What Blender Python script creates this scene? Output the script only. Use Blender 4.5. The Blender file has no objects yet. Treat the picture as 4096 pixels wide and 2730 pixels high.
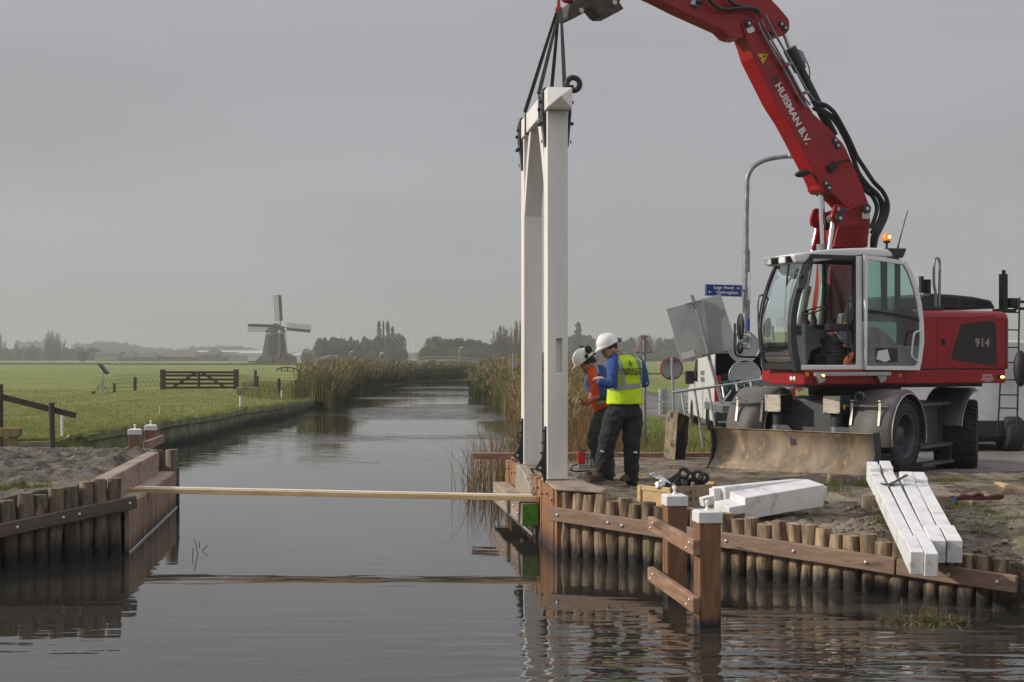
import bpy, bmesh, math, random
from mathutils import Vector, Matrix, noise
from mathutils.geometry import delaunay_2d_cdt
R = math.radians
random.seed(11)
SC = bpy.context.scene
COL = SC.collection

# ------------------------------------------------------------------ camera
EYE = 2.45
FPX = 5222.0            # focal length in pixels of the 4096 px photograph
cd = bpy.data.cameras.new("camera"); cam = bpy.data.objects.new("camera", cd); COL.objects.link(cam)
cam.location = (0, 0, EYE); cam.rotation_euler = (R(90), 0, 0)
cd.sensor_width = 36; cd.lens = FPX / 4096 * 36
cd.shift_y = 62 / 4096; cd.clip_start = 0.1; cd.clip_end = 30000
SC.camera = cam

# ------------------------------------------------------------------ sky, sun, exposure
SUN_AZ = R(-94)         # compass-like angle from +Y, towards -X
SUN_EL = R(24)
w = bpy.data.worlds.new("World"); SC.world = w; w.use_nodes = True
nt = w.node_tree; nt.nodes.clear()
out = nt.nodes.new("ShaderNodeOutputWorld"); bg = nt.nodes.new("ShaderNodeBackground")
sky = nt.nodes.new("ShaderNodeTexSky"); sky.sky_type = 'NISHITA'; sky.sun_disc = False
sky.sun_elevation = SUN_EL; sky.sun_rotation = SUN_AZ
sky.air_density = 1.0; sky.dust_density = 6.0; sky.ozone_density = 1.5
hs = nt.nodes.new("ShaderNodeHueSaturation"); hs.inputs['Saturation'].default_value = .2
tc = nt.nodes.new("ShaderNodeTexCoord"); mp = nt.nodes.new("ShaderNodeMapping")
mp.inputs['Scale'].default_value = (1.2, 1.2, 6)
nz = nt.nodes.new("ShaderNodeTexNoise"); nz.inputs['Scale'].default_value = 1.7; nz.inputs['Detail'].default_value = 4
nz.inputs['Roughness'].default_value = .45
cr = nt.nodes.new("ShaderNodeValToRGB")
cr.color_ramp.elements[0].position = .34; cr.color_ramp.elements[0].color = (3.84, 3.86, 4.16, 1)
cr.color_ramp.elements[1].position = .68; cr.color_ramp.elements[1].color = (4.72, 4.76, 5.14, 1)
sx = nt.nodes.new("ShaderNodeSeparateXYZ")
gr = nt.nodes.new("ShaderNodeMapRange"); gr.inputs['From Min'].default_value = .28; gr.inputs['From Max'].default_value = .8
gr.inputs['To Min'].default_value = .97; gr.inputs['To Max'].default_value = 2.1
mul = nt.nodes.new("ShaderNodeMixRGB"); mul.blend_type = 'MULTIPLY'; mul.inputs[0].default_value = 1
mx = nt.nodes.new("ShaderNodeMixRGB"); mx.inputs[0].default_value = .93
L = nt.links.new
L(tc.outputs['Generated'], mp.inputs[0]); L(mp.outputs[0], nz.inputs[0]); L(nz.outputs[0], cr.inputs[0])
L(tc.outputs['Generated'], sx.inputs[0]); L(sx.outputs[2], gr.inputs[0])
L(cr.outputs[0], mul.inputs[1]); L(gr.outputs[0], mul.inputs[2])
L(sky.outputs[0], hs.inputs['Color']); L(hs.outputs[0], mx.inputs[1]); L(mul.outputs[0], mx.inputs[2])
L(mx.outputs[0], bg.inputs[0]); bg.inputs[1].default_value = .1; L(bg.outputs[0], out.inputs[0])

sl = bpy.data.lights.new("sun", 'SUN'); sl.energy = 3.4; sl.angle = R(2.0); sl.color = (1, .93, .82)
so = bpy.data.objects.new("sun", sl); COL.objects.link(so)
sd = Vector((math.sin(SUN_AZ) * math.cos(SUN_EL), math.cos(SUN_AZ) * math.cos(SUN_EL), math.sin(SUN_EL)))
so.rotation_euler = sd.to_track_quat('Z', 'Y').to_euler(); so.location = sd * 60

SC.view_settings.view_transform = 'Standard'; SC.view_settings.look = 'None'
SC.view_settings.exposure = 0; SC.view_settings.gamma = 1
cy = SC.cycles
cy.use_denoising = True; cy.max_bounces = 7; cy.diffuse_bounces = 2; cy.glossy_bounces = 3
cy.transmission_bounces = 6; cy.transparent_max_bounces = 12; cy.volume_bounces = 1
cy.caustics_reflective = False; cy.caustics_refractive = False; cy.sample_clamp_indirect = 6
cy.denoising_input_passes = 'RGB_ALBEDO_NORMAL'
SC.render.threads_mode = 'AUTO'

# ------------------------------------------------------------------ helpers
def at(xs, ys, Y):
    """point at depth Y seen at pixel (xs, ys) of the 4096 px photograph"""
    return Vector(((xs - 2048) * Y / FPX, Y, EYE - (ys - 1427) * Y / FPX))
def on_z(xs, ys, z):
    Y = (EYE - z) * FPX / (ys - 1427)
    return Vector(((xs - 2048) * Y / FPX, Y, z))
def lerp(a, b, t): return a + (b - a) * t
def sstep(a, b, x):
    t = min(1, max(0, (x - a) / (b - a))); return t * t * (3 - 2 * t)
def interp(x, xs, ys):
    if x <= xs[0]: return ys[0]
    for i in range(1, len(xs)):
        if x <= xs[i]: return lerp(ys[i-1], ys[i], (x - xs[i-1]) / (xs[i] - xs[i-1]))
    return ys[-1]
def s2l(c):
    c /= 255.0
    return c / 12.92 if c < .04045 else ((c + .055) / 1.055) ** 2.4
def rgb(r, g, b): return (s2l(r), s2l(g), s2l(b), 1)

class MB:
    def __init__(s, M=None): s.v = []; s.f = []; s.sm = []; s.M = M
    def add(s, vs, fs, smooth=False):
        n = len(s.v)
        for v in vs:
            v = Vector(v)
            s.v.append(s.M @ v if s.M else v)
        for f in fs: s.f.append(tuple(i + n for i in f)); s.sm.append(smooth)
        return s
    def box(s, x0, x1, y0, y1, z0, z1):
        return s.add([(x0,y0,z0),(x1,y0,z0),(x1,y1,z0),(x0,y1,z0),(x0,y0,z1),(x1,y0,z1),(x1,y1,z1),(x0,y1,z1)],
                     [(0,3,2,1),(4,5,6,7),(0,1,5,4),(1,2,6,5),(2,3,7,6),(3,0,4,7)])
    def bar(s, a, b, w, h, up=(0,0,1), w2=None, h2=None):
        a = Vector(a); b = Vector(b); d = (b - a).normalized(); up = Vector(up)
        side = d.cross(up)
        if side.length < 1e-4: side = d.cross(Vector((1,0,0)))
        side.normalize(); u = side.cross(d).normalized()
        w2 = w if w2 is None else w2; h2 = h if h2 is None else h2
        vs = []
        for p, ww, hh in ((a, w, h), (b, w2, h2)):
            for sx_, sz_ in ((-1,-1),(1,-1),(1,1),(-1,1)):
                vs.append(p + side * (sx_ * ww / 2) + u * (sz_ * hh / 2))
        return s.add(vs, [(0,1,2,3),(7,6,5,4),(0,4,5,1),(1,5,6,2),(2,6,7,3),(3,7,4,0)])
    def ring(s, c, ax, rx, n, ry=None, ref=None):
        ax = Vector(ax).normalized()
        ref = Vector(ref) if ref else (Vector((0,0,1)) if abs(ax.z) < .9 else Vector((1,0,0)))
        u = ax.cross(ref).normalized(); v = ax.cross(u)
        ry = rx if ry is None else ry
        return [Vector(c) + u * (rx * math.cos(2*math.pi*i/n)) + v * (ry * math.sin(2*math.pi*i/n)) for i in range(n)]
    def loft(s, rings, caps=True, smooth=True):
        n = len(rings[0]); vs = [v for r in rings for v in r]; fs = []
        for k in range(len(rings)-1):
            for i in range(n):
                j = (i+1) % n
                fs.append((k*n+i, k*n+j, (k+1)*n+j, (k+1)*n+i))
        m = len(s.f)
        s.add(vs, fs, smooth)
        if caps:
            s.add(rings[0], [tuple(range(n))][::1]); s.add(rings[-1], [tuple(range(n))[::-1]])
        return s
    def cyl(s, a, b, r, r2=None, n=12, caps=True):
        a = Vector(a); b = Vector(b); d = b - a
        return s.loft([s.ring(a, d, r, n), s.ring(b, d, r if r2 is None else r2, n)], caps)
    def tube(s, pts, r, n=8, caps=True, sub=0):
        pts = [Vector(p) for p in pts]
        if sub: pts = smooth_path(pts, sub)
        rs = r if isinstance(r, (list, tuple)) else [r] * len(pts)
        if len(rs) != len(pts): rs = [interp(i/(len(pts)-1), [k/(len(rs)-1) for k in range(len(rs))], rs) for i in range(len(pts))]
        rings = []
        d0 = (pts[1]-pts[0]).normalized()
        u = d0.cross(Vector((0,0,1)))
        if u.length < .1: u = d0.cross(Vector((1,0,0)))
        u.normalize()
        for i, p in enumerate(pts):
            d = (pts[min(i+1, len(pts)-1)] - pts[max(i-1, 0)]).normalized()
            u = (u - d * u.dot(d)).normalized(); v = d.cross(u)
            rings.append([p + u*(rs[i]*math.cos(2*math.pi*k/n)) + v*(rs[i]*math.sin(2*math.pi*k/n)) for k in range(n)])
        return s.loft(rings, caps)
    def prism(s, poly, vec, smooth=False):
        poly = [Vector(p) for p in poly]; vec = Vector(vec); n = len(poly)
        vs = poly + [p + vec for p in poly]
        return s.add(vs, [tuple(range(n))[::-1], tuple(range(n, 2*n))] + [(i, (i+1) % n, n+(i+1) % n, n+i) for i in range(n)], smooth)
    def lathe(s, prof, o, ax=(0,0,1), n=16, caps=True):
        o = Vector(o); ax = Vector(ax).normalized()
        return s.loft([s.ring(o + ax*z, ax, max(r, 1e-4), n) for r, z in prof], caps)
    def sphere(s, c, r, n=12, m=8, sc=(1,1,1), rot=None):
        c = Vector(c); rings = []
        for k in range(m+1):
            a = math.pi * k / m; rr = max(math.sin(a), .001)
            ring = []
            for i in range(n):
                p = Vector((r*sc[0]*rr*math.cos(2*math.pi*i/n), r*sc[1]*rr*math.sin(2*math.pi*i/n), -r*sc[2]*math.cos(a)))
                ring.append(c + (rot @ p if rot else p))
            rings.append(ring)
        return s.loft(rings, False)
    def torus(s, c, ax, R0, r0, n=16, m=8, a0=0, a1=2*math.pi):
        ax = Vector(ax).normalized(); c = Vector(c)
        ref = Vector((0,0,1)) if abs(ax.z) < .9 else Vector((1,0,0))
        u = ax.cross(ref).normalized(); v = ax.cross(u)
        full = abs(a1-a0) > 6.28
        k = n if full else n+1
        pts = [c + u*(R0*math.cos(a0+(a1-a0)*i/n)) + v*(R0*math.sin(a0+(a1-a0)*i/n)) for i in range(k)]
        rings = []
        for i, p in enumerate(pts):
            rad = (p-c).normalized()
            rings.append([p + rad*(r0*math.cos(2*math.pi*j/m)) + ax*(r0*math.sin(2*math.pi*j/m)) for j in range(m)])
        if full: rings.append(rings[0])
        return s.loft(rings, not full)
    def build(s, name, mat, parent=None, bevel=0, seg=1, recalc=True, origin=None):
        me = bpy.data.meshes.new(name)
        if parent is not None: org = WL.get(parent.name_full, Vector((0,0,0)))
        elif origin is not None: org = Vector(origin)
        else:
            n = len(s.v)
            org = Vector((sum(v.x for v in s.v)/n, sum(v.y for v in s.v)/n, min(v.z for v in s.v)))
        me.from_pydata([v - org for v in s.v], [], s.f)
        if recalc:
            bm = bmesh.new(); bm.from_mesh(me); bmesh.ops.recalc_face_normals(bm, faces=bm.faces); bm.to_mesh(me); bm.free()
        me.polygons.foreach_set('use_smooth', s.sm)
        me.materials.append(mat)
        o = bpy.data.objects.new(name, me); COL.objects.link(o)
        if parent is not None: o.parent = parent
        else: o.location = org
        WL[o.name_full] = org
        if bevel:
            b = o.modifiers.new("bevel", 'BEVEL'); b.width = bevel; b.segments = seg; b.limit_method = 'ANGLE'; b.angle_limit = R(35)
        return o
WL = {}
def smooth_path(P, sub):
    out_ = []
    for i in range(len(P)-1):
        p0 = P[max(i-1, 0)]; p1 = P[i]; p2 = P[i+1]; p3 = P[min(i+2, len(P)-1)]
        for k in range(sub):
            t = k/sub
            out_.append(.5*((2*p1) + (p2-p0)*t + (2*p0-5*p1+4*p2-p3)*t*t + (3*p1-p0-3*p2+p3)*t*t*t))
    out_.append(P[-1]); return out_
def thing(name, label, cat, loc=(0,0,0), group=None):
    o = bpy.data.objects.new(name, None); COL.objects.link(o); o.location = loc
    o.empty_display_size = .2
    o['label'] = label; o['category'] = cat
    if group: o['group'] = group
    WL[o.name_full] = Vector(loc)
    return o
def tag(o, label, cat, group=None):
    o['label'] = label; o['category'] = cat
    if group: o['group'] = group
    return o
def struct(o): o['kind'] = 'structure'; return o
def stuff(o, label=None, cat=None):
    o['kind'] = 'stuff'
    if label: o['label'] = label; o['category'] = cat
    return o
def dup(o, loc=None, rz=None, label=None, scale=None):
    kids = [c for c in o.children]
    c = o.copy(); COL.objects.link(c)
    if loc is not None: c.location = loc
    if rz is not None: c.rotation_euler.z = rz
    if scale is not None: c.scale = scale
    if label: c['label'] = label
    for k in kids:
        k2 = k.copy(); COL.objects.link(k2); k2.parent = c
        for g in k.children:
            g2 = g.copy(); COL.objects.link(g2); g2.parent = k2
    return c
def text(name, body, size, M4, mat, parent, extrude=.001, align='CENTER', bold=0, spacing=1):
    cu = bpy.data.curves.new(name, 'FONT'); cu.body = body; cu.size = size; cu.extrude = extrude
    cu.align_x = align; cu.align_y = 'CENTER'; cu.offset = bold; cu.space_character = spacing; cu.resolution_u = 3
    tmp = bpy.data.objects.new(name, cu); COL.objects.link(tmp)
    dg = bpy.context.evaluated_depsgraph_get()
    me = bpy.data.meshes.new_from_object(tmp.evaluated_get(dg))
    bpy.data.objects.remove(tmp); me.name = name
    org = WL.get(parent.name_full, Vector((0,0,0)))
    me.transform(Matrix.Translation(-org) @ M4)
    me.materials.clear(); me.materials.append(mat)
    o = bpy.data.objects.new(name, me); COL.objects.link(o); o.parent = parent
    WL[o.name_full] = org
    return o
def face_frame(origin, right, up):
    r = Vector(right).normalized(); u = Vector(up); u = (u - r*u.dot(r)).normalized(); n = r.cross(u)
    return Matrix(((r.x,u.x,n.x,origin[0]),(r.y,u.y,n.y,origin[1]),(r.z,u.z,n.z,origin[2]),(0,0,0,1)))

# ------------------------------------------------------------------ materials
def mat(name, c1, c2=None, rough=.6, metal=0, scale=6, stretch=(1,1,1), bump=0, bscale=None, detail=5, lo=.35, hi=.65,
        c3=None, s3=None, lo3=.55, hi3=.7, stretch3=None, spec=.5, coat=0, emit=None, wet=None, var=0, world=False, rvar=.0, dist=0):
    m = bpy.data.materials.new(name); m.use_nodes = True
    nt = m.node_tree; b = nt.nodes['Principled BSDF']; N = nt.nodes.new; K = nt.links.new
    b.inputs['Roughness'].default_value = rough; b.inputs['Metallic'].default_value = metal
    b.inputs['Specular IOR Level'].default_value = spec; b.inputs['Coat Weight'].default_value = coat
    if emit: b.inputs['Emission Color'].default_value = emit[0]; b.inputs['Emission Strength'].default_value = emit[1]
    if c2 is None and not bump and c3 is None:
        b.inputs['Base Color'].default_value = c1; return m
    tc = N("ShaderNodeTexCoord"); oi = N("ShaderNodeObjectInfo"); vm = N("ShaderNodeVectorMath"); vm.operation = 'MULTIPLY_ADD'
    vm.inputs[1].default_value = (1,1,1)
    rn = N("ShaderNodeVectorMath"); rn.operation = 'SCALE'; rn.inputs[0].default_value = (13.7, 7.3, 9.1)
    K(oi.outputs['Random'], rn.inputs['Scale']); K(rn.outputs[0], vm.inputs[2])
    if world:
        g = N("ShaderNodeNewGeometry"); K(g.outputs['Position'], vm.inputs[0])
        rn.inputs[0].default_value = (0,0,0)
    else: K(tc.outputs['Object'], vm.inputs[0])
    def nz(sc, st, det=detail, d=0):
        mp = N("ShaderNodeMapping"); mp.inputs['Scale'].default_value = st; K(vm.outputs[0], mp.inputs[0])
        n = N("ShaderNodeTexNoise"); n.inputs['Scale'].default_value = sc; n.inputs['Detail'].default_value = det
        n.inputs['Roughness'].default_value = .6; n.inputs['Distortion'].default_value = d
        K(mp.outputs[0], n.inputs[0]); return n.outputs[0]
    def rng(src, a, bb, t0=0, t1=1):
        r = N("ShaderNodeMapRange"); r.inputs[1].default_value = a; r.inputs[2].default_value = bb
        r.inputs[3].default_value = t0; r.inputs[4].default_value = t1; K(src, r.inputs[0]); return r.outputs[0]
    def mixc(f, a, bb):
        x = N("ShaderNodeMixRGB"); K(f, x.inputs[0])
        for s_, i in ((a, 1), (bb, 2)):
            if isinstance(s_, tuple): x.inputs[i].default_value = s_
            else: K(s_, x.inputs[i])
        return x.outputs[0]
    n1 = nz(scale, stretch, d=dist)
    colr = mixc(rng(n1, lo, hi), c1, c2 if c2 else c1)
    if c3: colr = mixc(rng(nz(s3 or scale*.3, stretch3 or stretch), lo3, hi3), colr, c3)
    if wet:   # (z0, z1, colour): darker, wet or weed-grown band above the water
        g = N("ShaderNodeNewGeometry"); sp = N("ShaderNodeSeparateXYZ"); K(g.outputs['Position'], sp.inputs[0])
        ad = N("ShaderNodeMath"); ad.operation = 'MULTIPLY_ADD'; ad.inputs[1].default_value = -.35; K(nz(9, (1,1,.25)), ad.inputs[0]); K(sp.outputs[2], ad.inputs[2])
        colr = mixc(rng(ad.outputs[0], wet[0]-.17, wet[1]-.17, 1, 0), colr, wet[2])
    if var:
        h = N("ShaderNodeHueSaturation"); K(colr, h.inputs['Color'])
        r = rng(oi.outputs['Random'], 0, 1, 1-var, 1+var); K(r, h.inputs['Value']); colr = h.outputs[0]
    K(colr, b.inputs['Base Color'])
    if rvar: K(rng(n1, .3, .7, rough-rvar, rough+rvar), b.inputs['Roughness'])
    if bump:
        bp = N("ShaderNodeBump"); bp.inputs['Strength'].default_value = min(1, bump); bp.inputs['Distance'].default_value = .02 if bump <= 1 else .02*bump
        K(nz(bscale or scale, stretch), bp.inputs['Height']); K(bp.outputs[0], b.inputs['Normal'])
    return m
def plain(name, c, rough=.5, metal=0, **k): return mat(name, c, None, rough, metal, **k)

m_white = mat('white_paint', rgb(240,236,230), rgb(226,222,214), rough=.45, scale=3, stretch=(1,1,.15), c3=rgb(200,192,182), s3=1.4, lo3=.6, hi3=.75, bump=.15, bscale=14)
m_white_b = mat('white_primer', rgb(232,232,230), rgb(214,213,212), rough=.5, scale=5, c3=rgb(176,172,170), s3=5, lo3=.58, hi3=.72, bump=.1)
m_cap = mat('white_cap', rgb(236,235,230), rgb(222,220,214), rough=.35, scale=8)
m_black = mat('black_iron', rgb(30,31,34), rgb(42,42,44), rough=.38, scale=20, bump=.1)
m_brown = mat('hardwood', rgb(144,100,70), rgb(108,76,54), rough=.6, scale=5, stretch=(3,3,.5), bump=.25, c3=rgb(156,114,80), s3=2, wet=(.03,.12,rgb(22,20,18)), var=.08)
m_rail = mat('weathered_hardwood', rgb(164,128,104), rgb(132,98,78), rough=.65, scale=4, stretch=(1.5,.6,5), bump=.25, c3=rgb(88,68,56), s3=1.8, lo3=.58, hi3=.7)
m_wale = mat('waling_hardwood', rgb(150,124,104), rgb(122,98,80), rough=.65, scale=3, stretch=(1,1,6), bump=.25, c3=rgb(84,70,60), s3=1.5, lo3=.6, hi3=.68, var=.08)
m_wale_l = mat('dark_waling', rgb(104,88,78), rgb(82,70,62), rough=.7, scale=3, stretch=(1,1,6), bump=.25)
m_plank = mat('orange_planks', rgb(170,124,86), rgb(124,90,64), rough=.6, scale=3, stretch=(5,5,.35), bump=.3, c3=rgb(122,84,58), s3=2.2, lo3=.55, hi3=.75, wet=(.05,.3,rgb(64,46,36)))
m_plank_l = mat('brown_planks', rgb(170,140,118), rgb(134,110,92), rough=.65, scale=3, stretch=(5,5,.35), bump=.3, wet=(.0,.22,rgb(48,38,32)))
m_beam_l = mat('old_beam', rgb(168,148,132), rgb(136,120,106), rough=.75, scale=5, stretch=(1,.3,1), bump=.4, c3=rgb(90,78,70), s3=2)
m_pile = mat('pile_wood', rgb(166,142,112), rgb(92,75,60), rough=.75, scale=7, stretch=(1.6,1.6,.22), bump=.9, bscale=10, c3=rgb(62,50,40), s3=2.6, lo3=.50, hi3=.64, stretch3=(1,1,.4), wet=(.07,.22,rgb(30,26,22)), var=.28, lo=.42, hi=.6)
m_pile_l = mat('pile_wood_left', rgb(140,122,102), rgb(84,72,60), rough=.78, scale=7, stretch=(1.6,1.6,.22), bump=.9, bscale=10, c3=rgb(50,42,36), s3=3, lo3=.52, hi3=.66, stretch3=(1,1,.4), wet=(.12,.38,rgb(30,27,24)), var=.25)
m_fresh = mat('fresh_timber', rgb(204,178,134), rgb(180,152,108), rough=.6, scale=4, stretch=(.4,3,3), bump=.15, c3=rgb(150,112,70), s3=2.5, lo3=.66, hi3=.72)
m_pale = mat('pale_timber', rgb(232,224,210), rgb(214,202,180), rough=.6, scale=4, stretch=(.4,3,3))
m_green = mat('green_paint', rgb(86,152,44), rgb(62,124,34), rough=.6, scale=10, stretch=(4,4,.6), bump=.35, c3=rgb(52,64,34), s3=9, lo3=.62, hi3=.7)
m_conc = mat('weathered_wood_grey', rgb(172,164,150), rgb(128,118,104), rough=.8, scale=4, stretch=(5,5,.5), bump=.5, c3=rgb(92,84,74), s3=3, lo3=.6, hi3=.72, stretch3=(3,3,.4))
m_bolt = plain('zinc_bolt', rgb(196,198,196), .35, .6)
m_steel = mat('galvanised_steel', rgb(152,156,158), rgb(126,130,132), rough=.42, metal=.55, scale=7, bump=.05)
m_alu = mat('aluminium', rgb(186,190,194), rgb(160,164,168), rough=.35, metal=.6, scale=10)
m_chrome = plain('chrome', rgb(216,218,220), .22, 1)
m_red = mat('red_paint', rgb(158,17,24), rgb(142,16,22), rough=.42, scale=2.5, spec=.4, coat=.12, c3=rgb(128,34,34), s3=1.6, lo3=.52, hi3=.75, rvar=.09, detail=8)
m_red2 = mat('red_paint_recess', rgb(150,18,24), rgb(138,18,22), rough=.4, scale=3)
m_grey = mat('machine_grey', rgb(86,88,90), rgb(72,74,76), rough=.5, scale=4, bump=.06, c3=rgb(104,98,90), s3=2.4, lo3=.58, hi3=.72)
m_dgrey = mat('dark_grey_plastic', rgb(52,54,58), rgb(44,46,50), rough=.55, scale=8)
m_lgrey = mat('interior_grey', rgb(122,126,128), rgb(104,108,110), rough=.6, scale=6)
m_offw = mat('cab_white', rgb(236,236,233), rgb(226,226,223), rough=.35, scale=3, coat=.2)
m_rubber = mat('tyre_rubber', rgb(36,35,35), rgb(52,49,46), rough=.82, scale=7, bump=.35, c3=rgb(74,66,58), s3=3, lo3=.58, hi3=.78)
m_fend = mat('mudguard_rubber', rgb(84,82,80), rgb(98,94,90), rough=.6, scale=4, c3=rgb(112,100,86), s3=3.2, lo3=.57, hi3=.74, bump=.05)
m_rim = mat('rim_grey', rgb(74,78,84), rgb(58,60,66), rough=.5, scale=8)
m_hose = mat('black_hose', rgb(26,26,28), rgb(38,36,36), rough=.5, scale=15)
m_blade = mat('rusty_blade', rgb(156,140,120), rgb(112,99,85), rough=.9, scale=2.6, stretch=(1.6,1.6,.5), bump=.4, c3=rgb(176,146,104), s3=7, lo3=.54, hi3=.68, stretch3=(1.6,1.6,.45), detail=8)
m_cyl = mat('cylinder_grey', rgb(150,158,152), rgb(124,132,126), rough=.35, scale=6)
m_plate = mat('brushed_plate', rgb(214,206,190), rgb(190,180,162), rough=.4, metal=.5, scale=9, stretch=(1,1,3))
m_yel = plain('amber_reflector', rgb(236,150,20), .4)
m_blue = plain('sign_blue', rgb(18,52,128), .4)
m_wht = plain('sign_white', rgb(226,228,228), .45)
m_redsign = plain('sign_red', rgb(176,34,40), .45)
m_signb = mat('sign_back', rgb(176,179,179), rgb(156,159,160), rough=.5, metal=.3, scale=3, bump=.05)
m_ink = plain('ink_black', rgb(24,24,26), .6)
m_tyel = plain('warning_yellow', rgb(226,176,30), .45)
m_lens = plain('lamp_lens', rgb(230,232,236), .15)
def glass(name, tint, alpha, rough=.03):
    m = bpy.data.materials.new(name); m.use_nodes = True; nt = m.node_tree; nt.nodes.clear()
    o = nt.nodes.new('ShaderNodeOutputMaterial'); t = nt.nodes.new('ShaderNodeBsdfTransparent'); g = nt.nodes.new('ShaderNodeBsdfGlossy')
    t.inputs[0].default_value = tint; g.inputs['Roughness'].default_value = rough; g.inputs[0].default_value = (.9,.95,.95,1)
    x = nt.nodes.new('ShaderNodeMixShader'); lw = nt.nodes.new('ShaderNodeLayerWeight'); lw.inputs[0].default_value = .3
    ma = nt.nodes.new('ShaderNodeMath'); ma.operation = 'MULTIPLY_ADD'; ma.inputs[1].default_value = .5; ma.inputs[2].default_value = alpha
    nt.links.new(lw.outputs['Fresnel'], ma.inputs[0]); nt.links.new(ma.outputs[0], x.inputs[0])
    nt.links.new(t.outputs[0], x.inputs[1]); nt.links.new(g.outputs[0], x.inputs[2]); nt.links.new(x.outputs[0], o.inputs[0]); return m
g_cab = glass('cab_glass', (.80,.90,.87,1), .05)
g_door = glass('door_glass', (.55,.78,.71,1), .07)

m_int = mat('cab_interior', rgb(76,78,80), rgb(62,64,66), rough=.7, scale=9)
m_lat = mat('sail_lattice', rgb(34,32,30), None, rough=1, spec=0)
# ------------------------------------------------------------------ ground, water, road
U = Vector((-.13, .99, 0)).normalized()          # direction of the abutments, away from the camera
NX = Vector((.99, .13, 0)).normalized()          # from the canal into the right bank
CR = Vector((.566, 16.08, 0)); CRE = Vector((4.83, 12.67, 0))   # right pile row
CLf = Vector((-4.79, 16.22, 0)); CLE = Vector((-8.3, 12.55, 0)) # left pile row
RB = [(.05,21.2),(.25,25),(.35,30),(.5,38),(.3,50),(-.6,66),(-1.9,79),(-2.6,90),(-2.6,106),(-.6,120),(6,130),(18,140),(45,150)]
LB = [(-9.3,27.5),(-9.12,31),(-9.36,35),(-9.18,40),(-9.5,46),(-9.2,53),(-9.3,61),(-9.7,68),(-10.3,84),(-10.9,110),(-9.3,126),(-5.9,134),(4,144),(18,153),(45,162)]
def fbm(x, y, s, o=4): return noise.fractal(Vector((x*s, y*s, 3.1)), .9, 2.0, o)
def dist_seg(p, a, b):
    d = b - a; t = max(0, min(1, (p - a).dot(d) / d.length_squared)); return (p - a - d*t).length, t
def z_land(X, Y):
    if X < -5 - max(0, (Y-20)*.05) or (X < -3 and Y > 120) or (Y > 26 and X < -6):
        zl = interp(Y, [27,31,35,45,61,75,100,200,400], [.72,.72,.66,.56,.40,.52,.40,.22,.1])
        if Y < 90:
            zl += .10*sstep(-9.4, -14, X)*math.exp(-((Y-66)/16)**2) + .05*fbm(X, Y, .12, 2)*sstep(-9.4,-11,X) + .02*fbm(X,Y,.8,2)*sstep(-9.4,-10,X)
        if Y > 62 and Y < 175:
            p = Vector((X,Y)); dd = min((p - (Vector(LB[k]).lerp(Vector(LB[k+1]), max(0,min(1,(p-Vector(LB[k])).dot(Vector(LB[k+1])-Vector(LB[k]))/(Vector(LB[k+1])-Vector(LB[k])).length_squared))))).length for k in range(6, len(LB)-1))
            zl = lerp(.04, zl, sstep(.2, 3.0, dd))
        zr_ = lerp(.04, interp(Y, [150,300], [.55,.1]), sstep(.2,3,dd)) if Y < 175 and Y > 120 else interp(Y, [150,300], [.55,.1])
        return lerp(zl, zr_, sstep(-5, 12, X)) if Y > 120 else zl
    base = interp(Y, [14.2,15.6,16.7,18.3,20.8,22.4,25,60,150,300], [.54,.58,.77,.81,lerp(.76,.66,sstep(4.2,5.6,X)),lerp(.77,.66,sstep(4.2,5.6,X)),.67,.62,.55,.1])
    if Y < 18.3: base = lerp(.80, base, sstep(.9, 1.7, X))
    if Y < 21:
        p = Vector((X, Y, 0))
        d, t = dist_seg(p, CR, CRE)
        ze = lerp(.74, .44, t) - .06*sstep(.1,.2,t)
        if t >= 1: ze = .44 - .06*(p-CRE).length
        wdt = lerp(.5, 2.2, sstep(.15, .8, t))
        z = lerp(max(ze, .05), base, sstep(.05, wdt, d))
        a = sstep(19.6, 18.2, Y)
        slope = sstep(.25,.5,t)*sstep(wdt*1.3, .3, d)
        z += a*(.026*fbm(X, Y, 1.1, 3) + .05*abs(fbm(X, Y, 3.6, 5))*(.7+1.2*slope)) + a*slope*.05*fbm(X, Y, 2.4, 4)
        if d < .16: z = min(z, ze)
        return z
    d = X - interp(Y, [q[1] for q in RB], [q[0] for q in RB])
    if Y < 125: base = lerp(.12, base, sstep(0, 1.3, d))
    z = base + .02*fbm(X, Y, .7, 2)*sstep(.3, 1.5, d)*(1 if X < 3 and Y < 40 else 0)
    return z
def z_pad(X, Y):
    p = Vector((X, Y, 0)); d, t = dist_seg(p, CLf, CLE)
    ze = lerp(.90, .45, t)
    base = interp(Y, [15,17,20,24], [.72,.80,.86,.76])
    z = lerp(ze, base, sstep(.1, 1.2, d))
    pit = math.exp(-(((X+8.0)/1.6)**2 + ((Y-17.4)/.9)**2))
    z -= .22*pit
    z += .06*fbm(X, Y, 1.3, 4) + (.13*abs(fbm(X, Y, 2.2, 5)) + .045*fbm(X, Y, 7, 3))*sstep(24,22.5,Y)*sstep(.1,.6,d)
    dw = (p - CLf).dot(NX) ; 
    if dw > -.75 and Y > 16.2: z = min(z, lerp(.86,.80,sstep(16.5,21,Y)))
    if d < .15: z = min(z, ze)
    return z

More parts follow.
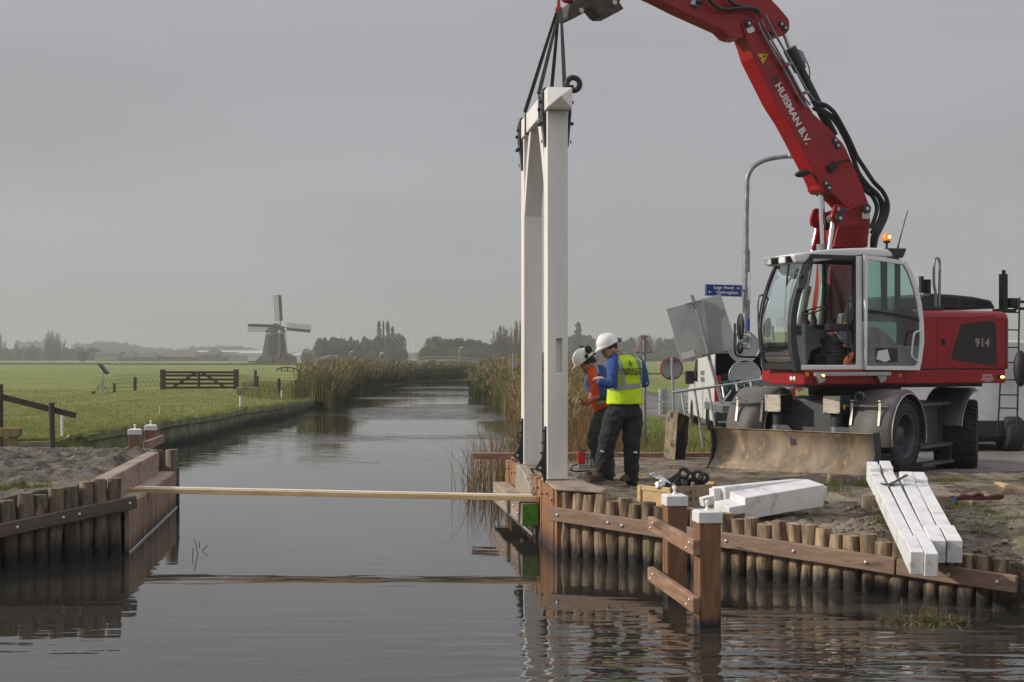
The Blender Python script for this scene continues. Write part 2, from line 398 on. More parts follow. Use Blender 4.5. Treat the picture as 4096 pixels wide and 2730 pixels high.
def sheet(name, outline, zf, pts, material, skirt=-.7, smooth=True, skirt_idx=None):
    from mathutils.geometry import intersect_point_tri_2d
    n = len(outline)
    def inside(x, y):
        c = False; j = n-1
        for i in range(n):
            xi, yi = outline[i]; xj, yj = outline[j]
            if (yi > y) != (yj > y) and x < (xj-xi)*(y-yi)/(yj-yi)+xi: c = not c
            j = i
        return c
    P = [Vector(p) for p in outline] + [Vector(p) for p in pts if inside(*p)]
    v, e, f, ov, oe, of = delaunay_2d_cdt(P, [], [list(range(n))], 1, 1e-4)
    vs = [(p.x, p.y, zf(p.x, p.y)) for p in v]
    fs = [tuple(t) for t in f]
    me = bpy.data.meshes.new(name)
    if skirt is not None:
        m = len(vs); N = {}
        def low(p):
            k = (round(p[0],4), round(p[1],4))
            if k not in N: N[k] = len(vs); vs.append((p[0], p[1], skirt))
            return N[k]
        top = {}
        for i, p in enumerate(v): top[(round(p.x,3), round(p.y,3))] = i
        for i in range(n):
            a = top.get((round(outline[i][0],3), round(outline[i][1],3))); b = top.get((round(outline[(i+1)%n][0],3), round(outline[(i+1)%n][1],3)))
            if a is None or b is None: continue
            fs.append((a, low(vs[a]), low(vs[b]), b))
    me.from_pydata(vs, [], fs)
    bm = bmesh.new(); bm.from_mesh(me)
    bmesh.ops.recalc_face_normals(bm, faces=bm.faces)
    if sum(fc.normal.z for fc in bm.faces) < 0: bmesh.ops.reverse_faces(bm, faces=bm.faces)
    bm.to_mesh(me); bm.free()
    if smooth: me.polygons.foreach_set('use_smooth', [len(p.vertices) == 3 for p in me.polygons])
    me.materials.append(material)
    o = bpy.data.objects.new(name, me); COL.objects.link(o); return o

def dens(path, step):
    o_ = []
    for i in range(len(path)-1):
        a = Vector(path[i]); b = Vector(path[i+1]); k = max(1, int((b-a).length/step))
        o_ += [tuple(a.lerp(b, j/k)) for j in range(k)]
    return o_ + [tuple(path[-1])]

# --- ground material: grass, soil and a dusty verge by world position
def ground_mat(sc1=rgb(164,151,134), sc2=rgb(128,115,101), sc3=rgb(84,74,64), sc4=rgb(176,158,134)):
    m = bpy.data.materials.new('ground_cover'); m.use_nodes = True; nt = m.node_tree; b = nt.nodes['Principled BSDF']; N = nt.nodes.new; K = nt.links.new
    b.inputs['Roughness'].default_value = .9; b.inputs['Specular IOR Level'].default_value = .2
    g = N("ShaderNodeNewGeometry"); at_ = N("ShaderNodeAttribute"); at_.attribute_name = 'soil'
    def nz(sc, det=6, st=(1,1,1), r=.6):
        mp = N("ShaderNodeMapping"); mp.inputs['Scale'].default_value = st; K(g.outputs['Position'], mp.inputs[0])
        n = N("ShaderNodeTexNoise"); n.inputs['Scale'].default_value = sc; n.inputs['Detail'].default_value = det; n.inputs['Roughness'].default_value = r
        K(mp.outputs[0], n.inputs[0]); return n.outputs[0]
    def rng(s_, a, c):
        r = N("ShaderNodeMapRange"); r.inputs[1].default_value = a; r.inputs[2].default_value = c; K(s_, r.inputs[0]); return r.outputs[0]
    def mixc(f, a, c):
        x = N("ShaderNodeMixRGB"); K(f, x.inputs[0])
        for s_, i in ((a,1),(c,2)):
            if isinstance(s_, tuple): x.inputs[i].default_value = s_
            else: K(s_, x.inputs[i])
        return x.outputs[0]
    gA = mixc(rng(nz(.16, 5, (1,.45,1)), .35, .65), rgb(122,132,68), rgb(144,150,82))
    gB = mixc(rng(nz(1.3, 6, (1,.5,1)), .52, .72), gA, rgb(100,108,58))
    gC = mixc(rng(nz(.35, 5, (1,.5,1)), .54, .70), gB, rgb(162,160,96))
    gD = mixc(rng(nz(9, 3), .45, .75), gC, rgb(96,104,54))
    sA = mixc(rng(nz(1.1, 7), .38, .62), sc1, sc2)
    sB = mixc(rng(nz(3.2, 8, r=.7), .47, .62), sA, sc3)
    sC = mixc(rng(nz(2.3, 3), .6, .7), sB, sc4)
    ad = N("ShaderNodeMath"); ad.operation = 'ADD'; K(at_.outputs['Fac'], ad.inputs[0])
    mm = N("ShaderNodeMath"); mm.operation = 'MULTIPLY_ADD'; mm.inputs[1].default_value = .7; mm.inputs[2].default_value = -.35; K(nz(2.2, 5), mm.inputs[0]); K(mm.outputs[0], ad.inputs[1])
    K(mixc(rng(ad.outputs[0], .42, .58), gD, sC), b.inputs['Base Color'])
    bp = N("ShaderNodeBump"); bp.inputs['Strength'].default_value = .8; bp.inputs['Distance'].default_value = .09
    h1 = N("ShaderNodeMath"); h1.operation = 'ADD'; K(nz(7, 8, r=.65), h1.inputs[0]); K(nz(26, 5), h1.inputs[1])
    K(h1.outputs[0], bp.inputs['Height']); K(bp.outputs[0], b.inputs['Normal']); return m
m_ground = ground_mat()
def soil_attr(o, fn):
    a = o.data.attributes.new('soil', 'FLOAT', 'POINT')
    a.data.foreach_set('value', [fn(v.co.x, v.co.y) for v in o.data.vertices])

outl = dens([(-60,26.9),(-14,27.0)], 4)[:-1] + dens([(-14,27.0),(-9.3,27.5)], .8)[:-1] + dens(LB[:7], .6)[:-1] + dens(LB[6:], 4) + \
       dens(list(reversed(RB)), 3) + [(-.05,20.9)] + dens([tuple((CR+NX*.08+U*4.8).xy), tuple((CR+NX*.08+U*.1).xy)], .5) + \
       dens([tuple((CR+Vector((.14,.1,0))).xy), tuple((CRE+Vector((.1,.1,0))).xy)], .17) + [(5.15,12.35),(5.6,11.6),(6.4,10),(7.5,7),(8.5,2),(9,-12),(6000,-12),(6000,6000),(-6000,6000),(-6000,26.9)]
pts = []
rnd = random.Random(3)
J = lambda s: rnd.uniform(-s, s)
y = 12.2
while y < 19.6:
    x = .3
    while x < 9:
        pts.append((x+J(.03), y+J(.03))); x += .08
    y += .08
for j in range(42):
    for i in range(54): pts.append((i*.5+.2, 19.8+j*.5))
Y = 27.6
while Y < 5500:
    k = -.62
    while k < .62:
        if not (Y < 41 and k > 0): pts.append((k*Y+J(.002)*Y, Y+J(.006)*Y))
        k += .014
    Y *= 1.045
land = sheet('ground', outl, z_land, pts, m_ground); struct(land)
def soil_fn(X, Y):
    if X < -4 or Y > 45: return .05 if X < -4 else 0.
    if Y > 45: return .0
    if Y < 21.6: v = 1
    else: v = .62*sstep(22.3, 21.4, Y) + .38*sstep(24, 22, Y)
    p = Vector((X, Y, 0)); d, t = dist_seg(p, CR, CRE)
    if Y < 17.2 and X > 4.4: v -= .5*sstep(4.4, 5.6, X)*sstep(16.4, 15, Y)*.4 + .25
    return v
soil_attr(land, soil_fn)
pts = []
y = 12.5
while y < 24.5:
    x = -13.0
    while x < -4.8:
        pts.append((x+J(.025), y+J(.025))); x += .075
    y += .075
for j in range(30):
    for i in range(50): pts.append((-13.2-i*.9+J(.2), 2+j*.8+J(.2)))
pad_out = dens([(-5.22,16.34),(-5.92,21.25)], .3) + dens([(-5.95,21.6),(-6.3,23.4),(-8,24.0),(-14,24.3),(-60,24.6)], .8) + [(-60,-10),(-12,-10),(-10.5,6)] + dens([tuple((CLE+Vector((-.12,.1,0))).xy), tuple((CLf+Vector((-.12,.1,0))).xy)], .15)
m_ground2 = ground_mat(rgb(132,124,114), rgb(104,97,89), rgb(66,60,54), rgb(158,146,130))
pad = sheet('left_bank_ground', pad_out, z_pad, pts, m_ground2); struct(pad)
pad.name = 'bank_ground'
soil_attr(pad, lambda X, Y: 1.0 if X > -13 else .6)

# --- water
def water_mat():
    m = bpy.data.materials.new('canal_water'); m.use_nodes = True; nt = m.node_tree; b = nt.nodes['Principled BSDF']; N = nt.nodes.new; K = nt.links.new
    b.inputs['Base Color'].default_value = (.027, .0255, .022, 1); b.inputs['Roughness'].default_value = .025
    b.inputs['IOR'].default_value = 1.68; b.inputs['Specular IOR Level'].default_value = .6
    g = N("ShaderNodeNewGeometry")
    def nz(sc, st, det=2, r=.5, d=0):
        mp = N("ShaderNodeMapping"); mp.inputs['Scale'].default_value = st; K(g.outputs['Position'], mp.inputs[0])
        n = N("ShaderNodeTexNoise"); n.inputs['Scale'].default_value = sc; n.inputs['Detail'].default_value = det; n.inputs['Roughness'].default_value = r; n.inputs['Distortion'].default_value = d
        K(mp.outputs[0], n.inputs[0]); return n.outputs[0]
    def mth(op, a, c):
        x = N("ShaderNodeMath"); x.operation = op
        for s_, i in ((a,0),(c,1)):
            if isinstance(s_, (int,float)): x.inputs[i].default_value = s_
            else: K(s_, x.inputs[i])
        return x.outputs[0]
    def rng(s_, a, c, t0=0, t1=1):
        r = N("ShaderNodeMapRange"); r.inputs[1].default_value = a; r.inputs[2].default_value = c; r.inputs[3].default_value = t0; r.inputs[4].default_value = t1; K(s_, r.inputs[0]); return r.outputs[0]
    sp = N("ShaderNodeSeparateXYZ"); K(g.outputs['Position'], sp.inputs[0])
    near = rng(sp.outputs[1], 13.0, 10.6)                       # livelier ripples close to the camera
    right = rng(sp.outputs[0], -.6, 1.2)
    amp = mth('ADD', mth('MULTIPLY', mth('MULTIPLY', near, right), .75), mth('ADD', mth('MULTIPLY', near, .15), .045))
    far = rng(sp.outputs[1], 26, 50)
    amp = mth('ADD', amp, mth('MULTIPLY', far, mth('MULTIPLY', rng(nz(.12, (.5,1,1), 2), .45, .6), .9)))
    w1 = mth('MULTIPLY', nz(2.9, (.42,1.5,1), 1, .4, .3), .85)
    w2 = mth('MULTIPLY', nz(8, (.5,1.3,1), 1, .5), .08)
    h = mth('MULTIPLY', mth('ADD', w1, w2), amp)
    h = mth('ADD', h, mth('MULTIPLY', nz(24, (.6,1,1), 2), .001))
    bp = N("ShaderNodeBump"); bp.inputs['Strength'].default_value = 1; bp.inputs['Distance'].default_value = .045
    K(h, bp.inputs['Height']); K(bp.outputs[0], b.inputs['Normal'])
    # floating film of dust and pollen by the right quay
    fx = rng(sp.outputs[0], 1.2, 4.0); fy = mth('MULTIPLY', rng(sp.outputs[1], 10.9, 11.6), rng(sp.outputs[1], 15.5, 12.8))
    f = mth('MULTIPLY', mth('MULTIPLY', fx, fy), rng(nz(1.1, (.6,1.4,1), 4, .6, .5), .42, .6))
    x = N("ShaderNodeMixRGB"); x.inputs[1].default_value = (.027,.0255,.022,1); x.inputs[2].default_value = rgb(96,90,84); K(mth('MULTIPLY', f, .35), x.inputs[0])
    sp2 = mth('MULTIPLY', rng(nz(34, (1,1,1), 2), .74, .78), rng(nz(.9, (1,1,1), 2), .42, .55))
    x2 = N("ShaderNodeMixRGB"); K(x.outputs[0], x2.inputs[1]); x2.inputs[2].default_value = rgb(190,188,180); K(mth('MULTIPLY', sp2, rng(sp.outputs[1], 19, 16)), x2.inputs[0])
    K(x2.outputs[0], b.inputs['Base Color'])
    K(rng(f, 0, 1, .025, .3), b.inputs['Roughness'])
    return m
wm = MB(); wm.add([(-6000,-200,0),(6000,-200,0),(6000,400,0),(-6000,400,0)], [(0,1,2,3)])
struct(wm.build('water', water_mat(), origin=(0,0,0)))

# --- road
def road_pt(xs, ys): return tuple(on_z(xs, ys, .67).xy)
near_e = [(2262,1488),(2290,1535),(2420,1600),(2560,1655),(2683,1674),(2780,1690),(2900,1722),(3060,1760)]
far_e = [(2310,1482),(2400,1513),(2520,1545),(2620,1568),(2800,1590),(3000,1604),(3400,1618),(4400,1640)]
ne = [road_pt(*p) for p in near_e]; fe = [road_pt(*p) for p in far_e]
ne2 = [(5.6,20.6),(6.1,19.4),(7.2,18.5),(9,17.9),(13,17.2),(22,15.5),(30,14)]
rout = dens(ne, 1.2) + dens(ne2, .5) + [(60,20),(60,52)] + dens(list(reversed(fe)), 2.5)
# clean duplicate neighbours
ro = []
for p in rout:
    if not ro or (Vector(p)-Vector(ro[-1])).length > .05: ro.append(p)
pts = [(i*.5+.2, 19.8+j*.5) for j in range(42) for i in range(54)] + [(i*.4, 15+j*.3) for j in range(16) for i in range(60)]
m_road = mat('asphalt', rgb(118,112,108), rgb(98,94,91), rough=.85, scale=1.2, bump=.3, bscale=60, c3=rgb(136,124,110), s3=.8, lo3=.5, hi3=.7, world=True)
road = sheet('road', ro, lambda X, Y: z_land(X, Y) + .008 + .012*sstep(19.6,18.2,Y), pts, m_road, skirt=-.6); struct(road)

# --- timber revetment of the left field bank
m_rev = mat('mossy_revetment', rgb(140,140,112), rgb(96,98,70), rough=.85, scale=2.2, stretch=(1,1,.6), bump=.6, c3=rgb(96,112,44), s3=1.1, lo3=.5, hi3=.62, wet=(.10,.32,rgb(24,28,18)), world=True)
def revetment(path, label, zoff=0):
    t = thing('bank_revetment', label, 'revetment', (path[0][0], path[0][1], 0), 'old board revetments of the canal bank')
    mb = MB(); cap = MB()
    pp = dens(path, .24)
    for i in range(len(pp)-1):
        a = Vector((*pp[i],0)); b = Vector((*pp[i+1],0)); d = (b-a).normalized()
        zt = z_land(a.x-.35, max(a.y,27.2)) + .02 + rnd.uniform(-.05,.04) + zoff
        mb.bar(a.lerp(b,.02)+Vector((0,0,(zt-.5)/2)), b.lerp(a,.02)+Vector((0,0,(zt-.5)/2)), .035+rnd.uniform(0,.02), zt+.5)
    for i in range(0, len(pp)-9, 8):
        a = Vector((*pp[i],0)); b = Vector((*pp[min(i+8, len(pp)-1)],0))
        za = z_land(a.x-.35, max(a.y,27.2))+zoff; zb = z_land(b.x-.35, max(b.y,27.2))+zoff
        s_ = (b-a).normalized().cross(Vector((0,0,1)))*.05
        cap.bar(a+s_+Vector((0,0,za-.03)), b+s_*1.1+Vector((0,0,zb-.03+rnd.uniform(-.02,.02))), .05, .15)
    mb.build('boards', m_rev, t); cap.build('top_rail', m_rev, t)
revetment([(-9.23,28.2),(-9.09,31),(-9.33,35),(-9.15,40),(-9.47,46),(-9.17,53),(-9.27,61)], 'long mossy board revetment holding up the green field bank along the canal')
revetment([(-24,27.05),(-14,26.98),(-9.4,27.35)], 'low old boards lining the ditch behind the dug soil at the left', -.08)

# ------------------------------------------------------------------ piles
def pile_mesh(name, mat_, seed, L, r=.083):
    rr = random.Random(seed); mb = MB(); n = 14; rings = []
    K = 11; ph = rr.uniform(0, 6)
    for k in range(K+1):
        z = -L + L*k/K
        rk = r*(1+rr.uniform(-.08,.09))
        cx = .012*math.sin(ph+k*.9); cyy = .012*math.cos(ph*1.3+k*.7)
        if k == K: rk *= .95
        rings.append([Vector((cx+rk*(1+.09*math.sin(3*a+ph+k*.4)+rr.uniform(-.04,.04))*math.cos(a), cyy+rk*(1+.05*math.cos(2*a+ph))*math.sin(a), z)) for a in [2*math.pi*i/n for i in range(n)]])
    mb.loft(rings)
    return mb.build(name, mat_, origin=(0,0,0))
def pile_row(a, b, nmb, ztop, mat_, name, lab, grp, rad, L=2.2, seed=1):
    rr = random.Random(seed); protos = [pile_mesh(name, mat_, seed*10+i, L, rad) for i in range(6)]
    for i in range(nmb):
        t = (i+.5)/nmb
        o = protos[i] if i < 6 else dup(protos[rr.randrange(6)])
        p = a.lerp(b, t); o.location = (p.x, p.y, ztop(t)+rr.uniform(-.035,.035))
        o.rotation_euler = (rr.uniform(-.02,.02), rr.uniform(-.02,.02), rr.uniform(0,6.28))
        s = rr.uniform(.92, 1.1); o.scale = (s, s, 1)
        tag(o, lab, 'pile', grp)
pa = CR + Vector((.06,.05,0)); pb = CRE
pile_row(pa, pb, 32, lambda t: lerp(.79,.50,t), m_pile, 'timber_pile', 'round debarked timber pile in the row along the right quay', 'round piles of the right quay', .091, seed=2)
pile_row(CLf + Vector((-.06,-.02,0)), CLE, 26, lambda t: lerp(.95,.45,t), m_pile_l, 'timber_pile', 'round weathered timber pile in the row below the dug soil at the left', 'round piles of the left quay', .088, seed=5)

def wale(a, b, za, zb, h, th, m_, label, bolts, grp, h2=None):
    t = thing('waling_beam', label, 'beam', (a.x, a.y, za-h), grp)
    d = (b-a).normalized(); n = Vector((d.y, -d.x, 0))
    if n.y > 0: n = -n
    A = a + n*(.09+th/2); B = b + n*(.09+th/2)
    MB().bar(A+Vector((0,0,za-h/2)), B+Vector((0,0,zb-(h2 or h)/2)), th, h, h2=h2).build('beam', m_, t, bevel=.008)
    bm_ = MB()
    for k, off in bolts:
        p = A.lerp(B, k) + n*(th/2) + Vector((0,0,lerp(za,zb,k)-h/2+off))
        bm_ = MB(); bm_.sphere(p, .022, 10, 6, rot=None); bm_.build('bolt', m_bolt, t)
dr = (CRE-CR)
wale(CR-dr*.004, CR+dr*.80, .615, .405, .17, .07, m_wale, 'long waling beam bolted across the right row of piles below the crate and white timbers', [(.03,0),(.20,-.0),(.245,-.01),(.50,.01),(.56,.0),(.745,0),(.93,0)], 'waling beams')
wale(CR+dr*.803, CR+dr*1.02, .402, .35, .165, .072, m_wale, 'short waling beam at the right end of the right row of piles', [(.45,0),(.85,0)], 'waling beams')
dl = (CLE-CLf)
wale(CLf-dl*.01, CLf+dl*1.0, .73, .16, .155, .08, m_wale_l, 'dark waling beam bolted across the left row of piles', [(.02,0),(.15,0),(.19,-.0),(.30,0),(.47,0)], 'waling beams')

# ------------------------------------------------------------------ right abutment
def wx(Y): return CR.x - .1313*(Y-CR.y)            # face of the right plank wall
def wall_planks(name, label, a, b, z0, z1, m_, n, th=.05, jit=.01):
    mb = MB(); rr = random.Random(n)
    for i in range(n):
        p = a.lerp(b, i/n); q = a.lerp(b, (i+.93)/n); k = rr.uniform(0, jit)
        off = (b-a).normalized().cross(Vector((0,0,1)))*k
        zt = z1 + rr.uniform(-.008,.008)
        mb.bar(p+off+Vector((0,0,(z0+zt)/2)), q+off+Vector((0,0,(z0+zt)/2)), th, zt-z0)
    return mb
t = thing('plank_wall', 'orange brown vertical plank wall of the right abutment under the white gate', 'plank wall', (CR.x, CR.y, 0))
a = CR - U*.02; b = CR + U*4.95
wall_planks('', '', a, b, -1, .80, m_plank, 24, .06, .018).build('planks', m_plank, t)
for k in range(13):
    p = a.lerp(b, (k+.5)/13) - NX*.05
    for zz in ((.66, .70) [k % 2],):
        MB().box(p.x-.010, p.x+.01, p.y-.008, p.y+.008, zz-.012, zz+.012).build('bolt', m_ink, t)
# deck plate over the corner
pl = MB(); q = [Vector((wx(16.1)+.0,16.0,.80)), Vector((wx(16.1)+1.15,15.45,.80)), Vector((1.28,16.3,.80)), Vector((.95,17.2,.80)), Vector((wx(17.3)+.02,17.3,.80))]
q = [Vector((.53,16.02,.802)), Vector((1.10,15.70,.802)), Vector((1.16,15.95,.802)), Vector((1.0,16.6,.802)), Vector((.86,17.45,.802)), Vector((wx(17.45),17.45,.802))]
pl.prism(q, (0,0,.035))
tag(pl.build('deck_board', m_beam_l, bevel=.01), 'flat muddy board laid over the corner of the right quay beside the near white post', 'board')
# waling beams in the water side with the green end
def wbeam(y0, y1, name, label, green, zt=.495, h=.30, w_=.225, shift=0):
    t = thing('fender_beam', label, 'beam', (wx(y0)-.15, y0, zt-h), 'fender beams on the plank wall')
    A = Vector((wx(y0)-.04-w_/2-shift, y0, zt-h/2)); B = Vector((wx(y1)-.04-w_/2-shift, y1, zt-h/2))
    MB().bar(A, B, w_, h).build('beam', m_beam_l, t, bevel=.012)
    if green:
        d = (A-B).normalized()
        MB().bar(A+d*.003, A+d*.008, w_-.012, h-.012).build('painted_end', m_green, t)
    for yy, zz in ((y0+.35,-.02),(y1-.35,.03)):
        MB().sphere((wx(yy)-.04-w_-shift, yy, zt-h/2+zz), .02, 8, 5).build('bolt', m_bolt, t)
wbeam(17.38, 18.55, 'b', 'heavy fender beam with a green painted end below the near white post', True)
wbeam(18.68, 20.35, 'b', 'heavy fender beam behind the green ended one on the right plank wall', False, .50, .30, .235, .03)
# footing block under the far post
fb = MB(); y0, y1 = 17.75, 19.25
A = Vector((wx(y0)-.10, y0, 0)); B = Vector((wx(y1)-.10, y1, 0))
prof = [(y0,.15),(y1,.15),(y1,.86),(y1-.2,.88),(y0+.55,.80),(y0+.05,.64),(y0,.60)]
fb.prism([Vector((wx(yy)-.10, yy, zz)) for yy, zz in prof], NX*.14)
tag(fb.build('footing_block', m_conc, bevel=.015), 'pale grey weathered block on the plank wall between the feet of the two white posts', 'block')

# ------------------------------------------------------------------ left abutment
def lx(Y): return CLf.x - .137*(Y-CLf.y)
t = thing('plank_wall', 'dark brown plank wall with a ledge on the left side of the bridge opening', 'plank wall', (CLf.x, CLf.y, 0))
a = Vector((lx(16.24), 16.24, 0)); b = Vector((lx(21.2), 21.2, 0))
wall_planks('', '', b, a, -1, .575, m_plank_l, 24, .05, .012).build('planks', m_plank_l, t)
d = (b-a).normalized(); nl = Vector((-d.y, d.x, 0)); nl = nl if nl.x < 0 else -nl
MB().bar(a+nl*.14+d*.02+Vector((0,0,.55)), b+nl*.14+Vector((0,0,.55)), .23, .075).build('ledge', m_beam_l, t, bevel=.006)
MB().bar(a-nl*.034+Vector((0,0,.014)), b-nl*.034+Vector((0,0,.014)), .010, .012).build('waterline_strip', m_wht, t)
MB().bar(a+nl*.34+d*.03+Vector((0,0,.755)), b+nl*.34-d*.1+Vector((0,0,.745)), .2, .33).build('top_beam', m_beam_l, t, bevel=.01)
for i, (dx, dy, zt, r_) in enumerate([(.10,-.02,.93,.10),(.02,.30,.91,.09),(-.22,.24,.90,.09)]):
    o = pile_mesh('timber_pile', m_pile_l, 90+i, 2.0, r_); o.location = (lx(21.35)-.02+dx-.13, 21.35+dy, zt)
    tag(o, ['dark round pile at the far end of the left ledge, nearest the water','dark round pile behind the far end of the left ledge','dark round pile half hidden at the far end of the left ledge'][i], 'pile', 'dark piles at the far end of the left ledge')
# right waterline strip
MB().bar(Vector((wx(17.9)-.045,17.9,.012)), Vector((wx(20.6)-.045,20.6,.012)), .010,.010).build('waterline_strip', m_wht, bpy.data.objects['plank_wall'])

# long boards over the opening
t = thing('long_board', 'pair of long pale yellow boards spanning the water between the two abutments', 'board', (-2.5,17.8,.5))
MB().bar(Vector((-5.30,17.98,.61)), Vector((.34,17.42,.555)), .09, .062).build('front_board', m_fresh, t, bevel=.003)
MB().bar(Vector((-5.21,18.09,.62)), Vector((.28,17.53,.565)), .10, .066).build('rear_board', m_pale, t, bevel=.003)
# beam behind the gate
t = thing('timber_kerb', 'low timber beam on the ground behind the gate, its orange end sticking out over the water', 'beam', (1,21.7,.75))
MB().bar(Vector((-.66,21.7,.80)), Vector((3.35,21.9,.79)), .14, .10).build('beam', m_rail, t, bevel=.006)
MB().bar(Vector((-.666,21.7,.80)), Vector((-.662,21.7,.80)), .13, .09).build('painted_end', m_tyel, t)
tp = MB().box(-.02,.42,21.35,21.9,.74,.79); tag(tp.build('wall_capping', m_rail, bevel=.008), 'short capping board where the timber beam meets the far end of the right plank wall', 'board')

# ------------------------------------------------------------------ brown mooring posts with white caps
def cap_post(c, wd, ztop, label, zbot=-1.2, m_=None):
    t = thing('capped_post', label, 'post', (c.x, c.y, 0), 'brown posts with white caps')
    rot = Matrix.Rotation(math.atan2(U.x, U.y)*-1, 3, 'Z')
    M4 = Matrix.Translation(c) @ Matrix.Rotation(-math.atan2(U.x, U.y), 4, 'Z')
    h = wd/2
    MB(M4).box(-h,h,-h,h,zbot,ztop-.085).build('post', m_ or m_brown, t, bevel=.006)
    g = h+.012
    cb = MB(M4); cb.box(-g,g,-g,g,ztop-.11,ztop-.012); cb.loft([[Vector((-g,-g,ztop-.012)),Vector((g,-g,ztop-.012)),Vector((g,g,ztop-.012)),Vector((-g,g,ztop-.012))],[Vector((-g*.82,-g*.82,ztop)),Vector((g*.82,-g*.82,ztop)),Vector((g*.82,g*.82,ztop)),Vector((-g*.82,g*.82,ztop))]], True, False)
    cb.build('cap', m_cap, t, bevel=.006)
    MB(M4).lathe([(.028,0),(.024,.012),(.011,.03),(.012,.045),(.022,.06),(.024,.072),(.018,.086),(.002,.092)], (0,0,ztop-.002), n=12).build('finial', m_cap, t)
P1 = Vector((1.775,11.87,0)); P2 = Vector((1.652,13.27,0))
cap_post(P1, .20, 1.055, 'near brown square post with a white cap standing in the water')
cap_post(P2, .20, 1.05, 'brown square post with a white cap behind the near one, in front of the crate')
cap_post(Vector((-7.25,25.1,0)), .21, 1.06, 'left of the two far brown posts with white caps beyond the left abutment')
cap_post(Vector((-7.36,26.6,0)), .21, 1.06, 'right of the two far brown posts with white caps beyond the left abutment')
def prail(a, b, zt, h, th, label, bolts):
    t = thing('post_rail', label, 'rail', (a.x, a.y, zt-h), 'rails bolted to the capped posts')
    MB().bar(a+Vector((0,0,zt-h/2)), b+Vector((0,0,zt-h/2)), th, h).build('rail', m_rail, t, bevel=.012, seg=2)
    d = (b-a).normalized(); n = Vector((d.y,-d.x,0)); n = n if n.x < 0 else -n
    for yy, zz in bolts:
        k = (yy-a.y)/(b.y-a.y)
        MB().sphere(a.lerp(b,k)+n*(th/2)+Vector((0,0,zt-h/2+zz)), .02, 10, 6, sc=(.6,1,1)).build('bolt', m_bolt, t)
xo = lambda P, y: P.x - .1 - .04 - .131*(y-P.y)
for zt, lab in ((.805,'upper reddish brown rail bolted along the side of the two near capped posts'),(.288,'lower reddish brown rail just above the water on the two near capped posts')):
    prail(Vector((xo(P1,11.72),11.72,0)), Vector((xo(P1,13.45),13.45,0)), zt, .145, .07, lab, [(11.83,.03),(11.93,-.03),(13.22,.03),(13.32,-.03)])
prail(Vector((-7.0,24.9,0)), Vector((-7.22,26.95,0)), .83, .16, .08, 'short grey brown rail beside the two far capped posts', [])
# ------------------------------------------------------------------ white gate frame and its slings
GU = Vector((-.13, .99, 0)).normalized(); GN = Vector((.99, .13, 0)).normalized()
GA = Vector((.575, 17.12, 0)); GB = Vector((.29, 19.28, 0))      # post centres
GUd = (GB-GA).normalized()
def gM(c): return Matrix(((GN.x,GU.x,0,c.x),(GN.y,GU.y,0,c.y),(0,0,1,0),(0,0,0,1)))
gt = thing('gate_frame', 'tall white timber gate frame of two posts and a crossbeam hanging from green slings', 'gate frame', (GA.x, GA.y, .85))
hw = .137
def post_with_slot(M4, z0, z1, slot=None):
    mb = MB(M4)
    if not slot: return mb.box(-hw,hw,-hw,hw,z0,z1)
    sx0, sx1, s0, s1 = slot
    mb.box(-hw,hw,-hw+.06,hw,z0,z1)
    mb.box(-hw,hw,-hw,-hw+.06,z0,s0); mb.box(-hw,hw,-hw,-hw+.06,s1,z1)
    mb.box(-hw,sx0,-hw,-hw+.06,s0,s1); mb.box(sx1,hw,-hw,-hw+.06,s0,s1)
    return mb
zt = 5.65
zs0 = EYE - (1495-1427)*17/FPX; zs1 = EYE - (1355-1427)*17/FPX
MA_ = gM(GA); MB_ = gM(GB)
# near post with a mortise, built as one recessed mesh
def slot_post(M4, z0, z1, a, b, s0, s1, dep=.07):
    h = hw; y = -hw
    vs = [(-h,y,z0),(h,y,z0),(h,y,z1),(-h,y,z1),(a,y,s0),(b,y,s0),(b,y,s1),(a,y,s1),(a,y+dep,s0),(b,y+dep,s0),(b,y+dep,s1),(a,y+dep,s1),
          (-h,h,z0),(h,h,z0),(h,h,z1),(-h,h,z1)]
    fs = [(0,1,5,4),(1,2,6,5),(2,3,7,6),(3,0,4,7),(4,5,9,8),(5,6,10,9),(6,7,11,10),(7,4,8,11),(8,9,10,11),(13,12,15,14),(1,13,14,2),(12,0,3,15),(3,2,14,15),(12,13,1,0)]
    return MB(M4).add(vs, fs)
slot_post(MA_, .85, zt, -.02, .06, zs0, zs1).build('post', m_white, gt, bevel=.008)
MB(MB_).box(-hw,hw,-hw,hw,.85,zt).build('post', m_white, gt, bevel=.008)
# crossbeam with a diamond point at the near end
bw, bh = .165, .27
A = GA - GUd*.30; B = GB + GUd*.32
cbm = MB()
s_ = GN*bw
z0, z1 = zt+.002, zt+.272
endA = [A-s_+Vector((0,0,z0)), A+s_+Vector((0,0,z0)), A+s_+Vector((0,0,z1)), A-s_+Vector((0,0,z1))]
endB = [B-s_+Vector((0,0,z0)), B+s_+Vector((0,0,z0)), B+s_+Vector((0,0,z1)), B-s_+Vector((0,0,z1))]
tipA = A - GUd*.10 + Vector((0,0,(z0+z1)/2)); tipB = B + GUd*.10 + Vector((0,0,(z0+z1)/2))
cbm.add(endA+endB+[tipA,tipB], [(0,1,5,4),(1,2,6,5),(2,3,7,6),(3,0,4,7),(0,1,8),(1,2,8),(2,3,8),(3,0,8),(4,5,9),(5,6,9),(6,7,9),(7,4,9)])
cbm.build('crossbeam', m_white, gt, bevel=.006)
